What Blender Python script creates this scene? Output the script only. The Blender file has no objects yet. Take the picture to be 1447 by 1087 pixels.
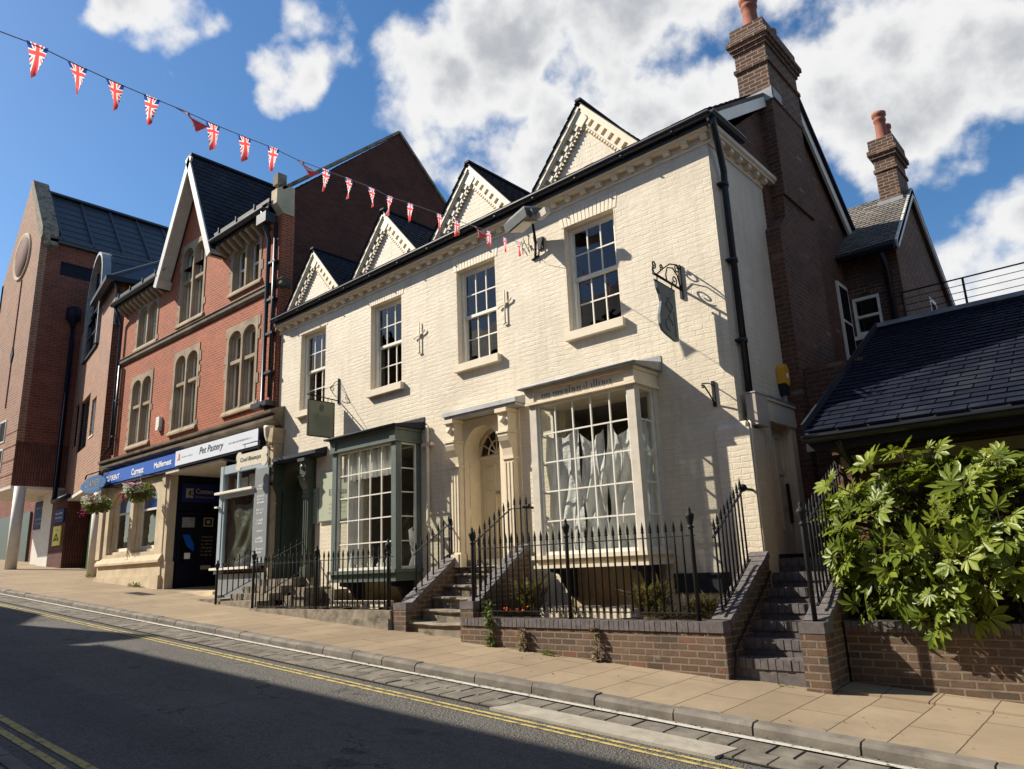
import bpy, bmesh, math, random
from mathutils import Vector, Matrix
random.seed(7)
S = bpy.context.scene
COL = S.collection
R = math.radians
WL = {}                      # world location of each object (for children)

class MB:
    """collects shapes; build() links them as ONE mesh object"""
    def __init__(s): s.v=[]; s.f=[]; s.mi=[]; s.sm=[]
    def add(s, vs, fs, mi=0, smooth=False):
        b=len(s.v); s.v += [tuple(p) for p in vs]
        for f in fs: s.f.append([b+i for i in f]); s.mi.append(mi); s.sm.append(smooth)
    def quad(s,a,b,c,d,mi=0): s.add([a,b,c,d],[(0,1,2,3)],mi)
    def box(s,x0,x1,y0,y1,z0,z1,mi=0):
        s.add([(x0,y0,z0),(x1,y0,z0),(x1,y1,z0),(x0,y1,z0),(x0,y0,z1),(x1,y0,z1),(x1,y1,z1),(x0,y1,z1)],
              [(0,3,2,1),(4,5,6,7),(0,1,5,4),(1,2,6,5),(2,3,7,6),(3,0,4,7)],mi)
    def obox(s,c,ax,ay,az,hx,hy,hz,mi=0):
        c=Vector(c); ax=Vector(ax)*hx; ay=Vector(ay)*hy; az=Vector(az)*hz
        vs=[c+ax*i+ay*j+az*k for k in(-1,1) for j in(-1,1) for i in(-1,1)]
        s.add(vs,[(0,2,3,1),(4,5,7,6),(0,1,5,4),(1,3,7,5),(3,2,6,7),(2,0,4,6)],mi)
    def prism(s,pts,axis,a,b,mi=0):
        n=len(pts)
        def P(p,t):
            return {'y':(p[0],t,p[1]),'x':(t,p[0],p[1]),'z':(p[0],p[1],t)}[axis]
        vs=[P(p,a) for p in pts]+[P(p,b) for p in pts]
        fs=[tuple(range(n)),tuple(range(2*n-1,n-1,-1))]+[(i,(i+1)%n,n+(i+1)%n,n+i) for i in range(n)]
        s.add(vs,fs,mi)
    def beam(s,p,q,w,h,up=(0,0,1),mi=0):
        p=Vector(p);q=Vector(q);d=(q-p);L=d.length;d.normalize()
        sd=d.cross(Vector(up)); 
        if sd.length<1e-4: sd=Vector((1,0,0))
        sd.normalize(); u=sd.cross(d)
        s.obox((p+q)/2,d,sd,u,L/2,w/2,h/2,mi)
    def tube(s,pts,r,n=8,mi=0,closed=False):
        pts=[Vector(p) for p in pts]; m=len(pts); rings=[]
        rr=r if isinstance(r,(list,tuple)) else [r]*m
        ref=None
        for i,p in enumerate(pts):
            if closed: t=pts[(i+1)%m]-pts[i-1]
            else: t=pts[min(i+1,m-1)]-pts[max(i-1,0)]
            t.normalize()
            if ref is None:
                ref=Vector((0,0,1)) if abs(t.z)<.9 else Vector((1,0,0))
            a=t.cross(ref)
            if a.length<1e-3: a=t.orthogonal()
            a.normalize(); b=t.cross(a); ref=-b if False else a.cross(t)*1.0
            rings.append([p+(a*math.cos(2*math.pi*k/n)+b*math.sin(2*math.pi*k/n))*rr[i] for k in range(n)])
        vs=[q for ring in rings for q in ring]; fs=[]
        for i in range(m if closed else m-1):
            j=(i+1)%m
            for k in range(n): fs.append((i*n+k,i*n+(k+1)%n,j*n+(k+1)%n,j*n+k))
        s.add(vs,fs,mi,True)
        if not closed: s.add(rings[0],[tuple(range(n))],mi); s.add(rings[-1],[tuple(range(n))],mi)
    def lathe(s,c,prof,n=16,mi=0,axis='z'):
        vs=[];fs=[];m=len(prof)
        for (r,h) in prof:
            for k in range(n):
                a=2*math.pi*k/n; x,y=r*math.cos(a),r*math.sin(a)
                vs.append((c[0]+x,c[1]+y,c[2]+h) if axis=='z' else (c[0]+x,c[1]+h,c[2]+y))
        for i in range(m-1):
            for k in range(n): fs.append((i*n+k,i*n+(k+1)%n,(i+1)*n+(k+1)%n,(i+1)*n+k))
        s.add(vs,fs,mi,True)
        if prof[0][0]>1e-4: s.add(vs[:n],[tuple(range(n))],mi)
        if prof[-1][0]>1e-4: s.add(vs[-n:],[tuple(range(n))],mi)
    def wall_y(s,x0,x1,z0,z1,y,holes,depth,mi=0,mr=None):
        """wall face in the plane Y=y (seen from -Y) with rectangular holes and reveals"""
        mr=mi if mr is None else mr
        xs=sorted({x0,x1,*[h[0] for h in holes],*[h[1] for h in holes]}); zs=sorted({z0,z1,*[h[2] for h in holes],*[h[3] for h in holes]})
        xs=[x for x in xs if x0<=x<=x1]; zs=[z for z in zs if z0<=z<=z1]
        for i in range(len(xs)-1):
            for j in range(len(zs)-1):
                cx=(xs[i]+xs[i+1])/2; cz=(zs[j]+zs[j+1])/2
                if any(h[0]<cx<h[1] and h[2]<cz<h[3] for h in holes): continue
                for (yy) in (y,y+depth):
                    s.quad((xs[i],yy,zs[j]),(xs[i+1],yy,zs[j]),(xs[i+1],yy,zs[j+1]),(xs[i],yy,zs[j+1]),mi)
        for (a,b,c,d) in holes+[(x0,x1,z0,z1)]:
            for (p,q) in (((a,c),(a,d)),((b,c),(b,d)),((a,c),(b,c)),((a,d),(b,d))):
                s.quad((p[0],y,p[1]),(q[0],y,q[1]),(q[0],y+depth,q[1]),(p[0],y+depth,p[1]),mr)
    def wall_x(s,y0,y1,z0,z1,x,holes,depth,mi=0):
        t=MB(); t.wall_y(y0,y1,z0,z1,0,holes,depth,mi)
        s.add([(x-p[1],p[0],p[2]) for p in t.v],t.f,mi)
    def arched(s,x0,x1,z0,z1,y,ops,depth,mi=0,n=12,back=True):
        """panel in plane Y=y with arched openings ops=[(xa,xb,zsill,zspring,rise)]; reveals go back by depth"""
        ops=sorted(ops); xs=[x0]
        def strip(a,b,c,d):
            s.quad((a,y,c),(b,y,c),(b,y,d),(a,y,d),mi)
            if back: s.quad((a,y+depth,c),(b,y+depth,c),(b,y+depth,d),(a,y+depth,d),mi)
        prev=x0
        for (a,b,zs,zp,rise) in ops:
            if a>prev: strip(prev,a,z0,z1)
            if zs>z0: strip(a,b,z0,zs)
            P=[]
            for i in range(n+1):
                t=math.pi*(1-i/n); P.append(((a+b)/2+(b-a)/2*math.cos(t), zp+rise*math.sin(t)))
            for i in range(n):
                (xa,za),(xb,zb)=P[i],P[i+1]
                for yy in ((y,y+depth) if back else (y,)):
                    s.quad((xa,yy,za),(xb,yy,zb),(xb,yy,z1),(xa,yy,z1),mi)
            ring=[(a,zs)]+P+[(b,zs)]
            for i in range(len(ring)-1):
                p,q=ring[i],ring[i+1]
                s.quad((p[0],y,p[1]),(q[0],y,q[1]),(q[0],y+depth,q[1]),(p[0],y+depth,p[1]),mi)
            s.quad((a,y,zs),(b,y,zs),(b,y+depth,zs),(a,y+depth,zs),mi)
            prev=b
        if prev<x1: strip(prev,x1,z0,z1)
        for (p,q) in (((x0,z0),(x0,z1)),((x1,z0),(x1,z1)),((x0,z0),(x1,z0)),((x0,z1),(x1,z1))):
            s.quad((p[0],y,p[1]),(q[0],y,q[1]),(q[0],y+depth,q[1]),(p[0],y+depth,p[1]),mi)
    def tiles(s,o,u,v,W,H,tw,th,t=.012,mi=0,rnd=None,jit=.15,clip=None,lap=1.25):
        """real overlapping slates on a slope: o lower corner, u along eave, v up slope"""
        rnd=rnd or random; u=Vector(u).normalized(); v=Vector(v).normalized(); n=u.cross(v)
        if n.z<0: n=-n
        o=Vector(o); rows=int(H/th)+1
        for r in range(rows):
            off=(r%2)*tw*.5
            k=-off
            while k<W:
                a=max(k+.007,0); b=min(k+tw-.007,W); k+=tw
                if b-a<.02: continue
                va=r*th+rnd.uniform(-.006,.006); vb=min(va+th*lap,H)
                if va>=H-.01: continue
                if clip and not clip((a+b)/2,(va+vb)/2): continue
                l0=t*(1.6+rnd.uniform(0,jit*3)); l1=t*.35
                p=[o+u*a+v*va+n*l0,o+u*b+v*va+n*(l0+rnd.uniform(-.2,.2)*t),o+u*b+v*vb+n*l1,o+u*a+v*vb+n*l1]
                q=[o+u*a+v*va,o+u*b+v*va]
                s.add(p+q,[(0,1,2,3),(4,5,1,0)],mi)
    def build(s,name,mats,parent=None,origin=None,recalc=True):
        if not isinstance(mats,(list,tuple)): mats=[mats]
        xs=[p[0] for p in s.v]; ys=[p[1] for p in s.v]; zs=[p[2] for p in s.v]
        o=Vector(origin) if origin else Vector(((min(xs)+max(xs))/2,(min(ys)+max(ys))/2,min(zs)))
        me=bpy.data.meshes.new(name); me.from_pydata([tuple(Vector(p)-o) for p in s.v],[],s.f)
        for m in mats: me.materials.append(m)
        me.polygons.foreach_set('material_index',s.mi); me.polygons.foreach_set('use_smooth',s.sm)
        if recalc:
            b=bmesh.new(); b.from_mesh(me); bmesh.ops.remove_doubles(b,verts=b.verts,dist=1e-5); bmesh.ops.recalc_face_normals(b,faces=b.faces); b.to_mesh(me); b.free()
        me.update()
        ob=bpy.data.objects.new(name,me); COL.objects.link(ob); WL[ob]=o
        if parent: ob.parent=parent; ob.location=o-WL[parent]
        else: ob.location=o
        return ob

def tag(o,label=None,cat=None,group=None,kind=None):
    if label: o['label']=label
    if cat: o['category']=cat
    if group: o['group']=group
    if kind: o['kind']=kind
    return o
def thing(name,label,cat,loc,group=None):
    o=bpy.data.objects.new(name,None); COL.objects.link(o); o.location=loc; WL[o]=Vector(loc); o.empty_display_size=.3
    return tag(o,label,cat,group)
def struct(mb,name,m): return tag(mb.build(name,m),kind='structure')
def copy_thing(src,dst_loc,label=None):
    """a copy of a thing with copies of its parts and sub-parts (shared meshes)"""
    r=src.copy(); COL.objects.link(r); r.location=dst_loc; WL[r]=Vector(dst_loc)
    if label: r['label']=label
    def rec(a,b):
        for ch in a.children:
            c=ch.copy(); COL.objects.link(c); c.parent=b; WL[c]=WL[ch]-WL[src]+WL[r]; rec(ch,c)
    rec(src,r); return r
def dup(o,parent,dloc):
    """a copy of one mesh part, moved by dloc"""
    c=o.copy(); COL.objects.link(c); c.parent=parent; WL[c]=WL[o]+Vector(dloc); c.location=WL[c]-WL[parent]; return c
def gz(x,y): return -.076-.06115*x+.02*y        # pavement height of the sloping street
def text_mb(mb,txt,o,u,v,width=None,height=None,mi=0,depth=.004,shear=0,bold=0):
    """lettering as flat raised mesh: o lower-left corner, u writing direction, v up"""
    cu=bpy.data.curves.new('lettering','FONT'); cu.body=txt; cu.size=1; cu.shear=shear; cu.offset=bold; cu.resolution_u=3
    ob=bpy.data.objects.new('lettering',cu); COL.objects.link(ob); bpy.context.view_layer.update()
    me=bpy.data.meshes.new_from_object(ob.evaluated_get(bpy.context.evaluated_depsgraph_get()))
    xs=[q.co.x for q in me.vertices]; ys=[q.co.y for q in me.vertices]
    if not xs: return
    sx=width/(max(xs)-min(xs)) if width else None; sy=height/(max(ys)-min(ys)) if height else None
    sx=sx or sy; sy=sy or sx
    o=Vector(o);u=Vector(u).normalized();v=Vector(v).normalized();n=u.cross(v)
    vs=[o+u*(q.co.x-min(xs))*sx+v*(q.co.y-min(ys))*sy+n*depth for q in me.vertices]
    mb.add(vs,[tuple(p.vertices) for p in me.polygons],mi)
    bpy.data.objects.remove(ob); bpy.data.curves.remove(cu); bpy.data.meshes.remove(me)
def squiggle(mb,o,u,v,w,h,rnd,mi=0,depth=.004,bw=None):
    """a line of small print too blurred to read"""
    o=Vector(o);u=Vector(u).normalized();v=Vector(v).normalized();n=u.cross(v); x=0
    bw=bw or h*.28
    while x<w-bw:
        k=rnd.random()
        if k<.16: x+=bw*1.3; continue
        hh=h*rnd.choice([.6,.62,.66,1,.95]); 
        a=o+u*x+n*depth
        if rnd.random()<.5: mb.quad(a,a+u*bw*.5,a+u*bw*.5+v*hh,a+v*hh,mi)
        else:
            mb.quad(a,a+u*bw,a+u*bw+v*h*.16,a+v*h*.16,mi); mb.quad(a+v*h*.45,a+u*bw+v*h*.45,a+u*bw+v*h*.62,a+v*h*.62,mi); mb.quad(a+u*bw*.6+v*h*.16,a+u*bw+v*h*.16,a+u*bw+v*h*.45,a+u*bw*.6+v*h*.45,mi)
        x+=bw*1.35
# ---------------------------------------------------------------- materials
def nt(name):
    m=bpy.data.materials.new(name); m.use_nodes=True; t=m.node_tree; t.nodes.clear()
    o=t.nodes.new('ShaderNodeOutputMaterial'); return m,t,o
def N(t,typ,**kw):
    n=t.nodes.new('ShaderNode'+typ)
    for k,v in kw.items():
        if k.startswith('i_'): n.inputs[k[2:].replace('_',' ')].default_value=v
        else: setattr(n,k,v)
    return n
def L(t,a,b): t.links.new(a,b)
def math_(t,op,a,b=None,c=None,clamp=False):
    n=N(t,'Math',operation=op); n.use_clamp=clamp
    for i,x in enumerate((a,b,c)):
        if x is None: continue
        if isinstance(x,(int,float)): n.inputs[i].default_value=x
        else: L(t,x,n.inputs[i])
    return n.outputs[0]
def mixc(t,f,a,b,blend='MIX'):
    n=N(t,'Mix',data_type='RGBA',blend_type=blend)
    for i,x in ((0,f),(6,a),(7,b)):
        if isinstance(x,(int,float)): n.inputs[i].default_value=x
        elif isinstance(x,tuple): n.inputs[i].default_value=(*x[:3],1)
        else: L(t,x,n.inputs[i])
    return n.outputs[2]
def ramp(t,fac,stops):
    n=N(t,'ValToRGB'); e=n.color_ramp.elements
    while len(e)<len(stops): e.new(.5)
    for i,(p,c) in enumerate(stops):
        e[i].position=p; e[i].color=(c,c,c,1) if isinstance(c,(int,float)) else (*c,1)
    L(t,fac,n.inputs[0]); return n.outputs[0]
# group: (u,v) surface coordinates in metres taken from the world position and the face direction
G_UV=bpy.data.node_groups.new('surface_metres','ShaderNodeTree')
G_UV.interface.new_socket('Vector',in_out='OUTPUT',socket_type='NodeSocketVector')
def _uvgroup():
    t=G_UV; o=t.nodes.new('NodeGroupOutput'); g=N(t,'NewGeometry'); sp=N(t,'SeparateXYZ'); sn=N(t,'SeparateXYZ')
    L(t,g.outputs['Position'],sp.inputs[0]); L(t,g.outputs['True Normal'],sn.inputs[0])
    ax=math_(t,'ABSOLUTE',sn.outputs[0]); ay=math_(t,'ABSOLUTE',sn.outputs[1]); az=math_(t,'ABSOLUTE',sn.outputs[2])
    isx=math_(t,'GREATER_THAN',ax,ay); flat=math_(t,'GREATER_THAN',az,.93)
    def sel(f,a,b): # f? b : a
        return math_(t,'ADD',math_(t,'MULTIPLY',a,math_(t,'SUBTRACT',1,f)),math_(t,'MULTIPLY',b,f))
    u=sel(isx,sp.outputs[0],sp.outputs[1]); sl=math_(t,'SQRT',math_(t,'MAXIMUM',math_(t,'SUBTRACT',1,math_(t,'MULTIPLY',sn.outputs[2],sn.outputs[2])),.05))
    v=math_(t,'DIVIDE',sp.outputs[2],sl)
    u=sel(flat,u,sp.outputs[0]); v=sel(flat,v,sp.outputs[1])
    c=N(t,'CombineXYZ'); L(t,u,c.inputs[0]); L(t,v,c.inputs[1]); L(t,c.outputs[0],o.inputs[0])
_uvgroup()
def uv(t):
    n=t.nodes.new('ShaderNodeGroup'); n.node_tree=G_UV; return n.outputs[0]
def pos(t): return N(t,'NewGeometry').outputs['Position']
def noise(t,vec,scale,detail=4,rough=.55,dist=0):
    n=N(t,'TexNoise'); n.inputs['Scale'].default_value=scale; n.inputs['Detail'].default_value=detail; n.inputs['Roughness'].default_value=rough; n.inputs['Distortion'].default_value=dist
    if vec is not None: L(t,vec,n.inputs['Vector'])
    return n
def princ(t,o,col=None,rough=.8,spec=.3,metal=0,bump=None,bs=.3,bd=.01,rsock=None):
    p=N(t,'BsdfPrincipled'); p.inputs['Roughness'].default_value=rough; p.inputs['Metallic'].default_value=metal
    p.inputs['Specular IOR Level'].default_value=spec
    if isinstance(col,tuple): p.inputs['Base Color'].default_value=(*col,1)
    elif col is not None: L(t,col,p.inputs['Base Color'])
    if rsock is not None: L(t,rsock,p.inputs['Roughness'])
    if bump is not None:
        b=N(t,'Bump'); b.inputs['Strength'].default_value=bs; b.inputs['Distance'].default_value=bd; L(t,bump,b.inputs['Height']); L(t,b.outputs[0],p.inputs['Normal'])
    L(t,p.outputs[0],o.inputs[0]); return p
def plain(name,col,rough=.6,spec=.3,metal=0,var=.12,scale=6,bs=.08,fine=60,dirt=None):
    m,t,o=nt(name); P=pos(t); n=noise(t,P,scale,5); n2=noise(t,P,fine,3)
    c=mixc(t,ramp(t,n.outputs['Fac'],[(.3,0),(.7,1)]),tuple(x*(1-var) for x in col),tuple(min(x*(1+var),.95) for x in col))
    if dirt:
        d=noise(t,P,dirt[1],6,.65); c=mixc(t,ramp(t,d.outputs['Fac'],[(dirt[2],0),(dirt[2]+.14,dirt[3])]),c,dirt[0])
    princ(t,o,c,rough,spec,metal,n2.outputs['Fac'],bs,.004); return m
def brick(name,c1,c2,mortar,bw=.225,bh=.075,ms=.010,bump=.5,bd=.008,var=.25,odd=None,grime=None,rough=.85,bias=0,wob=.004,offset=.5,vert=False,patch=0.0):
    m,t,o=nt(name); U=uv(t)
    if vert:
        sx=N(t,'SeparateXYZ'); L(t,U,sx.inputs[0]); cx=N(t,'CombineXYZ'); L(t,sx.outputs[1],cx.inputs[0]); L(t,sx.outputs[0],cx.inputs[1]); U=cx.outputs[0]
    nw=noise(t,U,9,2); va=N(t,'VectorMath',operation='SCALE'); va.inputs['Scale'].default_value=wob
    vs=N(t,'VectorMath',operation='SUBTRACT'); vs.inputs[1].default_value=(.5,.5,.5); L(t,nw.outputs['Color'],vs.inputs[0]); L(t,vs.outputs[0],va.inputs[0])
    ad=N(t,'VectorMath',operation='ADD'); L(t,U,ad.inputs[0]); L(t,va.outputs[0],ad.inputs[1])
    b=N(t,'TexBrick'); b.offset=offset; b.inputs['Scale'].default_value=1; b.inputs['Brick Width'].default_value=bw; b.inputs['Row Height'].default_value=bh; b.inputs['Mortar Size'].default_value=ms; b.inputs['Mortar Smooth'].default_value=.25; b.inputs['Bias'].default_value=bias
    b.inputs['Color1'].default_value=(0,0,0,1); b.inputs['Color2'].default_value=(1,1,1,1); b.inputs['Mortar'].default_value=(.5,.5,.5,1); L(t,ad.outputs[0],b.inputs['Vector'])
    n1=noise(t,U,1.3,5,.6); n2=noise(t,U,38,4,.6)
    c=mixc(t,b.outputs['Color'],c1,c2)
    if odd:
        # a share of odd coloured bricks
        c=mixc(t,ramp(t,b.outputs['Color'],[(odd[1],0),(odd[1]+.02,1)]),c,odd[0])
        c=mixc(t,ramp(t,b.outputs['Color'],[(.12,1),(.14,0)]),c,odd[2] if len(odd)>2 else c1)
    c=mixc(t,var,c,mixc(t,n2.outputs['Fac'],tuple(x*.35 for x in c1),tuple(min(1,x*1.9) for x in c2)))
    c=mixc(t,ramp(t,n1.outputs['Fac'],[(.35,.0),(.75,.55)]),c,tuple(x*.45 for x in c1))
    if patch:
        n4=noise(t,U,3.1,6,.7); c=mixc(t,ramp(t,n4.outputs['Fac'],[(.62,0),(.72,patch)]),c,(.45,.40,.33))
    c=mixc(t,b.outputs['Fac'],c,mixc(t,n2.outputs['Fac'],tuple(x*.6 for x in mortar),mortar))
    if grime: 
        n3=noise(t,U,grime[1],6,.7); c=mixc(t,ramp(t,n3.outputs['Fac'],[(.5,0),(.68,grime[2])]),c,grime[0])
    h=math_(t,'ADD',math_(t,'MULTIPLY',math_(t,'SUBTRACT',1,b.outputs['Fac']),1.0),math_(t,'MULTIPLY',n2.outputs['Fac'],.35))
    princ(t,o,c,rough,.25,0,h,bump,bd); return m
def painted_brick(name,col,bump=.55,bd=.010):
    m,t,o=nt(name); U=uv(t)
    nw=noise(t,U,7,3); vs=N(t,'VectorMath',operation='SUBTRACT'); vs.inputs[1].default_value=(.5,.5,.5); L(t,nw.outputs['Color'],vs.inputs[0])
    va=N(t,'VectorMath',operation='SCALE'); va.inputs['Scale'].default_value=.045; L(t,vs.outputs[0],va.inputs[0])
    ad=N(t,'VectorMath',operation='ADD'); L(t,U,ad.inputs[0]); L(t,va.outputs[0],ad.inputs[1])
    b=N(t,'TexBrick'); b.inputs['Scale'].default_value=1; b.inputs['Brick Width'].default_value=.235; b.inputs['Row Height'].default_value=.078; b.inputs['Mortar Size'].default_value=.013; b.inputs['Mortar Smooth'].default_value=.9
    b.inputs['Color1'].default_value=(0,0,0,1); b.inputs['Color2'].default_value=(1,1,1,1); L(t,ad.outputs[0],b.inputs['Vector'])
    sq=N(t,'Mapping'); sq.inputs['Scale'].default_value=(5,17,5); L(t,ad.outputs[0],sq.inputs[0])
    n1=noise(t,sq.outputs[0],1.0,5,.6,.6); n2=noise(t,U,45,4,.6); n3=noise(t,U,.9,5,.65); n5=noise(t,U,1.6,5,.65)
    c=mixc(t,ramp(t,n3.outputs['Fac'],[(.3,0),(.75,1)]),tuple(x*1.03 for x in col),tuple(x*.80 for x in col))
    c=mixc(t,math_(t,'MULTIPLY',b.outputs['Fac'],.16),c,tuple(x*.5 for x in col))
    rn=N(t,'Mapping'); rn.inputs['Scale'].default_value=(3.2,.28,1); L(t,U,rn.inputs[0]); nr=noise(t,rn.outputs[0],1.6,5,.7); c=mixc(t,ramp(t,nr.outputs['Fac'],[(.50,0),(.72,.5)]),c,(.50,.42,.31))
    np_=noise(t,U,2.3,6,.7); c=mixc(t,ramp(t,np_.outputs['Fac'],[(.56,0),(.60,.30)]),c,(.84,.77,.64))
    # flaked dark spots in joints
    fl=noise(t,sq.outputs[0],1.9,4,.6); c=mixc(t,math_(t,'MULTIPLY',ramp(t,fl.outputs['Fac'],[(.69,0),(.73,.55)]),ramp(t,n3.outputs['Fac'],[(.35,.15),(.6,1)])),c,(.20,.15,.10))
    # joints show more in some places than in others
    jm=ramp(t,n5.outputs['Fac'],[(.36,.12),(.64,.95)])
    h=math_(t,'ADD',math_(t,'MULTIPLY',math_(t,'MULTIPLY',math_(t,'SUBTRACT',1,b.outputs['Fac']),jm),.42),math_(t,'ADD',math_(t,'MULTIPLY',n1.outputs['Fac'],1.15),math_(t,'MULTIPLY',n2.outputs['Fac'],.16)))
    h=math_(t,'ADD',h,math_(t,'MULTIPLY',b.outputs['Color'],.12))
    princ(t,o,c,.6,.3,0,h,bump,bd); return m
def slate_mat(name,c1,c2,rough=.5,spec=.45,moss=None):
    m,t,o=nt(name); U=uv(t); b=N(t,'TexBrick'); b.inputs['Scale'].default_value=1; b.inputs['Brick Width'].default_value=.26; b.inputs['Row Height'].default_value=.13; b.inputs['Mortar Size'].default_value=.0; b.inputs['Color1'].default_value=(*c1,1); b.inputs['Color2'].default_value=(*c2,1); L(t,U,b.inputs['Vector'])
    n=noise(t,U,14,5,.6); n2=noise(t,U,1.1,5)
    c=mixc(t,math_(t,'MULTIPLY',n.outputs['Fac'],.7),b.outputs['Color'],tuple(x*.4 for x in c1)); c=mixc(t,ramp(t,n2.outputs['Fac'],[(.4,0),(.7,.5)]),c,tuple(x*1.7 for x in c2))
    if moss: c=mixc(t,ramp(t,n2.outputs['Fac'],[(.55,0),(.65,.6)]),c,moss)
    princ(t,o,c,rough,spec,0,n.outputs['Fac'],.25,.006); return m
def glass_mat(name,tint=(.82,.86,.85),base=.05,rough=.015,wave=.10):
    m,t,o=nt(name); tr=N(t,'BsdfTransparent'); tr.inputs[0].default_value=(*tint,1); g=N(t,'BsdfGlossy'); g.inputs['Roughness'].default_value=rough
    fr=N(t,'LayerWeight'); fr.inputs[0].default_value=.5; n=noise(t,pos(t),2.2,2); b=N(t,'Bump'); b.inputs['Strength'].default_value=wave; b.inputs['Distance'].default_value=.05; L(t,n.outputs['Fac'],b.inputs['Height']); L(t,b.outputs[0],g.inputs['Normal'])
    f=math_(t,'ADD',math_(t,'MULTIPLY',math_(t,'POWER',fr.outputs['Facing'],4.0),.9),base,clamp=True); mx=N(t,'MixShader'); L(t,f,mx.inputs[0]); L(t,tr.outputs[0],mx.inputs[1]); L(t,g.outputs[0],mx.inputs[2]); L(t,mx.outputs[0],o.inputs[0]); return m
M={}
CREAM=(.78,.68,.515)
M['cream_brick']=painted_brick('cream painted brick',CREAM)
M['cream']=plain('cream gloss paint',(.76,.655,.48),.5,.35,var=.06,bs=.12,dirt=((.38,.31,.22),5,.62,.35))
M['cream_door']=plain('cream door paint',(.74,.63,.41),.4,.4,var=.05,bs=.05)
M['white_trim']=plain('white sash paint',(.80,.76,.66),.45,.4,var=.05,bs=.05)
M['buff_post']=plain('grey buff post paint',(.62,.56,.46),.55,.3,var=.1,dirt=((.3,.26,.2),7,.58,.3))
M['plinth']=plain('black bitumen plinth',(.03,.032,.04),.7,var=.3)
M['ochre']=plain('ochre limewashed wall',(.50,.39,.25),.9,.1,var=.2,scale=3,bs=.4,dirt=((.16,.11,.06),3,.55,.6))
M['red_brick']=brick('red facing brick',(.33,.058,.022),(.50,.115,.045),(.47,.27,.17),ms=.012,var=.3,grime=((.20,.10,.07),1.7,.35))
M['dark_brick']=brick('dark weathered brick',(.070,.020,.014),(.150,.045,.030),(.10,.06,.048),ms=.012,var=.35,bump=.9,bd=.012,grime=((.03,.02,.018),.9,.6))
M['old_brick']=brick('old brown brick',(.070,.034,.022),(.160,.070,.043),(.32,.26,.20),ms=.012,var=.35,odd=((.30,.15,.09),.93),bump=.9,bd=.012,wob=.01,grime=((.07,.05,.04),1.2,.5))
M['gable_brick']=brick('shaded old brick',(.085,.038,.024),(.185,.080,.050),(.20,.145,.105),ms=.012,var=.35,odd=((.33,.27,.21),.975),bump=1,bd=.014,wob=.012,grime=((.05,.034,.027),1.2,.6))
M['modern_brick']=brick('buff red modern brick',(.25,.115,.07),(.36,.175,.105),(.47,.34,.25),bw=.34,bh=.12,ms=.016,var=.25)
M['modern_shade']=brick('shade toned modern brick',(.15,.045,.030),(.24,.08,.052),(.30,.15,.11),bw=.34,bh=.12,ms=.012,var=.25)  # darker copy of the modern brick: shade of the unlit sides put into the colour
M['modern_soldier']=brick('maroon soldier brick',(.13,.052,.040),(.20,.082,.060),(.07,.035,.03),bw=.6,bh=.1,ms=.016,var=.25,vert=True)
M['wall_brick']=brick('mixed garden wall brick',(.080,.050,.033),(.185,.118,.076),(.27,.21,.155),ms=.011,var=.4,odd=((.21,.085,.052),.86,(.055,.045,.042)),bump=.9,bd=.012,wob=.008,grime=((.06,.05,.04),2.2,.6),patch=.5)
M['house_brick']=brick('opposite house brick',(.25,.10,.065),(.33,.15,.10),(.3,.23,.18),var=.2)
M['blue_brick']=plain('blue engineering brick',(.125,.11,.107),.55,.35,var=.3,scale=14,bs=.35,fine=40,dirt=((.30,.25,.21),6,.62,.5))
M['slate']=slate_mat('blue grey slate',(.006,.008,.017),(.017,.021,.036),.8,.10,moss=(.030,.032,.034))
M['slate_dark']=slate_mat('dark slate',(.014,.017,.027),(.030,.034,.047),.7,.22)
M['tile_brown']=slate_mat('brown weathered tile',(.085,.068,.055),(.16,.13,.105),.85,.2)
M['tile_grey']=slate_mat('grey tan tile',(.15,.135,.115),(.25,.225,.195),.85,.2)
M['metal_roof']=plain('grey metal roof',(.060,.072,.095),.5,.4,.2,var=.12,bs=.05)
M['lead']=plain('lead sheet',(.27,.28,.29),.55,.4,.3,var=.25,scale=5,bs=.2,fine=20)
M['stone']=plain('buff sandstone',(.36,.285,.20),.9,.15,var=.22,scale=2.2,bs=.35,fine=30,dirt=((.15,.115,.08),1.6,.55,.55))
M['pale_stone']=plain('pale sandstone',(.56,.46,.32),.9,.15,var=.18,scale=2.2,bs=.35,fine=30,dirt=((.3,.23,.16),2.4,.6,.4))
M['step_stone']=plain('worn step stone',(.25,.215,.165),.9,.15,var=.35,scale=5,bs=.6,fine=25,dirt=((.075,.062,.048),4,.5,.75))
M['glass']=glass_mat('window glass',base=.07)
M['glass_old']=glass_mat('bay glass',(.86,.88,.86),.03,.02,.05)
M['iron']=plain('black painted iron',(.012,.0125,.013),.6,.25,var=.3,bs=.15,fine=120)
M['black']=plain('black plastic',(.014,.016,.022),.4,.45,var=.2,bs=.03)
M['green']=plain('sage green paint',(.115,.145,.115),.45,.4,var=.1,bs=.08)
M['green_dark']=plain('dark green door paint',(.075,.09,.065),.4,.45,var=.1,bs=.06)
M['teal']=plain('teal grey post paint',(.125,.155,.14),.45,.4,var=.1,bs=.06)
M['sign_green']=plain('olive sign board',(.20,.215,.15),.5,.35,var=.06,bs=.03)
M['plaque_green']=plain('pale sage plaque',(.44,.46,.34),.5,.35,var=.05,bs=.03)
M['plaque_teal']=plain('soft green plaque',(.27,.34,.28),.5,.35,var=.05,bs=.03)
M['pale_blue']=plain('pale blue shop paint',(.36,.43,.46),.4,.4,var=.06,bs=.05)
M['grey_panel']=plain('grey sign panel',(.23,.245,.25),.5,.3,var=.05,bs=.03)
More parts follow.
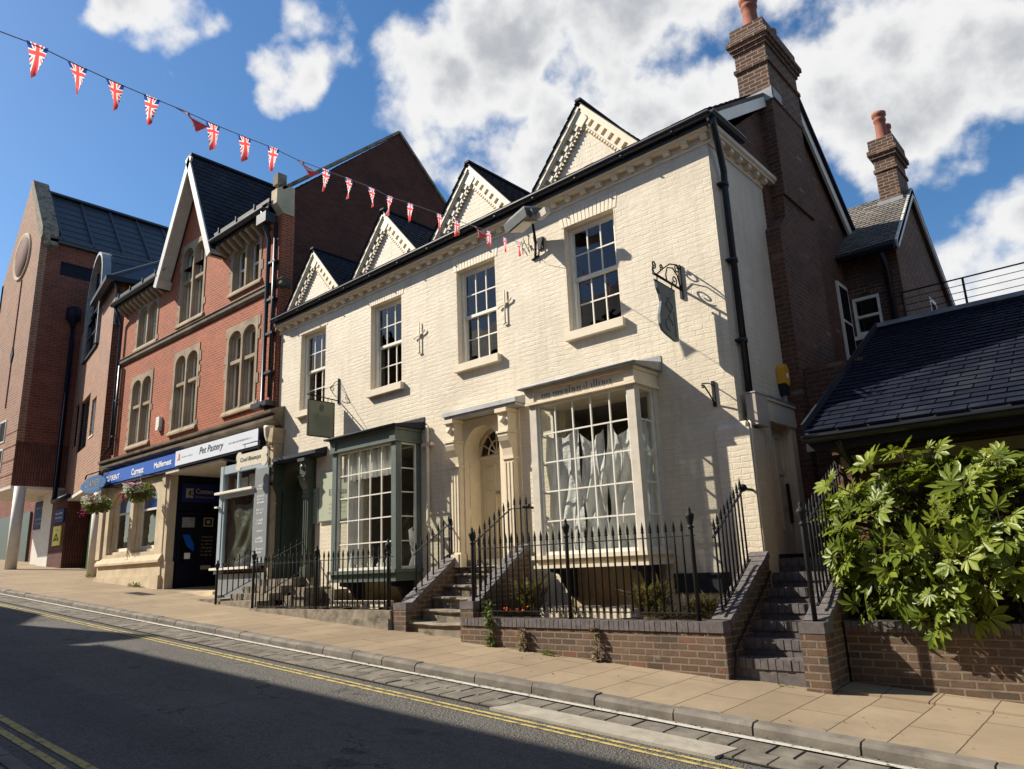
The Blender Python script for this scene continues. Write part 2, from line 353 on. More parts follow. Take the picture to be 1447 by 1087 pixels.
M['ink']=plain('dark lettering',(.03,.035,.045),.6,.2,var=.05,bs=0)
M['ink_soft']=plain('soft grey lettering',(.16,.17,.17),.6,.2,var=.05,bs=0)
M['ink_gold']=plain('worn gilt lettering',(.33,.30,.22),.5,.4,var=.15,bs=0)
M['white']=plain('white lettering',(.86,.86,.86),.5,.3,var=.02,bs=0)
M['white_board']=plain('white sign board',(.74,.77,.82),.35,.4,var=.03,bs=.02)
M['blue_sign']=plain('royal blue sign',(.008,.085,.46),.35,.45,var=.05,bs=.02)
M['navy']=plain('navy shop front',(.005,.007,.018),.55,.2,var=.15,bs=.04)
M['navy_sign']=plain('navy sign',(.015,.025,.13),.6,.15,var=.08,bs=.03)
M['oval_blue']=plain('oval sign blue',(.015,.09,.27),.4,.4,var=.1,bs=.03)
M['orange']=plain('orange red',(.75,.16,.08),.5,.3,var=.1,bs=.03)
M['yellow']=plain('yellow notice',(.72,.62,.04),.5,.3,var=.05,bs=.02)
M['alarm']=plain('yellow alarm case',(.72,.36,.03),.35,.45,var=.06,bs=.02)
M['mural_blue']=plain('blue mural panel',(.015,.11,.26),.5,.3,var=.15,bs=.02)
M['mural_green']=plain('green mural panel',(.10,.36,.03),.5,.3,var=.15,bs=.02)
M['column']=plain('white column paint',(.66,.62,.55),.6,.3,var=.08,bs=.1,dirt=((.35,.31,.26),2,.62,.4))
M['soffit']=plain('white soffit',(.62,.57,.49),.7,.2,var=.08)
M['terracotta']=plain('terracotta pot',(.29,.105,.066),.75,.25,var=.18,scale=5,bs=.2,dirt=((.16,.08,.06),3,.6,.5))
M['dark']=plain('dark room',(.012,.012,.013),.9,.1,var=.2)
M['room']=plain('dim room wall',(.30,.27,.22),.9,.1,var=.1)
M['room_floor']=plain('room floor boards',(.12,.08,.05),.6,.3,var=.2)
M['curtain']=plain('pale curtain',(.86,.84,.78),.9,.1,var=.08,bs=.2)
M['lamp_grey']=plain('grey lamp casing',(.10,.105,.10),.5,.4,var=.15,bs=.08)
M['lamp_glass']=plain('lamp diffuser',(.50,.48,.42),.25,.5,var=.1,bs=.2,fine=40)
M['bone']=plain('cream bone board',(.66,.60,.47),.6,.3,var=.08,bs=.05)
M['soil']=plain('garden soil',(.085,.06,.04),1,.05,var=.4,scale=8,bs=1,fine=22,dirt=((.20,.15,.09),9,.55,.6))
M['steel']=plain('brushed steel',(.42,.42,.42),.35,.5,.8,var=.1)
M['galv']=plain('galvanised band',(.5,.5,.48),.5,.4,.5,var=.15)
M['tie_cream']=M['cream']
M['china']=plain('white china',(.82,.82,.80),.25,.5,var=.03,bs=0)
M['mannequin']=plain('grey cloth',(.19,.18,.19),.9,.1,var=.2)
M['cushion']=plain('dark tan cushion',(.20,.115,.075),.9,.1,var=.25,bs=.3)
def sheeting(name='plastic dust sheet',dark=1):
    m,t,o=nt(name); p=N(t,'BsdfPrincipled'); p.inputs['Base Color'].default_value=(.95*dark,.94*dark,.91*dark**1.2,1); p.inputs['Roughness'].default_value=.32; p.inputs['Specular IOR Level'].default_value=.5
    tr=N(t,'BsdfTranslucent'); tr.inputs[0].default_value=(.75*dark,.75*dark,.72*dark,1); tp=N(t,'BsdfTransparent'); mx=N(t,'MixShader'); mx.inputs[0].default_value=.2; L(t,p.outputs[0],mx.inputs[1]); L(t,tr.outputs[0],mx.inputs[2])
    n=noise(t,pos(t),11,6,.65,1.2); b=N(t,'Bump'); b.inputs['Strength'].default_value=.9; b.inputs['Distance'].default_value=.03; L(t,n.outputs['Fac'],b.inputs['Height']); L(t,b.outputs[0],p.inputs['Normal'])
    m2=N(t,'MixShader'); m2.inputs[0].default_value=.08; L(t,mx.outputs[0],m2.inputs[1]); L(t,tp.outputs[0],m2.inputs[2]); L(t,m2.outputs[0],o.inputs[0]); return m
M['sheet']=sheeting()
M['sheet_brown']=sheeting('brown plastic sheet',.16)
def leaf_mat(name,c1,c2,vein=True,trans=.3,rough=.36):
    m,t,o=nt(name); oi=N(t,'Attribute'); oi.attribute_name='shade'; n=noise(t,pos(t),4,3); f=math_(t,'ADD',math_(t,'MULTIPLY',oi.outputs['Fac'],.75),math_(t,'MULTIPLY',n.outputs['Fac'],.25))
    c=mixc(t,f,c1,c2); p=N(t,'BsdfPrincipled'); p.inputs['Roughness'].default_value=rough; p.inputs['Specular IOR Level'].default_value=.3; L(t,c,p.inputs['Base Color'])
    nb=noise(t,pos(t),35,2); b=N(t,'Bump'); b.inputs['Strength'].default_value=.2; b.inputs['Distance'].default_value=.01; L(t,nb.outputs['Fac'],b.inputs['Height']); L(t,b.outputs[0],p.inputs['Normal'])
    tr=N(t,'BsdfTranslucent'); L(t,mixc(t,.5,c,(.35,.42,.03)),tr.inputs[0]); mx=N(t,'MixShader'); mx.inputs[0].default_value=trans; L(t,p.outputs[0],mx.inputs[1]); L(t,tr.outputs[0],mx.inputs[2]); L(t,mx.outputs[0],o.inputs[0]); return m
M['fatsia']=leaf_mat('glossy shrub leaf',(.052,.095,.010),(.27,.315,.04),rough=.38)
M['weed']=leaf_mat('weed leaf',(.05,.09,.02),(.15,.18,.05),rough=.6)
M['dry']=leaf_mat('dry grass',(.14,.10,.055),(.27,.20,.115),rough=.9,trans=.15)
M['flower_white']=plain('white petals',(.80,.80,.66),.7,.2,var=.06)
M['flower_pink']=plain('pink petals',(.55,.03,.22),.7,.2,var=.2)
M['flower_orange']=plain('orange petals',(.80,.16,.02),.7,.2,var=.2)
M['stem']=plain('brown stem',(.09,.07,.04),.9,.1,var=.2)
def asphalt():
    m,t,o=nt('asphalt'); P=pos(t); v=N(t,'TexVoronoi'); v.inputs['Scale'].default_value=85; L(t,P,v.inputs['Vector']); v2=N(t,'TexVoronoi'); v2.inputs['Scale'].default_value=34; L(t,P,v2.inputs['Vector']); n=noise(t,P,.55,6,.62); n2=noise(t,P,5,5,.7)
    sx=N(t,'SeparateXYZ'); L(t,P,sx.inputs[0])
    c=mixc(t,ramp(t,v.outputs['Color'],[(.1,0),(.9,1)]),(.050,.047,.042),(.195,.178,.152))
    c=mixc(t,ramp(t,v2.outputs['Color'],[(.86,0),(.93,.6)]),c,(.20,.19,.17))
    c=mixc(t,ramp(t,n.outputs['Fac'],[(.35,0),(.7,.55)]),c,(.19,.18,.16)); c=mixc(t,ramp(t,n2.outputs['Fac'],[(.55,0),(.75,.4)]),c,(.03,.03,.032))
    ck=N(t,'TexVoronoi'); ck.feature='DISTANCE_TO_EDGE'; ck.inputs['Scale'].default_value=.55; ckn=noise(t,P,2.5,4); cka=N(t,'VectorMath',operation='ADD'); L(t,P,cka.inputs[0]); L(t,ckn.outputs['Color'],cka.inputs[1]); L(t,cka.outputs[0],ck.inputs['Vector']); c=mixc(t,math_(t,'MULTIPLY',ramp(t,ck.outputs['Distance'],[(.004,.75),(.012,0)]),ramp(t,n.outputs['Fac'],[(.5,0),(.56,1)])),c,(.025,.025,.025)); oi=noise(t,P,1.7,3,.5); c=mixc(t,ramp(t,oi.outputs['Fac'],[(.66,0),(.72,.55)]),c,(.032,.031,.031))
    st=N(t,'Mapping'); st.inputs['Scale'].default_value=(.10,2.2,1); L(t,P,st.inputs[0]); ns=noise(t,st.outputs[0],1,4); c=mixc(t,ramp(t,ns.outputs['Fac'],[(.45,0),(.75,.4)]),c,(.045,.044,.043))
    h=math_(t,'ADD',v.outputs['Distance'],math_(t,'MULTIPLY',v2.outputs['Distance'],1.2)); princ(t,o,c,.82,.3,0,h,.9,.012); return m
M['asphalt']=asphalt()
def flags():
    m,t,o=nt('sandstone paving flags'); P=pos(t); sx=N(t,'SeparateXYZ'); L(t,P,sx.inputs[0]); cx=N(t,'CombineXYZ'); L(t,sx.outputs[1],cx.inputs[0]); L(t,sx.outputs[0],cx.inputs[1])
    nw=noise(t,P,6,3); vs=N(t,'VectorMath',operation='SUBTRACT'); vs.inputs[1].default_value=(.5,.5,.5); L(t,nw.outputs['Color'],vs.inputs[0]); va=N(t,'VectorMath',operation='SCALE'); va.inputs['Scale'].default_value=.012; L(t,vs.outputs[0],va.inputs[0])
    ad=N(t,'VectorMath',operation='ADD'); L(t,cx.outputs[0],ad.inputs[0]); L(t,va.outputs[0],ad.inputs[1])
    mp=N(t,'Mapping'); mp.inputs['Location'].default_value=(-6.36,.13,0); L(t,ad.outputs[0],mp.inputs[0])
    b=N(t,'TexBrick'); b.offset=.42; b.offset_frequency=2; b.inputs['Scale'].default_value=1; b.inputs['Brick Width'].default_value=1.28; b.inputs['Row Height'].default_value=.46; b.inputs['Mortar Size'].default_value=.006; b.inputs['Mortar Smooth'].default_value=.3
    b.inputs['Color1'].default_value=(0,0,0,1); b.inputs['Color2'].default_value=(1,1,1,1); L(t,mp.outputs[0],b.inputs['Vector'])
    n=noise(t,P,1.1,6,.65); n2=noise(t,P,30,5,.65); n3=noise(t,P,7,5,.7)
    c=mixc(t,b.outputs['Color'],(.30,.225,.145),(.37,.285,.188)); c=mixc(t,ramp(t,n.outputs['Fac'],[(.35,0),(.7,.6)]),c,(.225,.17,.112)); c=mixc(t,ramp(t,n3.outputs['Fac'],[(.55,0),(.72,.35)]),c,(.17,.13,.09)); c=mixc(t,math_(t,'MULTIPLY',n2.outputs['Fac'],.25),c,(.44,.345,.23))
    gv=N(t,'TexVoronoi'); gv.inputs['Scale'].default_value=5.5; L(t,P,gv.inputs['Vector']); c=mixc(t,ramp(t,gv.outputs['Distance'],[(.055,.55),(.085,0)]),c,(.13,.10,.075)); bs_n=noise(t,P,.45,4,.7); c=mixc(t,ramp(t,bs_n.outputs['Fac'],[(.48,0),(.62,.4)]),c,(.20,.155,.105))
    c=mixc(t,b.outputs['Fac'],c,(.10,.075,.05))
    h=math_(t,'ADD',math_(t,'MULTIPLY',math_(t,'SUBTRACT',1,b.outputs['Fac']),1.0),math_(t,'MULTIPLY',n2.outputs['Fac'],.3)); princ(t,o,c,.9,.15,0,h,.5,.008); return m
M['flags']=flags()
M['kerb']=plain('worn kerb stone',(.19,.168,.138),.85,.2,var=.3,scale=3.5,bs=.6,fine=28,dirt=((.08,.07,.06),4,.55,.6))
M['setts']=plain('worn gutter setts',(.19,.168,.135),.9,.2,var=.35,scale=4,bs=.7,fine=24,dirt=((.10,.088,.07),3,.5,.7))
M['joint']=plain('dark joint grit',(.05,.044,.038),1,.05,var=.3,scale=20,bs=.5)
def road_paint(name,col,wear):
    m,t,o=nt(name); P=pos(t); n=noise(t,P,11,6,.75); n2=noise(t,P,60,3); c=mixc(t,ramp(t,n2.outputs['Fac'],[(.35,0),(.7,1)]),tuple(x*.8 for x in col),col); c=mixc(t,ramp(t,n.outputs['Fac'],[(wear,0),(wear+.1,.85)]),c,(.10,.095,.088)); princ(t,o,c,.75,.3,0,n2.outputs['Fac'],.4,.004); return m
M['line_yellow']=road_paint('yellow line paint',(.60,.47,.15),.49)
M['line_white']=road_paint('white line paint',(.62,.58,.50),.54)
M['patch']=plain('pale concrete patch',(.37,.335,.27),.9,.15,var=.15,bs=.5,fine=40,dirt=((.14,.125,.1),5,.55,.4))
def union():
    """flag cloth: crosses laid out in the cloth's own UV"""
    m,t,o=nt('union flag cloth'); a=N(t,'UVMap'); a.uv_map='cloth'; s=N(t,'SeparateXYZ'); L(t,a.outputs[0],s.inputs[0]); x=math_(t,'SUBTRACT',s.outputs[0],.5); y=math_(t,'SUBTRACT',s.outputs[1],.30)
    ax=math_(t,'ABSOLUTE',x); ay=math_(t,'ABSOLUTE',y); d=math_(t,'ABSOLUTE',math_(t,'SUBTRACT',math_(t,'MULTIPLY',ax,.80),math_(t,'MULTIPLY',ay,.62)))
    c=mixc(t,math_(t,'LESS_THAN',d,.085),(.02,.06,.26),(.78,.74,.72)); c=mixc(t,math_(t,'LESS_THAN',d,.035),c,(.72,.10,.10))
    mn=math_(t,'MINIMUM',ax,math_(t,'MULTIPLY',ay,1.25)); w=math_(t,'LESS_THAN',mn,.125); r=math_(t,'LESS_THAN',mn,.075); c=mixc(t,w,c,(.80,.76,.74)); c=mixc(t,r,c,(.75,.10,.10))
    p=N(t,'BsdfPrincipled'); p.inputs['Roughness'].default_value=.7; L(t,c,p.inputs['Base Color']); tr=N(t,'BsdfTranslucent'); L(t,c,tr.inputs[0]); mx=N(t,'MixShader'); mx.inputs[0].default_value=.72; L(t,p.outputs[0],mx.inputs[1]); L(t,tr.outputs[0],mx.inputs[2]); L(t,mx.outputs[0],o.inputs[0]); return m
M['union']=union()
M['barge']=plain('grey white barge board',(.50,.49,.45),.55,.35,var=.1,bs=.08)
M['pale_lead']=plain('weathered pale lead',(.42,.42,.41),.6,.35,.1,var=.2,scale=4,bs=.25,fine=18)
M['dirty_shaded_stone']=plain('dirty shade toned sandstone',(.20,.16,.115),.9,.15,var=.3,scale=2.5,bs=.35,fine=30,dirt=((.06,.05,.04),1.8,.5,.6))  # darkened for dirt and for the shadow on the mouldings, both in the colour
M['cord']=plain('pale cord',(.30,.29,.27),.8,.1,var=.1)
# ================================================================ the cream painted townhouse
D=9.3
HX0,HX1=-15.55,-4.1
house=thing('townhouse','long cream painted brick house with four small gables along its eaves','house',(-9.8,D,gz(-9.8,D)))
WINX=[-14.66,-12.02,-9.40,-6.80]
def sash_window(parent,x0,x1,z0,z1,y,cols=3,rows=4,sillz=None,wm='white_trim',proj=.10):
    """box sash: outer frame (part) with sashes, panes and sill as its own pieces; y = face of the frame"""
    w=MB(); t=.06
    w.box(x0,x0+t,y,y+.10,z0,z1); w.box(x1-t,x1,y,y+.10,z0,z1); w.box(x0+t,x1-t,y+.003,y+.10,z1-t,z1); w.box(x0+t,x1-t,y-.012,y+.10,z0,z0+.055)
    W=w.build('window',M[wm],parent)
    zm=z0+.055+(z1-t-z0-.055)*.5
    for (a,b,yy,rr) in ((zm-.02,z1-t,y+.022,(rows+1)//2),(z0+.055,zm+.02,y+.058,rows//2)):
        s=MB(); xa,xb=x0+t,x1-t; q=.042
        s.box(xa,xa+q,yy,yy+.034,a,b); s.box(xb-q,xb,yy,yy+.034,a,b); s.box(xa+q,xb-q,yy-.002,yy+.034,b-q,b); s.box(xa+q,xb-q,yy-.002,yy+.034,a,a+q+.012)
        for i in range(1,cols):
            xc=xa+q+(xb-xa-2*q)*i/cols; s.box(xc-.0105,xc+.0105,yy+.004,yy+.030,a+q,b-q)
        for j in range(1,rr):
            zc=a+q+(b-a-2*q)*j/rr; s.box(xa+q,xb-q,yy+.006,yy+.028,zc-.0105,zc+.0105)
        s.build('sash',M[wm],W)
        g=MB(); g.quad((xa+.01,yy+.017,a+.01),(xb-.01,yy+.017,a+.01),(xb-.01,yy+.017,b-.01),(xa+.01,yy+.017,b-.01)); g.build('pane',M['glass'],W)
    if sillz:
        k=MB(); k.box(x0-.05,x1+.08,D-proj,y+.02,sillz,z0-.002); k.build('sill',M['cream'],W)
    return W
# --- front wall with real openings
holes=[(x,x+1.0,5.25,7.13) for x in WINX]+[(-7.0,-5.48,1.75,4.0),(-12.22,-10.62,1.55,3.95),(-9.32,-8.36,.5,4.12),(-15.28,-14.2,.9,4.08)]
w=MB(); w.wall_y(HX0,HX1,.1,7.75,D,holes,.17)
fw=w.build('front_wall',M['cream_brick'],house)
for x in WINX:
    W=sash_window(house,x,x+1.0,5.25,7.13,D+.115,sillz=5.11)
# half drawn pale blinds and dark rooms behind the upper windows
for x,hh in zip(WINX,(0,.0,.0,0)):
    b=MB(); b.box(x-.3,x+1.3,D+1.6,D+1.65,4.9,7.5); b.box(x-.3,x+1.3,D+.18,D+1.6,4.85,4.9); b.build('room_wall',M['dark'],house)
# soldier arches over the windows
for x in WINX:
    a=MB(); n=15
    for i in range(n):
        u=x-.06+(1.12)*i/n; sp=(i+.5-n/2)*.006
        a.add([(u+.006,D-.006,7.13),(u+1.12/n-.006,D-.006,7.13),(u+1.12/n-.006+sp,D-.006,7.39),(u+.006+sp,D-.006,7.39),(u+.006,D+.004,7.13),(u+1.12/n-.006,D+.004,7.13),(u+1.12/n-.006+sp,D+.004,7.39),(u+.006+sp,D+.004,7.39)],[(0,1,2,3),(0,1,5,4),(1,2,6,5),(2,3,7,6),(3,0,4,7)])
    a.build('window_arch',M['cream'],house)
# --- right flank: cream painted front part with a door, brick behind
w=MB(); w.wall_x(D+.174,11.3,.1,7.75,HX1,[(10.18,10.92,1.48,3.42)],.17); w.build('flank_wall',M['cream_brick'],house)
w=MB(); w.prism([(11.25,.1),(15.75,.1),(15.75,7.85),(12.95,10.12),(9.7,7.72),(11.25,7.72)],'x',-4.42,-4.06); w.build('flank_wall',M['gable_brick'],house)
w=MB(); w.prism([(9.47,.1),(15.6,.1),(15.6,7.7),(12.95,10.05),(9.47,7.7)],'x',-15.54,-15.3); w.box(HX0,-4.3,15.5,15.72,.1,7.6); w.box(-15.5,-4.2,9.5,15.4,1.2,1.3); w.build('back_wall',M['dark_brick'],house)
# thickened painted pier at the foot of the right corner, with a cable clipped to it
w=MB(); w.box(-4.43,-3.955,D-.055,D+.42,.12,3.27); w.prism([(D-.055,3.272),(D-.02,3.36),(D+.40,3.36),(D+.42,3.272)],'x',-4.40,-4.0); w.build('corner_pier',M['cream_brick'],house)
c=MB(); c.tube([(-3.94,D-.02,.7),(-3.945,D-.02,2.0),(-3.94,D-.02,3.05),(-3.95,D+.02,3.33),(-4.05,D+.15,3.42)],.014,6); c.build('cable',M['cream'],house)
# black plinth band at foot of wall right of the bay
# --- roof
w=MB(); 
w.prism([(9.10,7.74),(12.95,10.16),(16.6,7.30),(16.6,7.38),(12.95,10.25),(9.10,7.82)],'x',-15.58,-3.93)
rf=w.build('roof',M['tile_brown'],house)
w=MB(); w.tiles((-15.55,9.08,7.825),(1,0,0),(0,.8455,.534),11.62,2.2,.2,.12,.014); w.build('roof_tile',M['tile_brown'],house)
v=MB(); v.beam((-3.955,9.12,7.66),(-3.955,12.95,10.07),.05,.17); v.beam((-3.955,12.95,10.07),(-3.955,16.5,7.29),.05,.17); v.build('verge_board',M['white_trim'],house)
v=MB(); v.beam((-3.90,12.9,10.32),(-3.90,16.6,7.38),.06,.05); v.build('verge_tile',M['slate_dark'],house)
# gutter: half-round with brackets, returning round the right corner
g=MB()
def half_gutter(mb,p,q,r=.075):
    p=Vector(p);q=Vector(q);d=(q-p).normalized();sd=d.cross(Vector((0,0,1))).normalized(); n=7; vs=[]
    for e in(p,q):
        for k in range(n+1):
            a=math.pi*k/n; vs.append(e+sd*math.cos(a)*r-Vector((0,0,1))*math.sin(a)*r)
    mb.add(vs,[(k,k+1,n+2+k,n+1+k) for k in range(n)]+[tuple(range(n+1)),tuple(range(n+1,2*n+2))],0)
    mb.obox((p+q)/2+sd*r,d,sd,(0,0,1),(q-p).length/2,.008,.012); 
half_gutter(g,(-15.6,9.06,7.76),(-3.90,9.06,7.76),.065); half_gutter(g,(-3.90,9.03,7.76),(-3.90,10.15,7.78),.065)
x=-15.3
while x<-3.9: g.box(x-.015,x+.015,8.995,9.11,7.685,7.70); x+=.9
g.box(-15.6,-3.95,9.115,9.14,7.63,7.79)
gu=g.build('gutter',M['black'],house)
d=MB(); d.tube([(-3.90,9.12,7.72),(-3.91,9.16,7.58),(-3.96,9.38,7.34),(-3.99,9.52,7.12),(-4.02,9.56,6.9),(-4.02,9.56,3.75)],.048,10); d.tube([(-4.02,9.56,3.3),(-4.02,9.56,1.52)],.048,10)
for z in (6.9,5.7,4.5,2.6,1.9): d.tube([(-4.02,9.56,z),(-4.02,9.56,z+.07)],.062,10); d.box(-4.12,-4.0,9.46,9.66,z+.02,z+.05)
d.build('drainpipe',M['black'],house)
# --- moulded cornice with blocks (modillions), front and flank
c=MB(); 
c.prism([(D+.01,7.44),(D-.02,7.44),(D-.025,7.47),(D-.02,7.49),(D-.012,7.49),(D-.012,7.58),(D-.12,7.58),(D-.13,7.61),(D-.155,7.63),(D-.165,7.68),(D+.01,7.68)],'x',-15.62,-4.02)
c.prism([(-4.11,7.44),(-4.08,7.44),(-4.075,7.47),(-4.08,7.49),(-4.085,7.49),(-4.085,7.58),(-3.97,7.58),(-3.96,7.61),(-3.93,7.63),(-3.92,7.68),(-4.11,7.68)],'y',D+.012,11.6)
cor=c.build('cornice',M['cream'],house)
m=MB(); x=-15.45; rr=random.Random(3)
m.box(-.045,.045,-.075,.075,0,.075)
first=None
while x<-4.1:
    b=MB(); b.prism([(D-.01,7.495),(D-.07,7.495),(D-.10,7.52),(D-.105,7.578),(D-.01,7.578)],'x',x-.05,x+.05)
    if first is None: first=b.build('cornice_block',M['cream'],house); fx=x
    else: dup(first,house,(x-fx,0,0))
    x+=.315
y=9.62; first=None
while y<11.5:
    b=MB(); b.prism([(-4.088,7.495),(-4.03,7.495),(-3.99,7.52),(-3.985,7.578),(-4.088,7.578)],'y',y-.05,y+.05)
    if first is None: first=b.build('cornice_block',M['cream'],house); fy=y
    else: dup(first,house,(0,y-fy,0))
    y+=.315
# --- four gablets
def gablet(xc):
    hw=1.08; zb=7.74; za=9.0; sl=(za-zb)/hw; yf=D-.03
    roof_y=lambda z: 9.10+(z-7.80)/.63
    g=MB(); g.prism([(xc-hw,zb),(xc+hw,zb),(xc,za)],'y',yf,yf+.25); G=g.build('gable',M['cream_brick'],house)
    # stepped and dentilled brick verge
    r=MB(); L_=math.hypot(hw,za-zb); 
    for sgn in (-1,1):
        u=Vector((sgn*hw/L_*1,0,-(za-zb)/L_)); nrm=Vector((sgn*(za-zb)/L_,0,hw/L_))
        apex=Vector((xc,0,za))
        def strip(off,th,y0,y1,s0=0,s1=1):
            c=apex+u*L_*(s0+s1)/2+nrm*off; r.obox((c.x,(y0+y1)/2,c.z),u,(0,1,0),nrm,L_*(s1-s0)/2,(y1-y0)/2,th/2)
        strip(.06,.075,yf-.12,yf+.05,-.02,1.06); strip(.005,.035,yf-.10,yf+.03,-.01,1.03); strip(-.145,.03,yf-.06,yf+.03,.06,.97)
        n=9
        for i in range(n):
            s=(i+.55)/n; c=apex+u*L_*s-nrm*.06; r.obox((c.x,yf-.03,c.z),u,(0,1,0),nrm,.05,.045,.07)
        strip(-.06,.15,yf-.028,yf+.02,.03,.99)
        n=20
        for i in range(n):    # dog-tooth course
            s=.1+.86*(i+.5)/n; c=apex+u*L_*s-nrm*.165; h=.03
            p=[c-u*.028,c+u*.028,c-nrm*.055]
            r.add([(q.x,yf-.055,q.z) for q in p]+[(q.x,yf+.02,q.z) for q in p],[(0,1,2),(0,1,4,3),(1,2,5,4),(2,0,3,5)])
    r.prism([(xc-.13,za-.20),(xc,za-.33),(xc+.13,za-.20),(xc,za+.02)],'y',yf-.088,yf+.02)
    r.build('verge_course',M['cream'],G)
    t=MB(); 
    za2=za+.13
    for sgn in (-1,1):
        e=1.16; p0=(xc,yf-.13,za2+.03); p1=(xc+sgn*e,yf-.13,za2-sl*e+.03)
        yb0=roof_y(za2)+.25; yb1=roof_y(za2-sl*e)-.02
        vs=[p0,p1,(p1[0],max(yb1,yf+.05),p1[2]),(xc,yb0,za2+.03)]
        lo=[(q[0],q[1],q[2]-.025) for q in vs]
        t.add(vs+lo,[(0,1,2,3),(4,5,6,7),(0,1,5,4),(1,2,6,5),(2,3,7,6),(3,0,4,7)])
        # individual slates
        u=(0,1,0); v=Vector((-sgn,0,sl)).normalized(); Ls=e*math.hypot(1,sl)
        def clip(a,b,sgn=sgn,vv=v): z=p1[2]+vv.z*b; return (yf-.15+a)<roof_y(z)+.1
        t.tiles((p1[0],yf-.15,p1[2]+.004),u,v,2.6,Ls,.2,.13,.012,clip=clip)
    t.beam((xc,yf-.15,za2+.045),(xc,roof_y(za2)+.2,za2+.045),.12,.04)
    t.build('gable_roof',M['slate_dark'],G)
for xc in (-14.06,-11.45,-8.88,-6.22): gablet(xc)
# --- flank chimney breast and stack
c=MB()
c.box(-4.35,-3.86,11.15,12.95,.1,6.75)
c.prism([(11.15,6.752),(11.50,7.05),(11.52,7.45),(12.95,7.45),(12.95,6.752)],'x',-4.35,-3.862)
c.box(-4.36,-3.82,11.50,12.9,7.452,9.3)
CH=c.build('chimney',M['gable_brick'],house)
c=MB(); z=9.3
c.box(-4.36,-3.80,11.47,12.92,9.302,9.98); 
def band(e,z0,z1): c.box(-4.36-e,-3.80+e,11.47-e,12.92+e,z0,z1)
band(.035,9.982,10.05); band(0,10.052,10.36); band(.03,10.362,10.435); band(.065,10.437,10.51); band(.10,10.512,10.60); band(.06,10.602,10.67); band(.03,10.672,10.86)
c.build('chimney_stack',M['old_brick'],CH)
c=MB(); c.box(-4.375,-3.785,11.452,11.5,9.14,9.36); c.prism([(11.452,9.14),(11.75,9.36),(11.75,9.42),(11.452,9.36)],'x',-4.385,-4.36); c.box(-3.802,-3.785,11.455,11.9,9.2,9.38); c.build('flashing',M['lead'],CH)
c=MB(); c.box(-4.3,-3.86,11.52,12.86,10.862,10.92); c.build('flaunching',M['step_stone'],CH)
def pot(parent,x,y,z,h=.55,r=.135):
    c=MB(); c.lathe((x,y,z),[(r*1.12,0),(r*1.1,.05),(r*.98,.09),(r*.90,h*.55),(r*.88,h-.22),(r*1.02,h-.2),(r*1.02,h-.16),(r*.9,h-.14),(r*.9,h-.1),(r*1.15,h-.07),(r*1.18,h),(r*.85,h),(r*.8,h-.3)],18); return c.build('chimney_pot',M['terracotta'],parent)
pot(CH,-4.10,11.80,10.91,.72,.145); pot(CH,-4.05,12.55,10.91,.42,.12)
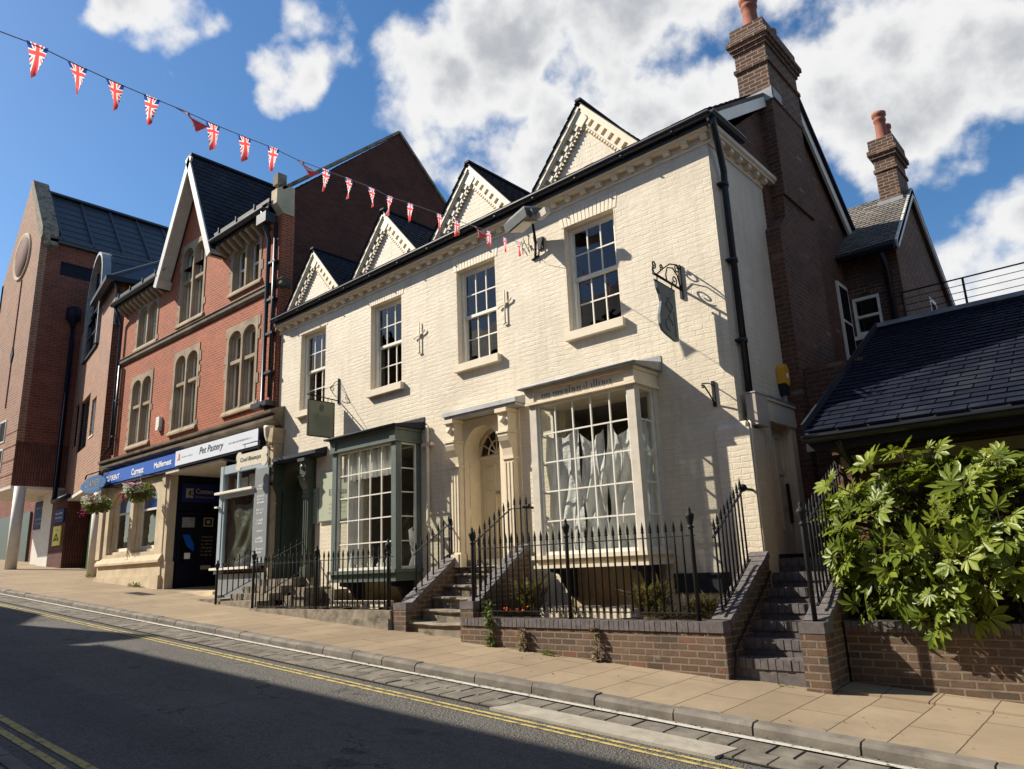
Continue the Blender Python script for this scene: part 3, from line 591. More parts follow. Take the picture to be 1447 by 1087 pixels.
# --- bay windows
def bay(x0,x1,yf,ztop,zg1,zg0,zb,fm,bm,pm,sm,cols=5,rows=5,roofm='lead',sgn=None):
    t=.13
    posts=[(x0,x0+t,yf,yf+t),(x1-t,x1,yf,yf+t),(x0,x0+.10,D-.10,D+.02),(x1-.10,x1,D-.10,D+.02)]
    o=MB(); e=.05
    o.box(x0-.02,x1+.02,yf-.02,D+.02,zg1,ztop-.05); o.box(x0-.05,x1+.05,yf-.05,D+.02,ztop-.048,ztop-.002)
    o.box(x0-.05,x1+.05,yf-.05,D+.02,zg1-.035,zg1-.002)
    for xx in (x0-.035,x1-t-.0): o.box(xx,xx+t+.035,yf-.045,yf-.018,zg1+.002,ztop-.052)
    B=o.build('bay_window',M[fm],house)
    for q_ in posts: o=MB(); o.box(*q_,zg0,zg1-.036); o.build('post',M[pm],B)
    o=MB(); p=[(yf-.13,ztop),(yf-.13,ztop+.035),(D+.02,ztop+.15),(D+.02,ztop)]
    o.prism(p,'x',x0-.12,x1+.12); o.tube([(x0-.12,yf-.13,ztop+.02),(x1+.12,yf-.13,ztop+.02)],.022,8); o.box(x0-.10,x1+.12,D-.012,D-.002,ztop+.12,ztop+.24); o.build('bay_roof',M[roofm],B)
    o=MB(); o.box(x0-.04,x1+.04,yf-.06,D+.02,zg0-.06,zg0-.002); o.box(x0,x1,yf,D+.02,zb,zg0-.062); o.box(x0-.03,x1+.03,yf-.03,D+.02,zb-.05,zb-.002); o.build('sill',M[sm],B)
    o=MB(); b=.0105
    xa,xb=x0+t,x1-t
    o.box(xa,xa+.03,yf+.03,yf+.09,zg0,zg1-.04); o.box(xb-.03,xb,yf+.03,yf+.09,zg0,zg1-.04); o.box(xa+.03,xb-.03,yf+.028,yf+.09,zg1-.07,zg1-.037); o.box(xa+.03,xb-.03,yf+.028,yf+.09,zg0,zg0+.05)
    for i in range(1,cols): xx=xa+(xb-xa)*i/cols; o.box(xx-b,xx+b,yf+.045,yf+.075,zg0+.05,zg1-.07)
    for j in range(1,rows): zz=zg0+.05+(zg1-.07-zg0-.05)*j/rows; o.box(xa+.03,xb-.03,yf+.047,yf+.073,zz-b,zz+b)
    for xx,s in ((x0,1),(x1,-1)):
        ya,yb=yf+t,D-.10
        q0,q1=sorted((xx+s*.03,xx+s*.075))
        o.box(q0,q1,ya,ya+.03,zg0,zg1-.04); o.box(q0,q1,yb-.03,yb,zg0,zg1-.04); o.box(q0+.002,q1-.002,ya+.03,yb-.03,zg1-.07,zg1-.037); o.box(q0+.002,q1-.002,ya+.03,yb-.03,zg0,zg0+.05)
        for j in range(1,rows): zz=zg0+.05+(zg1-.07-zg0-.05)*j/rows; o.box(q0+.008,q1-.008,ya+.03,yb-.03,zz-b,zz+b)
    o.build('glazing_bar',M[bm],B)
    o=MB(); o.quad((xa,yf+.06,zg0),(xb,yf+.06,zg0),(xb,yf+.06,zg1),(xa,yf+.06,zg1))
    for xx in (x0+.05,x1-.05): o.quad((xx,yf+t,zg0),(xx,D-.1,zg0),(xx,D-.1,zg1),(xx,yf+t,zg1))
    o.build('pane',M['glass_old'],B)
    # room behind, and inner floor and ceiling of the bay
    r=MB(); r.box(x0+.06,x1-.06,yf+.1,D+.02,zg0+.002,zg0+.03); r.box(x0+.06,x1-.06,yf+.1,D+.02,zg1-.03,zg1-.004); r.build('window_board',M['white_trim'],B)
    r=MB(); X0,X1=x0-.5,x1+.6; Yb=D+2.6
    r.quad((X0,Yb,1.3),(X1,Yb,1.3),(X1,Yb,4.1),(X0,Yb,4.1)); r.quad((X0,D+.18,1.3),(X0,Yb,1.3),(X0,Yb,4.1),(X0,D+.18,4.1)); r.quad((X1,D+.18,1.3),(X1,Yb,1.3),(X1,Yb,4.1),(X1,D+.18,4.1)); r.quad((X0,D+.18,4.1),(X1,D+.18,4.1),(X1,Yb,4.1),(X0,Yb,4.1)); r.quad((X0,D+.18,1.32),(X1,D+.18,1.32),(X1,Yb,1.32),(X0,Yb,1.32)); r.build('room_wall',M['room'],B)
    return B
bayR=bay(-7.22,-5.30,8.68,4.28,4.06,1.74,1.60,'cream','white_trim','buff_post','cream')
tag(bayR,'cream bay window hung inside with plastic dust sheets')
bayL=bay(-12.42,-10.46,8.68,4.20,3.97,1.64,1.48,'green','white_trim','teal','green',roofm='slate_dark')
tag(bayL,'sage green bay window with a pale valance and ornaments')
# faded lettering painted out on the cream fascia
o=MB(); rq=random.Random(11)
squiggle(o,(-6.95,8.655,4.085),(1,0,0),(0,0,1),1.3,.12,rq); b_=o.build('faded_lettering',M['ink_soft'],bayR)
# iron brackets and stone corbel under bays
for B,x0,x1,zb in ((bayR,-7.22,-5.30,1.6),(bayL,-12.42,-10.46,1.46)):
    for xx in (x0+.25,x1-.25):
        o=MB(); o.prism([(8.75,zb-.012),(D+.01,zb-.012),(D+.01,zb-.50),(9.2,zb-.46),(9.05,zb-.28),(8.95,zb-.14),(8.75,zb-.1)],'x',xx-.05,xx+.05); o.build('bay_bracket',M['plinth'],B)
# things seen inside the bays
rs=random.Random(21)
def hang(x0,x1,z0,z1,y,seed,amp=.05,sag=.1,slant=0,crump=1):
    q=random.Random(seed); mb=MB(); n,m=48,34; ph=[q.uniform(0,6.28) for _ in range(6)]; vs=[]
    for j in range(m+1):
        t=j/m
        for i in range(n+1):
            s=i/n; x=x0+(x1-x0)*(s*(1-.10*t)+.05*t)+slant*(1-t)
            top=z1-sag*(1-(2*s-1)**2)*(1)
            z=z0+(top-z0)*t
            yy=y+amp*(math.sin(s*11+ph[0]+t*2.5)*.5+math.sin(s*23+ph[1]-t*5+2*math.sin(t*6))*.3+math.sin(s*6+t*9+ph[2])*.5+math.sin(s*14-t*13+ph[3])*.35)*(.35+.8*(1-t))
            x+=.03*math.sin(t*9+ph[4]+s*3)*(1-t); z+=.02*math.sin(s*13+ph[5])*t
            vs.append((x,yy,z))
    fs=[(j*(n+1)+i,j*(n+1)+i+1,(j+1)*(n+1)+i+1,(j+1)*(n+1)+i) for j in range(m) for i in range(n)]
    mb.add(vs,fs,0,True); return mb
sheets=[(-7.10,-6.42,1.76,3.58,8.87,1,.05,.10,0,'left of the three plastic dust sheets, hanging in pale folds inside the cream bay'),
 (-6.50,-6.02,1.76,3.54,8.93,2,.09,.16,.04,'middle of the three plastic dust sheets, sagging in the cream bay window'),
 (-6.00,-5.48,1.76,3.60,8.95,5,.10,.20,-.04,'right of the three plastic dust sheets, creased and hanging in the cream bay window')]
for a,b,c_,d_,yy,sd,am,sg,sl,lab in sheets:
    tag(hang(a,b,c_,d_,yy,sd,am,sg,sl).build('dust_sheet',M['sheet'],recalc=False),lab,'dust sheet','dust sheets hung in the bay window')
o=hang(8.86,9.24,1.78,3.62,0,9,.02,.05); o.v=[(-5.43+p[1],p[0],p[2]) for p in o.v]; tag(o.build('dust_sheet',M['sheet'],recalc=False),'narrow plastic dust sheet hanging inside the right side panes of the cream bay','dust sheet','dust sheets hung in the bay window')
# valance and side curtain in the green bay
def folds(x0,x1,z0,z1,y,n,amp,dx=0):
    mb=MB(); k=n*8; vs=[]
    for j in (0,1):
        for i in range(k+1):
            s=i/k; vs.append((x0+(x1-x0)*s,y+amp*math.sin(s*n*6.283),z0 if j==0 else z1))
    mb.add(vs,[(i,i+1,k+2+i,k+1+i) for i in range(k)],0,True); return mb
tag(folds(-12.26,-10.62,3.36,3.9,8.84,10,.035).build('valance',M['curtain'],recalc=False),'pale pleated valance across the top of the green bay window','curtain')
mb=folds(0,.42,1.75,3.36,0,5,.03); mb.v=[(-12.10+p[1]*1.0+p[0]*.75,8.86+p[0]*.25,p[2]) for p in mb.v]
tag(mb.build('curtain',M['curtain'],recalc=False),'pale side curtain at the left of the green bay window','curtain')
ys=8.86
def jug(x,h,lab,mat='china',r=.05):
    o=MB(); o.lathe((x,ys,1.672),[(r*.7,0),(r,.04),(r*1.1,h*.35),(r*.6,h*.7),(r*.5,h*.85),(r*.7,h),(r*.55,h),(r*.4,h*.8)],14)
    if h>.2: o.tube([(x+r*.5,ys,1.672+h*.85),(x+r*1.5,ys,1.672+h*.8),(x+r*1.6,ys,1.672+h*.5),(x+r*1.0,ys,1.672+h*.35)],.008,6)
    tag(o.build('ornament',M[mat]),lab,'ornament','ornaments on the green bay window sill')
jug(-11.98,.30,'tall white jug farthest left on the green bay window sill'); jug(-11.72,.14,'low white bowl second from the left on the green bay window sill',r=.075); jug(-11.42,.22,'middle white jug on the green bay window sill',r=.055); jug(-11.12,.16,'squat white pot on the green bay window sill, right of the middle jug',r=.07); jug(-10.85,.34,'tallest white jug at the right end of the green bay window sill',r=.065)
o=MB(); o.lathe((-11.2,9.9,1.33),[(.22,0),(.24,.3),(.16,.55),(.20,.8),(.22,1.05),(.08,1.15),(.07,1.3),(.0,1.32)],14); tag(o.build('dress_form',M['mannequin']),'dim grey dress form standing inside the green bay','dress form')
# --- portico of the middle door
def portico(x0,x1,sx0,sx1,pil,zc,yc,open_a,open_b,spring,rise,zbase,mat,dmat,doorx,yd,zdoor,roofm,fan,floorz):
    p=MB(); yf=D-.13
    # arched screen in line with the wall, pilasters with consoles in front
    p.arched(sx0,sx1,zbase,zc-.06,D-.02,[(open_a,open_b,zbase+.01,spring,rise)],.34,0,14)
    P=p.build('doorcase',M[mat],house)
    p=MB(); p.prism([(yc,zc),(yc,zc+.075),(D+.01,zc+.17),(D+.01,zc)],'x',x0,x1); p.box(x0+.03,x1-.03,yc+.03,D+.01,zc-.045,zc-.002); p.build('canopy',M[roofm],P)
    for (a,b) in pil:
        q=MB(); 
        q.box(a+.02,b-.02,yf,D+.0,zbase,zc-.86); q.box(a-.01,b+.01,yf-.03,D,zbase-.0,zbase+.22); q.box(a,b,yf-.025,D,zc-.90,zc-.855)
        for k in range(3): xx=a+.055+k*(b-a-.11)/2; q.box(xx-.016,xx+.016,yf-.012,yf+.01,zbase+.27,zc-.95)
        q.prism([(yf-.01,zc-.85),(yf-.03,zc-.72),(yf-.10,zc-.60),(yf-.13,zc-.52),(yf-.13,zc-.47),(D,zc-.47),(D,zc-.85)],'x',a+.02,b-.02)
        q.box(a,b,yf-.15,D,zc-.468,zc-.43); q.box(a+.02,b-.02,yf-.11,D,zc-.428,zc-.12); q.box(a,b,yf-.17,D,zc-.118,zc-.05)
        q.lathe(((a+b)/2,yf-.135,zc-.24),[(0,-.02),(.055,-.015),(.06,.02),(.05,.03)],12,0,'y')
        q.build('pilaster',M[mat],P)
    # panelled reveals and ceiling
    r=MB(); r.box(open_a-.04,open_a-.002,D+.32,yd+.06,zbase,spring+rise+.05); r.box(open_b+.002,open_b+.04,D+.32,yd+.06,zbase,spring+rise+.05); r.box(open_a,open_b,D+.32,yd+.06,spring+rise-.0,spring+rise+.05)
    for z0,z1 in ((floorz+.15,floorz+.75),(floorz+.9,spring-.15)):
        r.box(open_a-.002,open_a+.015,D+.10,yd-.08,z0,z1); r.box(open_b-.015,open_b+.002,D+.10,yd-.08,z0,z1)
    r.build('reveal',M[mat],P)
    d=MB(); d.box(open_a,open_b,yd,yd+.05,floorz,zdoor); s=open_b-open_a
    for (u0,u1,z0,z1) in ((.10,.44,.12,.62),(.56,.90,.12,.62),(.10,.44,.72,1.28),(.56,.90,.72,1.28),(.10,.44,1.38,1.72),(.56,.90,1.38,1.72)):
        k=(zdoor-floorz)/1.82; X0,X1=open_a+u0*s,open_a+u1*s; Z0,Z1=floorz+z0*k,floorz+z1*k
        for (a,b,c_,e) in ((X0,X1,Z0,Z0+.02),(X0,X1,Z1-.02,Z1),(X0,X0+.02,Z0+.02,Z1-.02),(X1-.02,X1,Z0+.02,Z1-.02)): d.box(a,b,yd-.012,yd+.004,c_,e)
        d.box(X0+.05,X1-.05,yd-.009,yd+.004,Z0+.05,Z1-.05)
    DR=d.build('door',M[dmat],P)
    d=MB(); d.lathe((open_a+s*.90,yd-.06,floorz+1.0),[(.0,-.0),(.03,.0),(.035,.02),(.02,.04),(.012,.065)],10,0,'y'); d.box(open_a+s*.45,open_a+s*.55,yd-.02,yd-.001,floorz+1.12,floorz+1.17); d.build('door_knob',M['steel'],DR)
    f=MB(); f.box(open_a,open_b,yd-.03,yd+.05,zdoor+.0,zdoor+.05); xc=(open_a+open_b)/2
    if fan:
        f2=MB(); 
        for k in range(7):
            a=math.pi*k/6; f2.tube([(xc,yd-.004,zdoor+.07),(xc+(s/2-.01)*math.cos(a),yd-.004,zdoor+.05+(spring+rise-zdoor-.06)*math.sin(a))],.014,6)
        f2.tube([(xc+(s*.24)*math.cos(math.pi*i/12),yd-.004,zdoor+.05+(spring+rise-zdoor)*.5*math.sin(math.pi*i/12)) for i in range(13)],.014,6)
        f2.arched(open_a,open_b,zdoor+.05,spring+rise+.02,yd-.012,[(open_a+.03,open_b-.03,zdoor+.06,zdoor+.08,spring+rise-zdoor-.12)],.04)
        F=f2.build('fanlight',M[mat],P); g=MB(); g.quad((open_a,yd+.02,zdoor),(open_b,yd+.02,zdoor),(open_b,yd+.02,spring+rise),(open_a,yd+.02,spring+rise)); g.build('pane',M['glass'],F); g=MB(); g.box(open_a-.1,open_b+.1,yd+.3,yd+.35,zdoor-.1,spring+rise+.1); g.build('hall',M['dark'],F)
    else: f.box(open_a,open_b,yd+.0,yd+.04,zdoor+.05,spring+rise)
    f.build('door_frame',M[mat],P)
    return P
pc=portico(-9.52,-7.76,-9.55,-7.95,((-9.54,-9.29),(-8.26,-8.00)),4.25,8.97,-9.28,-8.42,3.60,.44,1.62,'cream','cream_door',0,9.68,3.50,'pale_lead',True,1.74)
tag(pc,'cream doorcase with an arched fanlight and lead canopy')
pg=portico(-15.26,-13.52,-15.5,-13.9,((-15.42,-15.22),(-14.20,-13.94)),4.14,9.0,-15.24,-14.26,3.48,.44,1.55,'green_dark','green_dark',0,9.68,3.45,'slate_dark',False,1.60)
tag(pg,'dark green doorcase under a slate canopy')
o=MB(); text_mb(o,'2',(-8.62,9.655,2.86),(1,0,0),(0,0,1),height=.15); o.build('door_number',M['ink'],pc)
# --- flank door with pilasters and glazed panels, facing right
f=MB(); X=HX1
f.box(X-.01,X+.07,9.98,10.17,1.40,3.46); f.box(X-.01,X+.07,10.93,11.12,1.40,3.46); f.box(X-.01,X+.09,9.95,11.14,3.462,3.62); f.box(X-.01,X+.085,9.93,11.145,3.622,3.76); f.box(X-.01,X+.11,9.91,11.145,3.762,3.80); f.box(X+.07,X+.085,10.15,10.95,3.49,3.59); f.box(X-.01,X+.10,9.96,10.19,1.40,1.62); f.box(X-.01,X+.10,10.91,11.13,1.40,1.62)
DC=f.build('doorcase',M['cream'],house); tag(DC,'plain cream doorcase on the shaded right flank')
f=MB(); f.prism([(9.90,3.802),(11.145,3.802),(11.145,3.825),(9.90,3.825)],'x',X-.01,X+.12); f.build('canopy',M['lead'],DC)
f=MB(); f.wall_x(10.18,10.92,1.48,3.42,X-.06,[(10.27,10.83,2.35,2.75),(10.27,10.83,2.82,3.28),(10.27,10.83,1.95,2.28)],.04); f.wall_x(10.18,10.92,1.48,3.42,X-.08,[],.01)
for (a,b) in ((1.6,1.88),): f.box(X-.07,X-.045,10.3,10.8,a,b)
DR=f.build('door',M['cream'],DC)
f=MB(); f.box(X-.062,X-.03,10.5,10.52,1.95,3.28); f.build('glazing_bar',M['cream'],DR)
f=MB(); f.box(X-.06,X-.02,10.80,10.84,2.05,2.62); f.build('handle',M['black'],DR)
# --- wall tie crosses
def tie(x,z,lab=None):
    o=MB(); y=D-.03
    o.tube([(x,y,z-.30),(x,y,z+.32)],.013,6)
    o.tube([(x-.16,y,z+.0),(x-.12,y,z+.03),(x,y,z+.05),(x+.12,y,z+.08),(x+.16,y,z+.13)],.013,6); o.box(x-.018,x+.018,y-.012,D+.0,z+.02,z+.08); o.tube([(x-.05,y,z-.31),(x+.02,y,z-.30)],.018,6)
    o.build('wall_tie',M['buff_post'],house)  # cream ties in a darker buff, their shadow put into the colour
tie(-10.44,6.05); tie(-8.17,6.08)
# cream downpipe & cable between left bay and portico
o=MB(); o.tube([(-10.22,D-.05,4.1),(-10.22,D-.05,2.55),(-10.16,D-.12,2.4),(-9.95,D-.12,2.1)],.035,8); o.box(-10.36,-10.1,D-.08,D,3.86,3.92); o.tube([(-10.22,D-.05,4.25),(-10.22,D-.05,3.4)],.028,8); o.build('waste_pipe',M['cream'],house)
o=MB(); o.tube([(-15.5,9.0,4.9),(-15.5,9.1,4.7),(-15.5,9.12,1.7)],.05,8); o.lathe((-15.5,9.05,4.55),[(.05,0),(.06,.1),(.11,.25),(.13,.42),(.13,.48)],10)
for z in (2.3,3.1,3.9): o.tube([(-15.5,9.12,z),(-15.5,9.12,z+.08)],.064,8)
o.build('drainpipe',M['cream'],house)
# lower wall faces below the bays
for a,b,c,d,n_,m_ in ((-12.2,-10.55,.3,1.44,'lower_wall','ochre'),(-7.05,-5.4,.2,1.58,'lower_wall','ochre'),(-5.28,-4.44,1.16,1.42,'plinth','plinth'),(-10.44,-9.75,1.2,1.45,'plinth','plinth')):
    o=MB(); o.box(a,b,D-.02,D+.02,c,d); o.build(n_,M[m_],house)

# the old eaves run a little out of level, higher towards the right
def out_of_level():
    done=set()
    def k(z): return min(1,max(0,(z-7.2)/.2))
    for ob in list(house.children_recursive):
        w=WL[ob]
        if ob.data.users>1:
            if w.z>7.3 and ob.name.startswith('cornice_block'): ob.location.z+=.0165*(w.x+9.8)
            continue
        if ob.name.startswith(('window','sash','pane','room','chimney','flaunching')) : continue
        for v in ob.data.vertices:
            z=v.co.z+w.z
            if z>7.2: v.co.z+=.0165*(v.co.x+w.x+9.8)*k(z)
out_of_level()
# ================================================================ red brick Victorian building
RX0,RX1=-25.6,-15.62
rb=thing('brick_building','tall red brick Victorian building with pointed front gable and arched stone windows','building',(-20.6,D,gz(-20.6,D)))
F1=[(-24.42,5.65,8.02,7.0),(-21.40,5.68,8.17,7.15),(-18.24,5.72,8.16,7.15)]
F2=[(-24.40,8.88,10.5,None),(-21.38,8.95,11.58,10.35),(-18.24,9.06,10.66,None)]
WW=1.6
holes=[(x,x+WW,z0,z1) for x,z0,z1,_ in F1+F2]+[(-25.35,-15.9,.2,4.98)]
w=MB(); w.wall_y(RX0,RX1,.2,10.78,D,[h for h in holes if h[3]<10.78 or h[2]<5]+[(-21.38,-21.38+WW,8.95,10.78)],.3)
# pointed front gable above the eaves, with the upper part of the middle window cut out
GX,GA=-20.42,13.95
def gx(z,s): return GX+s*(GA-z)/2.08
wx0,wx1=-21.38,-19.78
for yy in (D,D+.3):
    w.add([(gx(10.78,-1),yy,10.78),(wx0,yy,10.78),(wx0,yy,11.58),(gx(11.58,-1),yy,11.58)],[(0,1,2,3)])
    w.add([(wx1,yy,10.78),(gx(10.78,1),yy,10.78),(gx(11.58,1),yy,11.58),(wx1,yy,11.58)],[(0,1,2,3)])
    w.add([(gx(11.58,-1),yy,11.58),(wx0,yy,11.58),(wx1,yy,11.58),(gx(11.58,1),yy,11.58),(GX,yy,GA)],[(0,1,2,3,4)])
for s in (-1,1): w.quad((gx(10.78,s),D,10.78),(gx(10.78,s),D+.3,10.78),(GX,D+.3,GA),(GX,D,GA))
w.build('front_wall',M['red_brick'],rb)
def stone_window(x0,z0,z1,trans,y=D-.02):
    """stone surround with two arched lights, mullion and (optional) transom"""
    sp=.11; mid=.09; a0=x0+sp; a1=x0+WW/2-mid/2; b0=x0+WW/2+mid/2; b1=x0+WW-sp
    rise=.26; spring=z1-.16-rise
    o=MB(); o.arched(x0,x0+WW,z0,z1,y,[(a0,a1,z0+.12,spring,rise),(b0,b1,z0+.12,spring,rise)],.34)
    # toothed quoins of the surround into the brick
    rq=random.Random(int(x0*10+z0)); z=z0
    while z<z1-.15:
        h=rq.uniform(.18,.32)
        if rq.random()<.55: o.box(x0-.09,x0-.0,y+.004,D+.05,z,min(z+h,z1)); 
        if rq.random()<.55: o.box(x0+WW,x0+WW+.09,y+.004,D+.05,z,min(z+h,z1))
        z+=h+.12
    o.prism([(y-.05,z0-.02),(y-.05,z0+.03),(y+.02,z0+.14),(y+.3,z0+.16),(y+.3,z0-.02)],'x',x0-.06,x0+WW+.06)
    # second order of moulding set back
    for a,b in ((a0,a1),(b0,b1)):
        o.arched(a,b,z0+.1,spring+rise+.02,y+.08,[(a+.04,b-.04,z0+.16,spring-.02,rise-.03)],.08)
    if trans: o.box(a0,a1,y+.04,y+.30,trans-.05,trans+.045); o.box(b0,b1,y+.04,y+.30,trans-.05,trans+.045)
    Wd=o.build('window',M['stone'],rb)
    f=MB(); g=MB()
    for a,b in ((a0+.04,b0),(b0+.04,b1)):
        bb=a1-.04 if b==b0 else b1-.04
        yy=y+.17
        f.box(a,a+.05,yy,yy+.05,z0+.16,spring+rise*.6); f.box(bb-.05,bb,yy,yy+.05,z0+.16,spring+rise*.6); f.box(a+.05,bb-.05,yy+.002,yy+.05,z0+.16,z0+.24)
        zm=trans if trans else z0+.16+(spring-z0)*.5
        f.box(a+.05,bb-.05,yy+.002,yy+.05,zm-.03,zm+.03); f.box(a,bb,yy+.003,yy+.05,spring+rise*.6-.02,spring+rise)
        g.quad((a,yy+.03,z0+.2),(bb,yy+.03,z0+.2),(bb,yy+.03,spring+rise),(a,yy+.03,spring+rise))
    f.build('sash',M['white_trim'],Wd); g.build('pane',M['glass'],Wd)
    c=MB(); c.box(x0,x0+WW*.42,D+.55,D+.58,z0,z1); c.build('curtain',M['curtain'],Wd)
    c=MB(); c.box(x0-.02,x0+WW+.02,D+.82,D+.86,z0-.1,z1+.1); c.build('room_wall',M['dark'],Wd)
for x,z0,z1,tr in F1+F2: stone_window(x,z0,z1,tr)
# string course, entablature over the shops
o=MB(); o.prism([(D+.02,8.62),(D-.05,8.62),(D-.09,8.68),(D-.09,8.76),(D-.12,8.80),(D-.06,8.86),(D+.02,8.86)],'x',RX0-.02,RX1+.14); o.box(RX1-.0,RX1+.02,D+.02,D+.25,8.64,8.84); o.build('string_course',M['dirty_shaded_stone'],rb)
o=MB(); e=.3
o.prism([(D+.02,4.985),(D-.06,4.985),(D-.06,5.03),(D-.12,5.06),(D-.14,5.12),(D-.22,5.14),(D-.30,5.17),(D-.31,5.24),(D-.26,5.27),(D-.26,5.30),(D-.36,5.33),(D-.37,5.39),(D-.30,5.42),(D+.02,5.52)],'x',RX0-.08,RX1+.35)
o.build('cornice',M['dirty_shaded_stone'],rb)
# slender flanking pilaster with drainpipes at the right edge
o=MB(); o.box(RX1-.30,RX1+.01,D-.05,D+.3,5.53,8.61); o.box(RX1-.30,RX1+.01,D-.05,D+.3,8.87,11.0); o.build('end_pier',M['red_brick'],rb)
# kneeler stones and coping at the right gable end
o=MB(); o.prism([(D-.26,10.85),(D-.26,11.25),(D-.05,11.40),(D+.25,11.42),(D+.25,10.62),(D-.05,10.62)],'x',RX1-.22,RX1+.05); o.build('kneeler',M['pale_stone'],rb); o=MB(); o.box(RX1-.2,RX1+.02,D-.24,D+.02,11.40,11.72); o.build('kneeler_cap',M['step_stone'],rb)
# right flank: big dark brick gable
o=MB(); o.prism([(D+.3,.3),(17.5,.3),(17.5,10.75),(13.1,14.66),(D+.1,11.25),(D+.1,10.5),(D+.3,10.5)],'x',RX1-.3,RX1); o.build('flank_wall',M['dark_brick'],rb)
o=MB(); o.beam((RX1-.12,D-.1,11.30),(RX1-.12,13.1,14.73),.34,.08); o.beam((RX1-.12,13.1,14.73),(RX1-.12,17.6,10.72),.34,.08); o.build('gable_coping',M['step_stone'],rb)
o=MB(); o.box(RX0,RX1-.35,17.2,17.5,.3,10.7); o.prism([(D+.3,.3),(17.2,.3),(17.2,10.7),(13.1,14.5),(D+.3,11)],'x',RX0,RX0+.25); o.box(RX0+.3,RX1-.35,10.75,10.8,.3,5.3); o.build('back_wall',M['dark_brick'],rb)
# roofs: main slope in two runs and the steep cross gable
rs_=random.Random(5); o=MB(); up=Vector((0,13.1-8.95,14.62-10.86)).normalized()
sl=(14.62-10.86)/(13.1-8.95)
for (xa,xb) in ((RX0-.1,GX-1.64),(GX+1.64,RX1-.2)):
    o.prism([(8.95,10.76),(13.1,14.52),(17.6,10.45),(17.6,10.55),(13.1,14.62),(8.95,10.86)],'x',xa,xb)
o.prism([(9.75,11.485),(13.1,14.52),(17.6,10.45),(17.6,10.55),(13.1,14.62),(9.75,11.585)],'x',GX-1.64,GX+1.64)
def clipm(a,b):
    x=RX0-.1+a; z=10.86+up.z*b; return abs(x-GX)>(GA+.1-z)/2.08-.02
# remove nothing behind the gable: the cross roof simply covers it
o.tiles((RX0-.1,8.93,10.865),(1,0,0),up,RX1-.2-(RX0-.1),5.55,.28,.19,.014,0,rs_,clip=clipm)
rfm=o.build('roof',M['slate_dark'],rb)
o=MB(); yb=8.88; za=14.19
for s in (-1,1):
    zf=10.55; xf=GX+s*(za-zf)/2.08
    ybk=lambda z: 8.95+(z-10.86)/sl+.15
    hi=[(GX,yb,za),(xf,yb,zf),(xf,max(ybk(zf),9.3),zf),(GX,ybk(za),za)]; k=.10
    o.add(hi+[(p[0]-s*.0,p[1],p[2]-.2) for p in hi],[(0,1,2,3),(4,5,6,7),(0,1,5,4),(1,2,6,5),(2,3,7,6),(3,0,4,7)])
    v=Vector((-s,0,2.08)).normalized(); Ls=math.hypot(xf-GX,za-zf)
    o.tiles((xf,yb,zf+.004),(0,1,0),v,4.3,Ls,.28,.19,.014,0,rs_,clip=lambda a,b,v=v,zf=zf:(yb+a)<ybk(zf+v.z*b)+.05)
o.beam((GX,yb,za+.05),(GX,ybk(za),za+.05),.16,.07); o.build('gable_roof',M['slate_dark'],rb)
o=MB()
for s in (-1,1):
    zf=10.42; xf=GX+s*(za-zf)/2.08; p=Vector((GX,yb-.02,za-.02)); q=Vector((xf,yb-.02,zf)); d=(q-p).normalized(); nrm=Vector((-d.z*s,0,d.x*s)); 
    if nrm.z>0: nrm=-nrm
    c=(p+q)/2+nrm*.11; o.obox(c,d,(0,1,0),nrm,(q-p).length/2,.03,.11)
    c=(p+q)/2+nrm*.13+Vector((0,.22,0)); o.obox(c,d,(0,1,0),nrm,(q-p).length/2-.08,.16,.012)
    o.obox(q+nrm*.10+Vector((0,.2,0))-d*.15,d,(0,1,0),nrm,.13,.22,.10)
o.build('barge_board',M['barge'],rb)
for (xa,xb) in ((RX0-.05,-22.05),(-18.72,RX1-.25)):
    o=MB(); half_gutter(o,(xa,8.90,10.76),(xb,8.90,10.76),.085); o.box(xa,xb,8.975,9.02,10.62,10.80); o.build('gutter',M['black'],rb)
for (xa,xb) in ((RX0-.05,-22.1),(-18.75,RX1-.22)):
    o=MB(); o.box(xa,xb,8.98,9.0,10.80,11.05)
    x=xa+.3
    while x<xb: o.box(x-.02,x+.02,8.95,8.985,10.74,11.12); x+=.95
    o.build('snow_guard',M['iron'],rb)
for (xa,xb) in ((RX0+.2,-22.2),(-18.6,RX1-.35)):
    x=xa; o=MB()
    while x<xb: o.prism([(D+.02,10.35),(D-.06,10.38),(D-.30,10.55),(D-.30,10.64),(D+.02,10.64)],'x',x-.05,x+.05); x+=.32
    o.box(xa-.2,xb+.1,D-.30,D+.01,10.642,10.68); o.build('eaves_bracket',M['stone'],rb)
o=MB()
o.tube([(-25.5,8.92,10.7),(-25.5,9.1,10.35),(-25.5,9.2,10.1),(-25.5,9.2,5.9),(-25.75,9.05,5.55)],.05,8); o.tube([(-25.3,9.2,8.6),(-25.3,9.2,5.6)],.045,8); o.box(-25.55,-25.26,9.17,9.24,7.4,7.46); o.box(-25.55,-25.26,9.17,9.24,6.2,6.26); o.build('drainpipe',M['black'],rb); o=MB()
o.tube([(-16.0,8.9,10.7),(-16.0,9.0,10.3),(-16.05,9.15,10.0),(-16.05,9.15,5.75),(-15.8,9.0,5.55)],.055,8); o.tube([(-15.78,9.17,10.4),(-15.78,9.17,5.8)],.05,8)
o.box(-16.2,-15.75,8.85,9.1,10.35,10.62); o.box(-16.3,-15.6,8.98,9.25,5.56,5.68)
for z in (6.4,7.4,8.3,9.3): o.box(-16.14,-15.70,9.12,9.26,z,z+.06)
o.build('drainpipe',M['black'],rb)
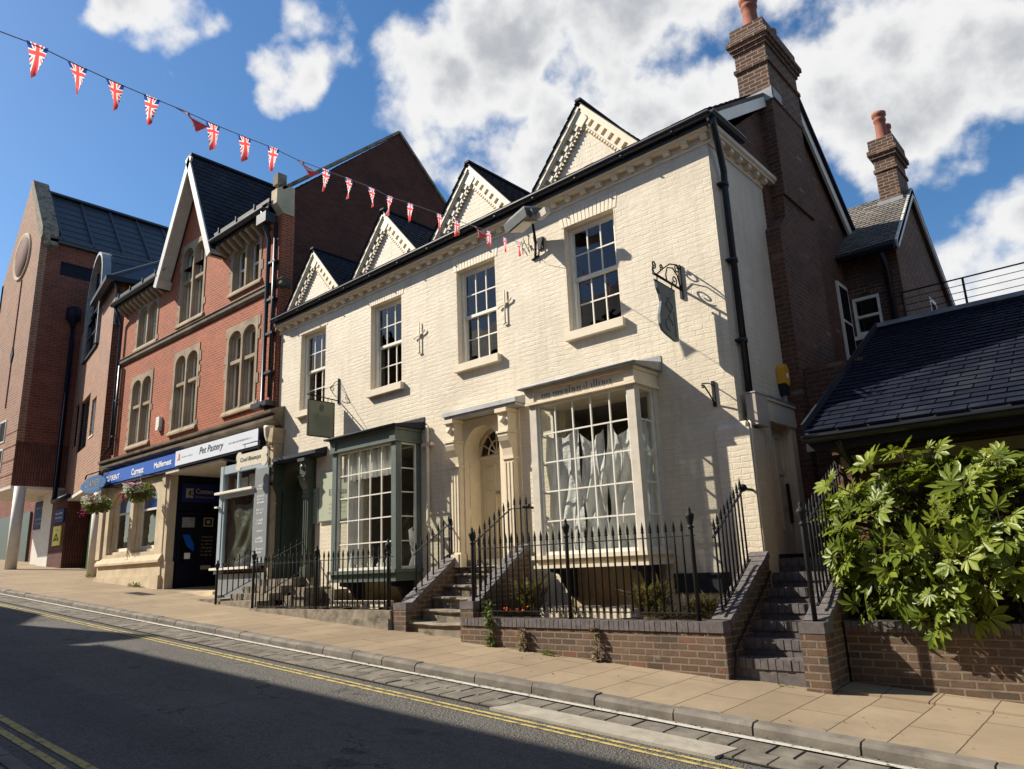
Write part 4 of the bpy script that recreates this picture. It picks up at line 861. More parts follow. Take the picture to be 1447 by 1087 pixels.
# ground floor: stone shop bay with two arched lights on a plinth
o=MB(); Y0=9.12
o.arched(-25.35,-20.95,2.15,4.60,Y0,[(-24.85,-23.28,2.42,3.85,.52),(-23.05,-21.45,2.42,3.85,.52)],.3)
o.arched(-24.95,-23.2,2.3,4.5,Y0+.12,[(-24.76,-23.37,2.5,3.80,.46)],.14); o.arched(-23.15,-21.35,2.3,4.5,Y0+.12,[(-22.96,-21.54,2.5,3.80,.46)],.14)
o.prism([(Y0-.10,2.10),(Y0-.10,2.16),(Y0-.02,2.30),(Y0+.15,2.40),(Y0+.3,2.10)],'x',-25.4,-20.9); o.box(-25.38,-20.92,Y0-.02,Y0+.3,1.0,2.098); o.box(-25.42,-20.88,Y0-.08,Y0+.3,.9,1.75)
o.box(-25.5,-25.2,Y0-.06,Y0+.3,2.3,4.6); o.box(-21.1,-20.9,Y0-.05,Y0+.3,4.2,4.6)
o.box(-20.948,-20.755,Y0+.02,9.36,2.098,4.60); o.box(-20.92,-20.68,Y0+.01,9.36,.9,2.098)
SB=o.build('shop_bay',M['pale_stone'],rb)
o=MB(); 
for a,b in ((-24.78,-23.35),(-22.98,-21.52)): 
    o.box(a,a+.07,Y0+.22,Y0+.28,2.5,4.2); o.box(b-.07,b,Y0+.22,Y0+.28,2.5,4.2); o.box(a+.07,b-.07,Y0+.222,Y0+.28,2.5,2.60); o.box(a+.07,b-.07,Y0+.222,Y0+.28,3.62,3.68)
o.build('shop_window_frame',M['white_trim'],SB)
o=MB(); o.quad((-24.8,Y0+.25,2.5),(-21.5,Y0+.25,2.5),(-21.5,Y0+.25,4.3),(-24.8,Y0+.25,4.3)); o.build('pane',M['glass'],SB)
o=MB(); o.box(-24.78,-23.35,Y0+.262,Y0+.275,3.68,4.3); o.box(-22.98,-21.52,Y0+.262,Y0+.275,3.68,4.3); o.build('window_band',M['blue_sign'],SB)
o=MB(); o.box(-25.2,-20.95,10.2,10.25,.9,4.6); o.box(-24.3,-23.9,9.9,10.1,2.4,3.1); o.box(-22.5,-21.9,9.85,10.1,2.4,3.3); o.build('room_wall',M['room'],SB)
o=MB(); o.box(-25.35,-15.7,D+.0,D+.3,4.6,4.98); o.box(-25.35,-15.75,D-.30,D+.02,4.52,4.60); o.build('fascia',M['navy'],rb)
# recessed lobby: pale ceiling, navy doors with notices set in its left side, facing right
LX=-20.75
def lob(m,a,b,z0,z1,d0,d1): m.box(LX+d0,LX+d1,a,b,z0,z1)
o=MB(); o.box(LX+.01,-17.64,8.99,11.2,4.47,4.52); o.build('lobby_ceiling',M['soffit'],rb)
o=MB(); lob(o,9.36,11.2,1.0,4.46,-.08,0); o.box(LX,-17.3,11.2,11.28,1.0,4.46); o.box(-17.66,-17.62,9.15,11.2,1.0,4.46)
for a,b in ((9.44,9.97),(10.0,10.62)):
    lob(o,a,b,1.30,3.45,0,.045); lob(o,a+.06,b-.06,1.42,1.95,.045,.06)
lob(o,9.40,10.66,3.5,3.58,0,.05)
LB=o.build('lobby_door',M['navy'],rb)
o=MB()
for a,b in ((9.50,9.90),(10.06,10.50)): lob(o,a,b,2.98,3.36,.046,.056); lob(o,a,b,2.05,2.88,.046,.056)
o.build('pane',M['glass'],LB)
o=MB(); lob(o,9.52,9.88,3.02,3.3,.057,.064); o.build('blind',M['lead'],LB)
o=MB(); lob(o,9.64,9.80,2.16,2.32,.06,.068); o.build('notice',M['white'],LB)
o=MB(); o.prism([(9.55,2.82),(9.75,2.82),(9.9,2.55),(9.9,2.36),(9.7,2.5)],'x',LX+.058,LX+.064); o.build('poster',M['blue_sign'],LB)
rq=random.Random(4); o=MB()
for k in range(6): squiggle(o,(LX+.058,10.10,2.74-k*.1),(0,1,0),(0,0,1),.34,.05,rq)
for (a,b,c,d) in ((10.14,10.42,3.05,3.08),(10.14,10.42,3.27,3.30),(10.14,10.17,3.08,3.27),(10.39,10.42,3.08,3.27),(10.23,10.33,3.13,3.22)): lob(o,a,b,c,d,.058,.064)
lob(o,10.12,10.42,1.86,1.97,.046,.064); o.build('door_lettering',M['ink_gold'],LB)
o=MB(); o.box(LX,-17.7,9.0,11.2,.9,1.30); o.box(-20.66,-17.2,8.85,9.3,.9,1.22); o.build('threshold',M['pale_stone'],rb)
# pale blue shop front on the right
o=MB(); PX0,PX1,PY=-17.62,-15.42,9.0
o.box(PX0,PX0+.14,PY,PY+.14,1.85,4.30); o.box(PX0-.03,PX0+.17,PY-.03,PY+.15,1.70,1.849); o.box(PX0,PX0+.14,PY+.14,10.25,1.2,4.30); o.box(PX1-.5,PX1,PY,PY+.14,1.85,4.30)
o.box(PX0+.14,PX1-.5,PY+.01,PY+.12,3.50,3.60); o.box(PX0+.14,PX1-.5,PY+.01,PY+.12,4.10,4.30); o.box(PX0+.14,PX0+.22,PY+.02,PY+.1,1.85,3.5); o.box(PX1-.58,PX1-.5,PY+.02,PY+.1,1.85,3.5); o.box(PX0+.80,PX0+.86,PY+.02,PY+.1,3.6,4.1)
PS=o.build('shop_front',M['pale_blue'],rb)
for q_ in ((PX0-.08,PX1-.5,PY-.10,PY+.1,3.603,3.66),(PX0-.10,PX1-.5,PY-.12,PY+.2,1.79,1.845),(PX0-.08,PX0+.05,PY-.08,PY+.05,3.28,3.32)):
    o=MB(); o.box(*q_); o.build('ledge',M['white_trim'],PS)
o=MB(); o.box(PX0+.141,PX0+.16,PY+.15,PY+.62,1.79,4.1); o.build('shop_lining',M['cushion'],PS)
q=hang(PX0+.22,PX1-.6,1.85,3.40,PY+.16,77,.05,.10); tag(q.build('plastic_sheet',M['sheet_brown'],recalc=False),'brown crumpled plastic sheet behind the pale blue shop window','sheet')
o=MB(); o.box(PX0,PX1,PY+.02,PY+.3,.9,1.69); o.build('stall_riser',M['grey_panel'],PS)
o=MB(); o.quad((PX0+.14,PY+.06,1.85),(PX1-.5,PY+.06,1.85),(PX1-.5,PY+.06,4.1),(PX0+.14,PY+.06,4.1)); o.build('pane',M['glass'],PS)
o=MB(); o.box(PX0+.1,PX1,PY+.62,PY+.66,1.7,4.3); o.box(PX0+.14,PX1,PY+.15,PY+.62,1.72,1.78); o.build('room_wall',M['cushion'],PS)
o=MB(); o.box(PX0+.15,PX0+.8,PY+.3,PY+.32,3.62,4.0); o.box(PX0+.86,PX1-.5,PY+.3,PY+.32,3.62,4.05); o.build('blind',M['soffit'],PS)
o=MB(); o.box(PX1-.48,PX1+.10,PY-.03,PY+.0,1.9,4.05); GP=o.build('sign_panel',M['grey_panel'],PS)
o=MB(); rq=random.Random(9); z=3.62
for k,nn in enumerate((2,3,2,2,1,2,2,1)):
    for j in range(nn): squiggle(o,(PX1-.36+rq.uniform(0,.05),PY-.032,z),(1,0,0),(0,0,1),.30+rq.uniform(-.04,.06),.06,rq); z-=.072
    z-=.095
o.build('panel_lettering',M['white'],GP)
# white sheets draped behind the shop glass and dark heap
o=MB()
for (x,z,r_) in ((-17.0,2.0,.22),(-16.6,2.05,.30),(-16.2,1.98,.24)):
    o.lathe((x,PY+.40,z-.2),[(r_,0),(r_*1.1,.12),(r_*.8,.3),(r_*.3,.42),(0,.45)],10)
tag(o.build('fabric_heap',M['mannequin']),'dark heap of cushions behind the pale blue shop window','cushions')
q=hang(-17.4,-16.25,3.05,3.45,PY+.22,31,.03,.22); tag(q.build('fabric_swag',M['sheet'],recalc=False),'pale fabric swag hanging behind the pale blue shop window','fabric')
# stone corbel post at the far right of the shop front
o=MB(); o.box(-15.40,-15.27,9.04,9.28,1.2,4.6); o.prism([(-15.42,4.6),(-15.25,4.6),(-15.2,4.95),(-15.46,4.95)],'y',8.98,9.28); o.build('end_post',M['ochre'],rb)
# alarm box on the brick
o=MB(); o.box(-22.16,-21.95,D-.10,D-.0,6.02,6.34); o.box(-22.14,-21.97,D-.11,D-.0,5.93,6.017); o.build('bell_box',M['white_trim'],rb)

# ================================================================ modern brick building at the far left
mb_=thing('modern_building','large modern red brick building with metal roof and white columns beneath','building',(-37,11,gz(-37,11)))
MX=-36.2
o=MB(); pr_=[(-41.7,5.72),(MX,5.72),(MX,17.0),(-36.55,17.5),(-38.75,20.75),(-41.35,16.6),(-41.7,16.2)]
o.prism(pr_,'y',9.3,9.6); o.build('front_wall',M['modern_brick'],mb_)
o=MB(); o.wall_x(9.605,22,5.72,17.2,MX,[(10.2,17.5,15.45,16.1)],.25); o.build('flank_wall',M['modern_shade'],mb_)
o=MB(); o.box(MX-.14,MX-.06,10.2,17.5,15.45,16.1); o.build('louvre',M['navy'],mb_)
o=MB(); o.box(MX+.002,MX+.03,9.3,22,5.72,7.6); o.build('soldier_band',M['modern_soldier'],mb_)
o=MB()
for k in range(4): o.box(-41.7,MX+.01,9.285,9.3,6.2+k*.62,6.24+k*.62)
o.build('shadow_joint',M['modern_shade'],mb_)
o=MB(); y0,y1=9.62,26
o.add([(-36.0,y0,17.05),(-36.0,y1,17.05),(-38.75,y1,20.55),(-38.75,y0,20.55),(-41.5,y0,16.4),(-41.5,y1,16.4),(-36.0,y0,16.9),(-36.0,y1,16.9),(-38.75,y1,20.4),(-38.75,y0,20.4)],[(0,1,2,3),(3,2,5,4),(6,7,8,9),(0,1,7,6),(0,3,9,6),(1,2,8,7)])
vv=Vector((-2.75,0,3.5)).normalized(); nn=Vector((3.5,0,2.75)).normalized()
for k in range(11):
    y=10.1+k*1.35; p=Vector((-36.0,y,17.05))+nn*.05; o.beam(p,p+vv*4.4,.09,.10,up=nn)
for k in range(1,8): p=Vector((-36.0,9.95,17.05))+vv*k*.55+nn*.012; o.beam(p,p+Vector((0,16,0)),.03,.03,up=nn)
o.beam((-36.02,9.9,17.12),(-36.02,26,17.12),.12,.16); o.beam((-38.6,9.9,20.42),(-38.6,26,20.42),.5,.10)
MR=o.build('roof',M['metal_roof'],mb_)
o=MB(); o.prism([(-36.55,17.3),(-36.2,16.95),(-36.0,17.1),(-36.1,17.55),(-38.55,20.85),(-38.95,20.85),(-38.75,20.5)],'y',9.28,9.95); o.prism([(-36.3,16.5),(-36.0,16.7),(-36.0,17.1),(-36.3,17.1)],'y',9.4,9.95); o.build('parapet',M['step_stone'],mb_)
o=MB(); n=28; ce=(-38.75,16.85)
o.lathe((ce[0],9.28,ce[1]),[(1.02,-.01),(1.10,-.05),(1.16,-.05),(1.2,.02)],28,0,'y'); o.build('roundel_ring',M['pale_stone'],mb_)
o=MB(); o.lathe((ce[0],9.28,ce[1]),[(0,-.012),(1.0,-.012),(1.02,.02)],28,0,'y'); o.build('roundel',M['modern_soldier'],mb_)
o=MB(); o.box(-38.4,-38.34,9.26,9.3,9.4,15.6); o.build('groove',M['modern_shade'],mb_)
o=MB(); o.add([(-38.37,9.25,11.5),(-38.17,9.25,11.9),(-38.37,9.25,12.3),(-38.57,9.25,11.9),(-38.37,9.3,11.5),(-38.17,9.3,11.9),(-38.37,9.3,12.3),(-38.57,9.3,11.9)],[(0,1,2,3),(0,1,5,4),(1,2,6,5),(2,3,7,6),(3,0,4,7)]); o.build('diamond_vent',M['navy'],mb_)
o=MB(); o.box(-41.7,MX+.02,9.3,13,5.6,5.72); o.build('soffit',M['soffit'],mb_)
o=MB(); o.box(-60,-27.9,13.0,13.2,1.5,5.6); o.box(-41.7,-41.4,9.3,22,5.7,16.2); o.box(-41.7,-27.9,21.8,22,1.8,16); o.build('back_wall',M['modern_shade'],mb_)
o=MB(); 
for z in (7.0,8.3): o.box(-38.75,-37.9,9.27,9.31,z-.5,z+.5)
WN=o.build('window',M['white_trim'],mb_)
o=MB()
for z in (7.0,8.3): o.box(-38.68,-38.36,9.255,9.27,z-.43,z+.43); o.box(-38.29,-37.97,9.255,9.27,z-.43,z+.43)
o.build('pane',M['dark'],WN)
def column(cx,cy,r,z0,z1):
    o=MB(); o.lathe((cx,cy,z0),[(r,0),(r,z1-z0)],24); return o.build('column',M['column'],mb_)
column(-35.4,9.45,.21,2.0,5.6); 
o=MB(); o.box(-39.6,-37.8,11.3,12.3,1.8,5.6); o.box(-37.798,-36.4,11.05,12.3,1.8,5.6); o.build('white_pier',M['column'],mb_)
# angled wing in front
A=Vector((-36.2,11.35,0)); B_=Vector((-28.0,9.8,0)); ux=(B_-A).normalized(); ny=Vector((-ux.y,ux.x,0)); LW=(B_-A).length
def wing(m):   # local (along, inward, z) -> world
    m.v=[tuple(A+ux*p[0]+ny*p[1]+Vector((0,0,p[2]))) for p in m.v]; return m
wins=[(1.0,2.0,7.3,9.2),(2.35,4.75,6.85,9.05),(5.35,6.35,7.1,8.6)]
o=MB(); o.wall_y(0.02,LW,5.1,12.6,0,[(a,b,c,d) for a,b,c,d in wins]+[(2.0,5.3,10.95,12.6)],.3); wing(o).build('wing_wall',M['modern_brick'],mb_)
o=MB(); o.quad((LW,.0,5.1),(LW,9,5.1),(LW,9,12.6),(LW,0,12.6)); o.quad((LW-.3,.3,5.1),(LW-.3,9,5.1),(LW-.3,9,12.6),(LW-.3,.3,12.6)); o.quad((LW-.3,.3,12.6),(LW,0,12.6),(LW,9,12.6),(LW-.3,9,12.6)); wing(o).build('wing_wall',M['modern_shade'],mb_)
o=MB(); o.box(.1,LW-.2,.1,9,5.0,5.1); o.box(.0,LW+.04,-.04,.1,5.0,5.12); wing(o).build('soffit',M['soffit'],mb_)
for i,(a,b,c,d) in enumerate(wins):
    o=MB(); o.box(a,b,.12,.16,c,d); o.box(a-.02,a+.06,.06,.12,c,d); o.box(b-.06,b+.02,.06,.12,c,d)
    if i==2: o.box(a,b,-.03,.1,c-.06,c)
    W=wing(o).build('window',M['navy' if i<2 else 'white_trim'],mb_)
    if i==0:
        o=MB(); z=c+.05
        while z<d: o.box(a+.05,b-.05,.05,.115,z,z+.03); z+=.1
        wing(o).build('louvre',M['navy'],W)
    else:
        o=MB(); o.box(a+.1,b-.1,.10,.118,c+.08,d-.08); wing(o).build('pane',M['glass'],W)
o=MB(); a,b=2.0,5.3; xc=(a+b)/2; rr_=(b-a)/2; zs=13.55
prof=[(a,10.95)]+[(xc+rr_*math.cos(math.pi*(1-i/18)),zs+rr_*1.05*math.sin(math.pi*(1-i/18))) for i in range(19)]+[(b,10.95)]
outer=[(xc+(p[0]-xc)*1.09,p[1]+(.12 if p[1]>zs else 0)) for p in prof]
for i in range(len(prof)-1):
    p,q,s,t=prof[i],prof[i+1],outer[i+1],outer[i]
    for yy in (-.12,.2): o.quad((p[0],yy,p[1]),(q[0],yy,q[1]),(s[0],yy,s[1]),(t[0],yy,t[1]))
    o.quad((p[0],-.12,p[1]),(q[0],-.12,q[1]),(q[0],.2,q[1]),(p[0],.2,p[1])); o.quad((t[0],-.12,t[1]),(s[0],-.12,s[1]),(s[0],.2,s[1]),(t[0],.2,t[1]))
AW=wing(o).build('arched_window',M['lead'],mb_)
o=MB(); o.prism(prof,'y',.12,.16); wing(o).build('pane',M['glass'],AW)
o=MB(); o.prism(prof,'y',.5,.54); wing(o).build('room_wall',M['dark'],AW)
o=MB()
for x in (a+.75,xc,b-.75): o.box(x-.035,x+.035,.06,.12,10.95,zs+rr_*.8)
for z in (12.0,13.0,13.75): o.box(a,b,.065,.118,z-.03,z+.03)
o.box(a,b,-.08,.2,10.85,10.95); wing(o).build('glazing_bar',M['navy'],AW)
o=MB(); 
for i in range(len(outer)-2):
    if i==0: continue
    p,q=outer[i],outer[i+1]; o.quad((p[0],.2,p[1]),(q[0],.2,q[1]),(q[0],6,q[1]),(p[0],6,p[1]))
    if i%2==0: o.beam((p[0],.25,p[1]+.03),(p[0],6,p[1]+.03),.05,.05)
wing(o).build('barrel_roof',M['metal_roof'],mb_)
o=MB(); 
o.add([(5.4,-.25,12.62),(LW+.3,-.25,12.62),(LW+.3,6,12.62),(LW-1.8,6,14.6),(5.4,6,14.6),(LW-1.8,2.1,14.6),(5.4,2.1,14.6)],[(0,1,5,6),(1,2,3,5),(5,3,4,6)])
for k in range(1,5): 
    x=5.4+k*.72; o.beam((x,-.25,12.66),(min(x,LW-1.8),2.1,14.62),.05,.06)
o.beam((LW+.3,-.25,12.66),(LW-1.8,2.1,14.64),.08,.08)
wing(o).build('wing_roof',M['metal_roof'],mb_)
o=MB(); o.box(5.3,LW+.38,-.42,-.22,12.46,12.64); o.box(LW+.22,LW+.4,-.22,6,12.46,12.64); o.tube([(LW+.25,-.1,12.45),(LW+.12,.05,12.2),(LW+.1,.08,10.9),(LW+.3,.2,10.75),(LW+.3,3,10.6)],.06,8); wing(o).build('gutter',M['black'],mb_)
o=MB(); o.tube([(MX+.14,10.95,13.0),(MX+.14,10.95,5.3),(MX+.5,10.8,5.05),(-32,10.2,4.95)],.10,8); o.lathe((MX+.2,10.9,13.0),[(.1,0),(.12,.2),(.3,.35),(.3,.9),(.1,1.0)],10); o.build('drainpipe',M['navy'],mb_)
# under the wing: brick piers, dark entrance and a mural panel
o=MB(); o.box(-36.35,-34.6,11.0,11.9,1.7,5.25); o.box(-33.3,-29.0,12.2,12.8,1.7,5.1); o.build('pier',M['modern_soldier'],mb_)
o=MB(); o.box(-34.58,-33.3,11.9,12.5,1.7,5.05); o.build('entrance',M['navy'],mb_)
column(-28.0,9.98,.25,1.6,5.0)

nb=thing('shop_building','dim brick shop building at the far left beyond the white columns','building',(-50,13,2))
o=MB(); o.box(-75,-42,12.0,20,1.5,9); o.build('wall',M['modern_shade'],nb)
o=MB(); o.box(-48.5,-42.5,11.9,11.99,2.3,5.2); o.build('shop_window',M['green_dark'],nb)
# ================================================================ rear wing, slate outbuilding on the right
rw=thing('rear_house','old brick rear house with a steep tiled roof and small chimney','house',(-5,17,.2))
X1=-3.05
o=MB(); o.wall_y(-9,X1,.2,7.3,15.0,[(-3.98,-3.48,5.72,6.5)],.15); o.build('front_wall',M['gable_brick'],rw)
o=MB(); o.prism([(15.152,.2),(19.3,.2),(19.3,7.4),(17,9.25),(15.152,7.65)],'x',X1-.3,X1); o.box(-9,X1-.31,19.0,19.28,.2,7.3); o.build('flank_wall',M['old_brick'],rw)
o=MB(); o.prism([(14.72,7.26),(17,9.22),(19.6,7.1),(19.6,7.18),(17,9.32),(14.72,7.36)],'x',-9,X1+.12); up=Vector((0,2.28,1.96)).normalized()
o.tiles((-9,14.70,7.365),(1,0,0),up,9+X1+.12,2.95,.2,.13,.014,0,random.Random(8)); o.build('roof',M['tile_grey'],rw)
o=MB(); o.beam((X1+.10,14.7,7.28),(X1+.10,17,9.24),.04,.18); o.beam((X1+.10,17,9.24),(X1+.10,19.6,7.1),.04,.18); o.build('barge_board',M['white_trim'],rw)
o=MB(); half_gutter(o,(-9,14.66,7.28),(X1+.05,14.66,7.28)); o.tube([(-3.25,14.7,7.2),(-3.25,14.93,6.9),(-3.25,14.93,5.4)],.05,8); o.build('gutter',M['black'],rw)
o=MB(); o.box(-3.98,-3.93,14.99,15.07,5.72,6.5); o.box(-3.53,-3.48,14.99,15.07,5.72,6.5); o.box(-3.93,-3.53,14.992,15.07,6.44,6.5); o.box(-3.93,-3.53,14.98,15.07,5.72,5.79); o.box(-3.93,-3.53,14.994,15.07,6.08,6.13); o.box(-4.04,-3.42,14.93,15.02,5.64,5.715)
W=o.build('window',M['white_trim'],rw)
o=MB(); o.box(-3.93,-3.53,15.04,15.06,5.79,6.44); o.build('pane',M['glass'],W); o=MB(); o.box(-4,-3.4,15.3,15.32,5.6,6.6); o.build('room_wall',M['dark'],W)
o=MB()
for i in range(9): o.box(-4.03+i*.069,-4.03+i*.069+.055,14.985,15.01,6.505+.03*math.sin(math.pi*(i+.5)/9),6.72+.03*math.sin(math.pi*(i+.5)/9))
o.build('window_arch',M['old_brick'],rw)
o=MB(); o.box(X1-.02,X1+.012,17.3,17.9,5.9,6.9); W=o.build('window',M['white_trim'],rw); o=MB(); o.box(X1+.01,X1+.016,17.38,17.82,6.0,6.8); o.build('pane',M['dark'],W)
o=MB(); o.box(-3.50,-3.08,16.55,17.45,8.2,10.05); 
for e,a,b in ((.03,9.72,9.79),(.05,10.05,10.13),(.09,10.132,10.24),(.05,10.242,10.5)): o.box(-3.50-e,-3.08+e,16.55-e,17.45+e,a,b)
C=o.build('chimney',M['old_brick'],rw); pot(C,-3.29,16.82,10.5,.75,.13); pot(C,-3.29,17.2,10.5,.6,.12)
o=MB(); o.box(-3.55,-3.04,16.50,16.56,8.82,9.02); o.build('flashing',M['lead'],C)
# window in the brick flank of the townhouse, near its rear corner
o=MB(); o.box(-4.07,-4.02,14.35,14.95,5.15,6.75); W=o.build('window',M['white_trim'],house); o=MB(); o.box(-4.02,-4.012,14.42,14.88,5.25,5.92); o.box(-4.02,-4.012,14.42,14.88,5.98,6.66); o.build('pane',M['dark'],W)
# outbuilding with the big dark slate roof
ob_=thing('outbuilding','low brick outbuilding with large dark slate roof beside the cream house','building',(.3,11,.1))
E0=(8.85,3.00); E1=(13.0,5.22)
up=Vector((0,E1[0]-E0[0],E1[1]-E0[1])); LS=up.length; up.normalize()
o=MB(); o.prism([(8.85,2.93),(13.0,5.15),(17.2,2.9),(17.2,2.98),(13.0,5.22),(8.85,3.0)],'x',-3.10,3.6); o.build('roof',M['slate_dark'],ob_)
o=MB(); o.tiles((-3.10,8.84,3.004),(1,0,0),up,6.65,LS,.34,.165,.013,0,random.Random(12)); o.build('roof_slate',M['slate'],ob_)
o=MB(); o.beam((-3.12,8.86,3.05),(-3.12,13.0,5.28),.03,.14); o.build('flashing',M['slate_dark'],ob_)
o=MB(); o.beam((-3.1,13.0,5.27),(3.6,13.0,5.27),.22,.07); o.build('ridge_tile',M['lead'],ob_)
o=MB(); half_gutter(o,(-3.1,8.76,2.94),(3.6,8.76,2.94),.075); o.box(-3.1,3.6,8.83,8.86,2.78,2.95); o.tube([(-2.72,8.78,2.88),(-2.72,8.95,2.72),(-2.72,9.2,2.62),(-2.72,9.26,2.4)],.04,8); o.build('gutter',M['black'],ob_)
o=MB(); o.box(-3.1,3.6,8.86,9.36,2.80,2.84); o.build('soffit',M['black'],ob_)
o=MB(); o.box(-3.0,3.6,9.40,9.7,-.4,2.85); o.box(-3.0,-2.75,9.71,12.9,-.4,3.0); o.prism([(9.3,2.85),(13.0,2.85),(13.0,5.12)],'x',-3.0,-2.8); o.box(-3.85,-3.0,11.32,11.6,.1,4.4); o.box(3.3,3.6,9.71,16.9,-.4,2.9); o.box(-3.8,3.3,16.6,16.9,-.4,2.9); o.build('wall',M['gable_brick'],ob_)
o=MB(); o.box(-2.9,3.6,9.365,9.40,2.60,2.74); o.build('fascia_board',M['ochre'],ob_)
# terrace railing behind the slate ridge
tr=thing('terrace_railing','dark metal railing with thin horizontal bars along the slate ridge','railing',(-1,13.25,5.2))
o=MB()
for k in range(6): 
    z=5.26+k*.115; o.tube([(-2.72,13.25,z),(3.5,13.25,z)],.006 if k<5 else .013,6)
o.build('rail',M['iron'],tr)
for x in (-2.72,-1.82,-.92,-.02,.88,1.8): 
    o=MB(); o.box(x-.016,x+.016,13.235,13.265,5.12,5.84); o.build('post',M['iron'],tr)
# terrace the railing guards: flat roof behind the ridge
o=MB(); o.box(-2.9,3.5,13.3,16.5,4.95,5.1); o.build('flat_roof',M['lead'],ob_)
# ================================================================ the sloping street
def gp(x,y,dz=0): return (x,y,gz(x,y)+dz)
def slab(x0,x1,y0,y1,dz,mb=None,t=None):
    mb=mb or MB(); mb.quad(gp(x0,y0,dz),gp(x1,y0,dz),gp(x1,y1,dz),gp(x0,y1,dz)); return mb
struct(slab(-400,300,-300,400,-.16),'ground',M['soil'])
m=MB(); 
xs=[-120,-60]+[-40+i*2 for i in range(31)]+[40,80]
for a,b in zip(xs,xs[1:]): slab(a,b,2.0,6.38,-.10,m)
struct(m,'road',M['asphalt'])
m=slab(-120,80,6.46,9.32,0); m=slab(-120,-15.5,9.32,13,0,m); struct(m,'pavement',M['flags'])
struct(slab(-120,80,-1.0,1.86,0),'pavement',M['flags'])
# kerbs: separate worn stones
rk=random.Random(2)
def kerb_line(y0,y1,xa,xb,face):
    m=MB(); x=xa
    while x<xb:
        l=rk.uniform(.62,1.05); dz=rk.uniform(-.008,.008); a,b=x+.008,x+l-.008
        pr=[(y0,-.14),(y0+.006,-.025),(y0+.035,.004),(y1,.006),(y1,-.14)] if face<0 else [(y1,-.14),(y1-.006,-.025),(y1-.035,.004),(y0,.006),(y0,-.14)]
        n=len(pr); vs=[(a,p[0]+rk.uniform(-.004,.004),gz(a,p[0])+p[1]+dz) for p in pr]+[(b,p[0]+rk.uniform(-.004,.004),gz(b,p[0])+p[1]+dz) for p in pr]
        m.add(vs,[tuple(range(n)),tuple(range(2*n-1,n-1,-1))]+[(i,(i+1)%n,n+(i+1)%n,n+i) for i in range(n)]); x+=l
    return m
struct(kerb_line(6.31,6.462,-60,12,-1),'kerb',M['kerb'])
struct(kerb_line(1.85,2.0,-40,12,1),'kerb',M['kerb'])
# gutter of worn setts along the kerb
m=MB(); 
slab(-60,12,5.62,6.315,-.092,m); struct(m,'gutter_bed',M['joint'])
m=MB(); yrows=[(5.65,5.90),(5.912,6.155),(6.165,6.30)]
for j,(ya,yb) in enumerate(yrows):
    x=-42+rk.random()*.3
    while x<8:
        l=rk.uniform(.20,.36); 
        g_=.004 if rk.random()<.7 else .010
        if True:
            dz=rk.uniform(-.002,.003); e=.006; a,b,c,d=x+g_,x+l-g_,ya+.003,yb-.003
            tl=rk.uniform(-.0015,.0015)
            vs=[gp(a,c,-.10),gp(b,c,-.10),gp(b,d,-.10),gp(a,d,-.10),gp(a+e,c+e,-.083+dz+tl),gp(b-e,c+e,-.083+dz-tl),gp(b-e,d-e,-.083+dz-tl),gp(a+e,d-e,-.083+dz+tl)]
            m.add(vs,[(4,5,6,7),(0,1,5,4),(1,2,6,5),(2,3,7,6),(3,0,4,7)])
        x+=l
struct(m,'gutter_setts',M['setts'])
# painted lines, a few millimetres proud
def line(y0,y1,dz,mat,xa=-60,xb=14,name='road_marking',jit=.004):
    m=MB(); x=xa; a0=y0;a1=y1; q=random.Random(int(y0*100))
    while x<xb:
        b0=y0+q.uniform(-jit,jit); b1=y1+q.uniform(-jit,jit); l=.5
        m.quad(gp(x,a0,dz),gp(x+l,b0,dz),gp(x+l,b1,dz),gp(x,a1,dz)); a0,a1=b0,b1; x+=l
    return struct(m,name,M[mat])
line(5.44,5.483,-.095,'line_yellow'); line(5.345,5.388,-.095,'line_yellow')
line(2.335,2.405,-.095,'line_yellow'); line(2.20,2.27,-.095,'line_yellow')
line(6.155,6.225,-.074,'line_white',jit=.006)
m=MB()
m.add([gp(-5.3,5.56,-.11),gp(-2.95,5.56,-.11),gp(-2.9,5.86,-.11),gp(-5.2,5.86,-.11),gp(-5.3,5.56,-.076),gp(-2.95,5.56,-.076),gp(-2.9,5.86,-.074),gp(-5.2,5.86,-.074)],[(4,5,6,7),(0,1,5,4),(1,2,6,5),(2,3,7,6),(3,0,4,7)]); struct(m,'concrete_patch',M['patch'])
# chalky scuffs and an iron cover on the pavement
m=slab(-20.4,-19.3,8.0,8.35,.004); struct(m,'service_cover',M['joint'])
# tarmac fillet and a raised front edge on the right by the garden wall
m=MB(); m.box(-2.84,9,8.0,8.46,-.6,.0); 
mb2=MB()
for a,b in [(-2.83+i*.82,-2.83+(i+1)*.82-.012) for i in range(10)]:
    mb2.add([gp(a,8.02,-.1),gp(b,8.02,-.1),gp(b,8.47,-.1),gp(a,8.47,-.1),gp(a,8.02,.022),gp(b,8.02,.022),gp(b,8.47,.03),gp(a,8.47,.03)],[(4,5,6,7),(0,1,5,4),(1,2,6,5),(2,3,7,6),(3,0,4,7)])
struct(mb2,'wall_foot_paving',M['flags'])
# ================================================================ front areas: retaining walls, piers, steps
def wall_thing(name,label,cat,mb,mat,group=None): return tag(mb.build(name,mat),label,cat,group)
def soldier_coping(x0,x1,y0,y1,z0,z1,parent,mat='blue_brick',w=.072):
    m=MB(); x=x0; q=random.Random(int(x0*7))
    while x<x1-.02:
        b=min(x+w,x1); m.box(x+.004,b-.004,y0+q.uniform(-.004,.004),y1,z0,z1+q.uniform(-.004,.004)); x+=w
    m.box(x0+.002,x1-.002,y0+.012,y1-.01,z0-.002,z1-.012); return m.build('coping',M[mat],parent)
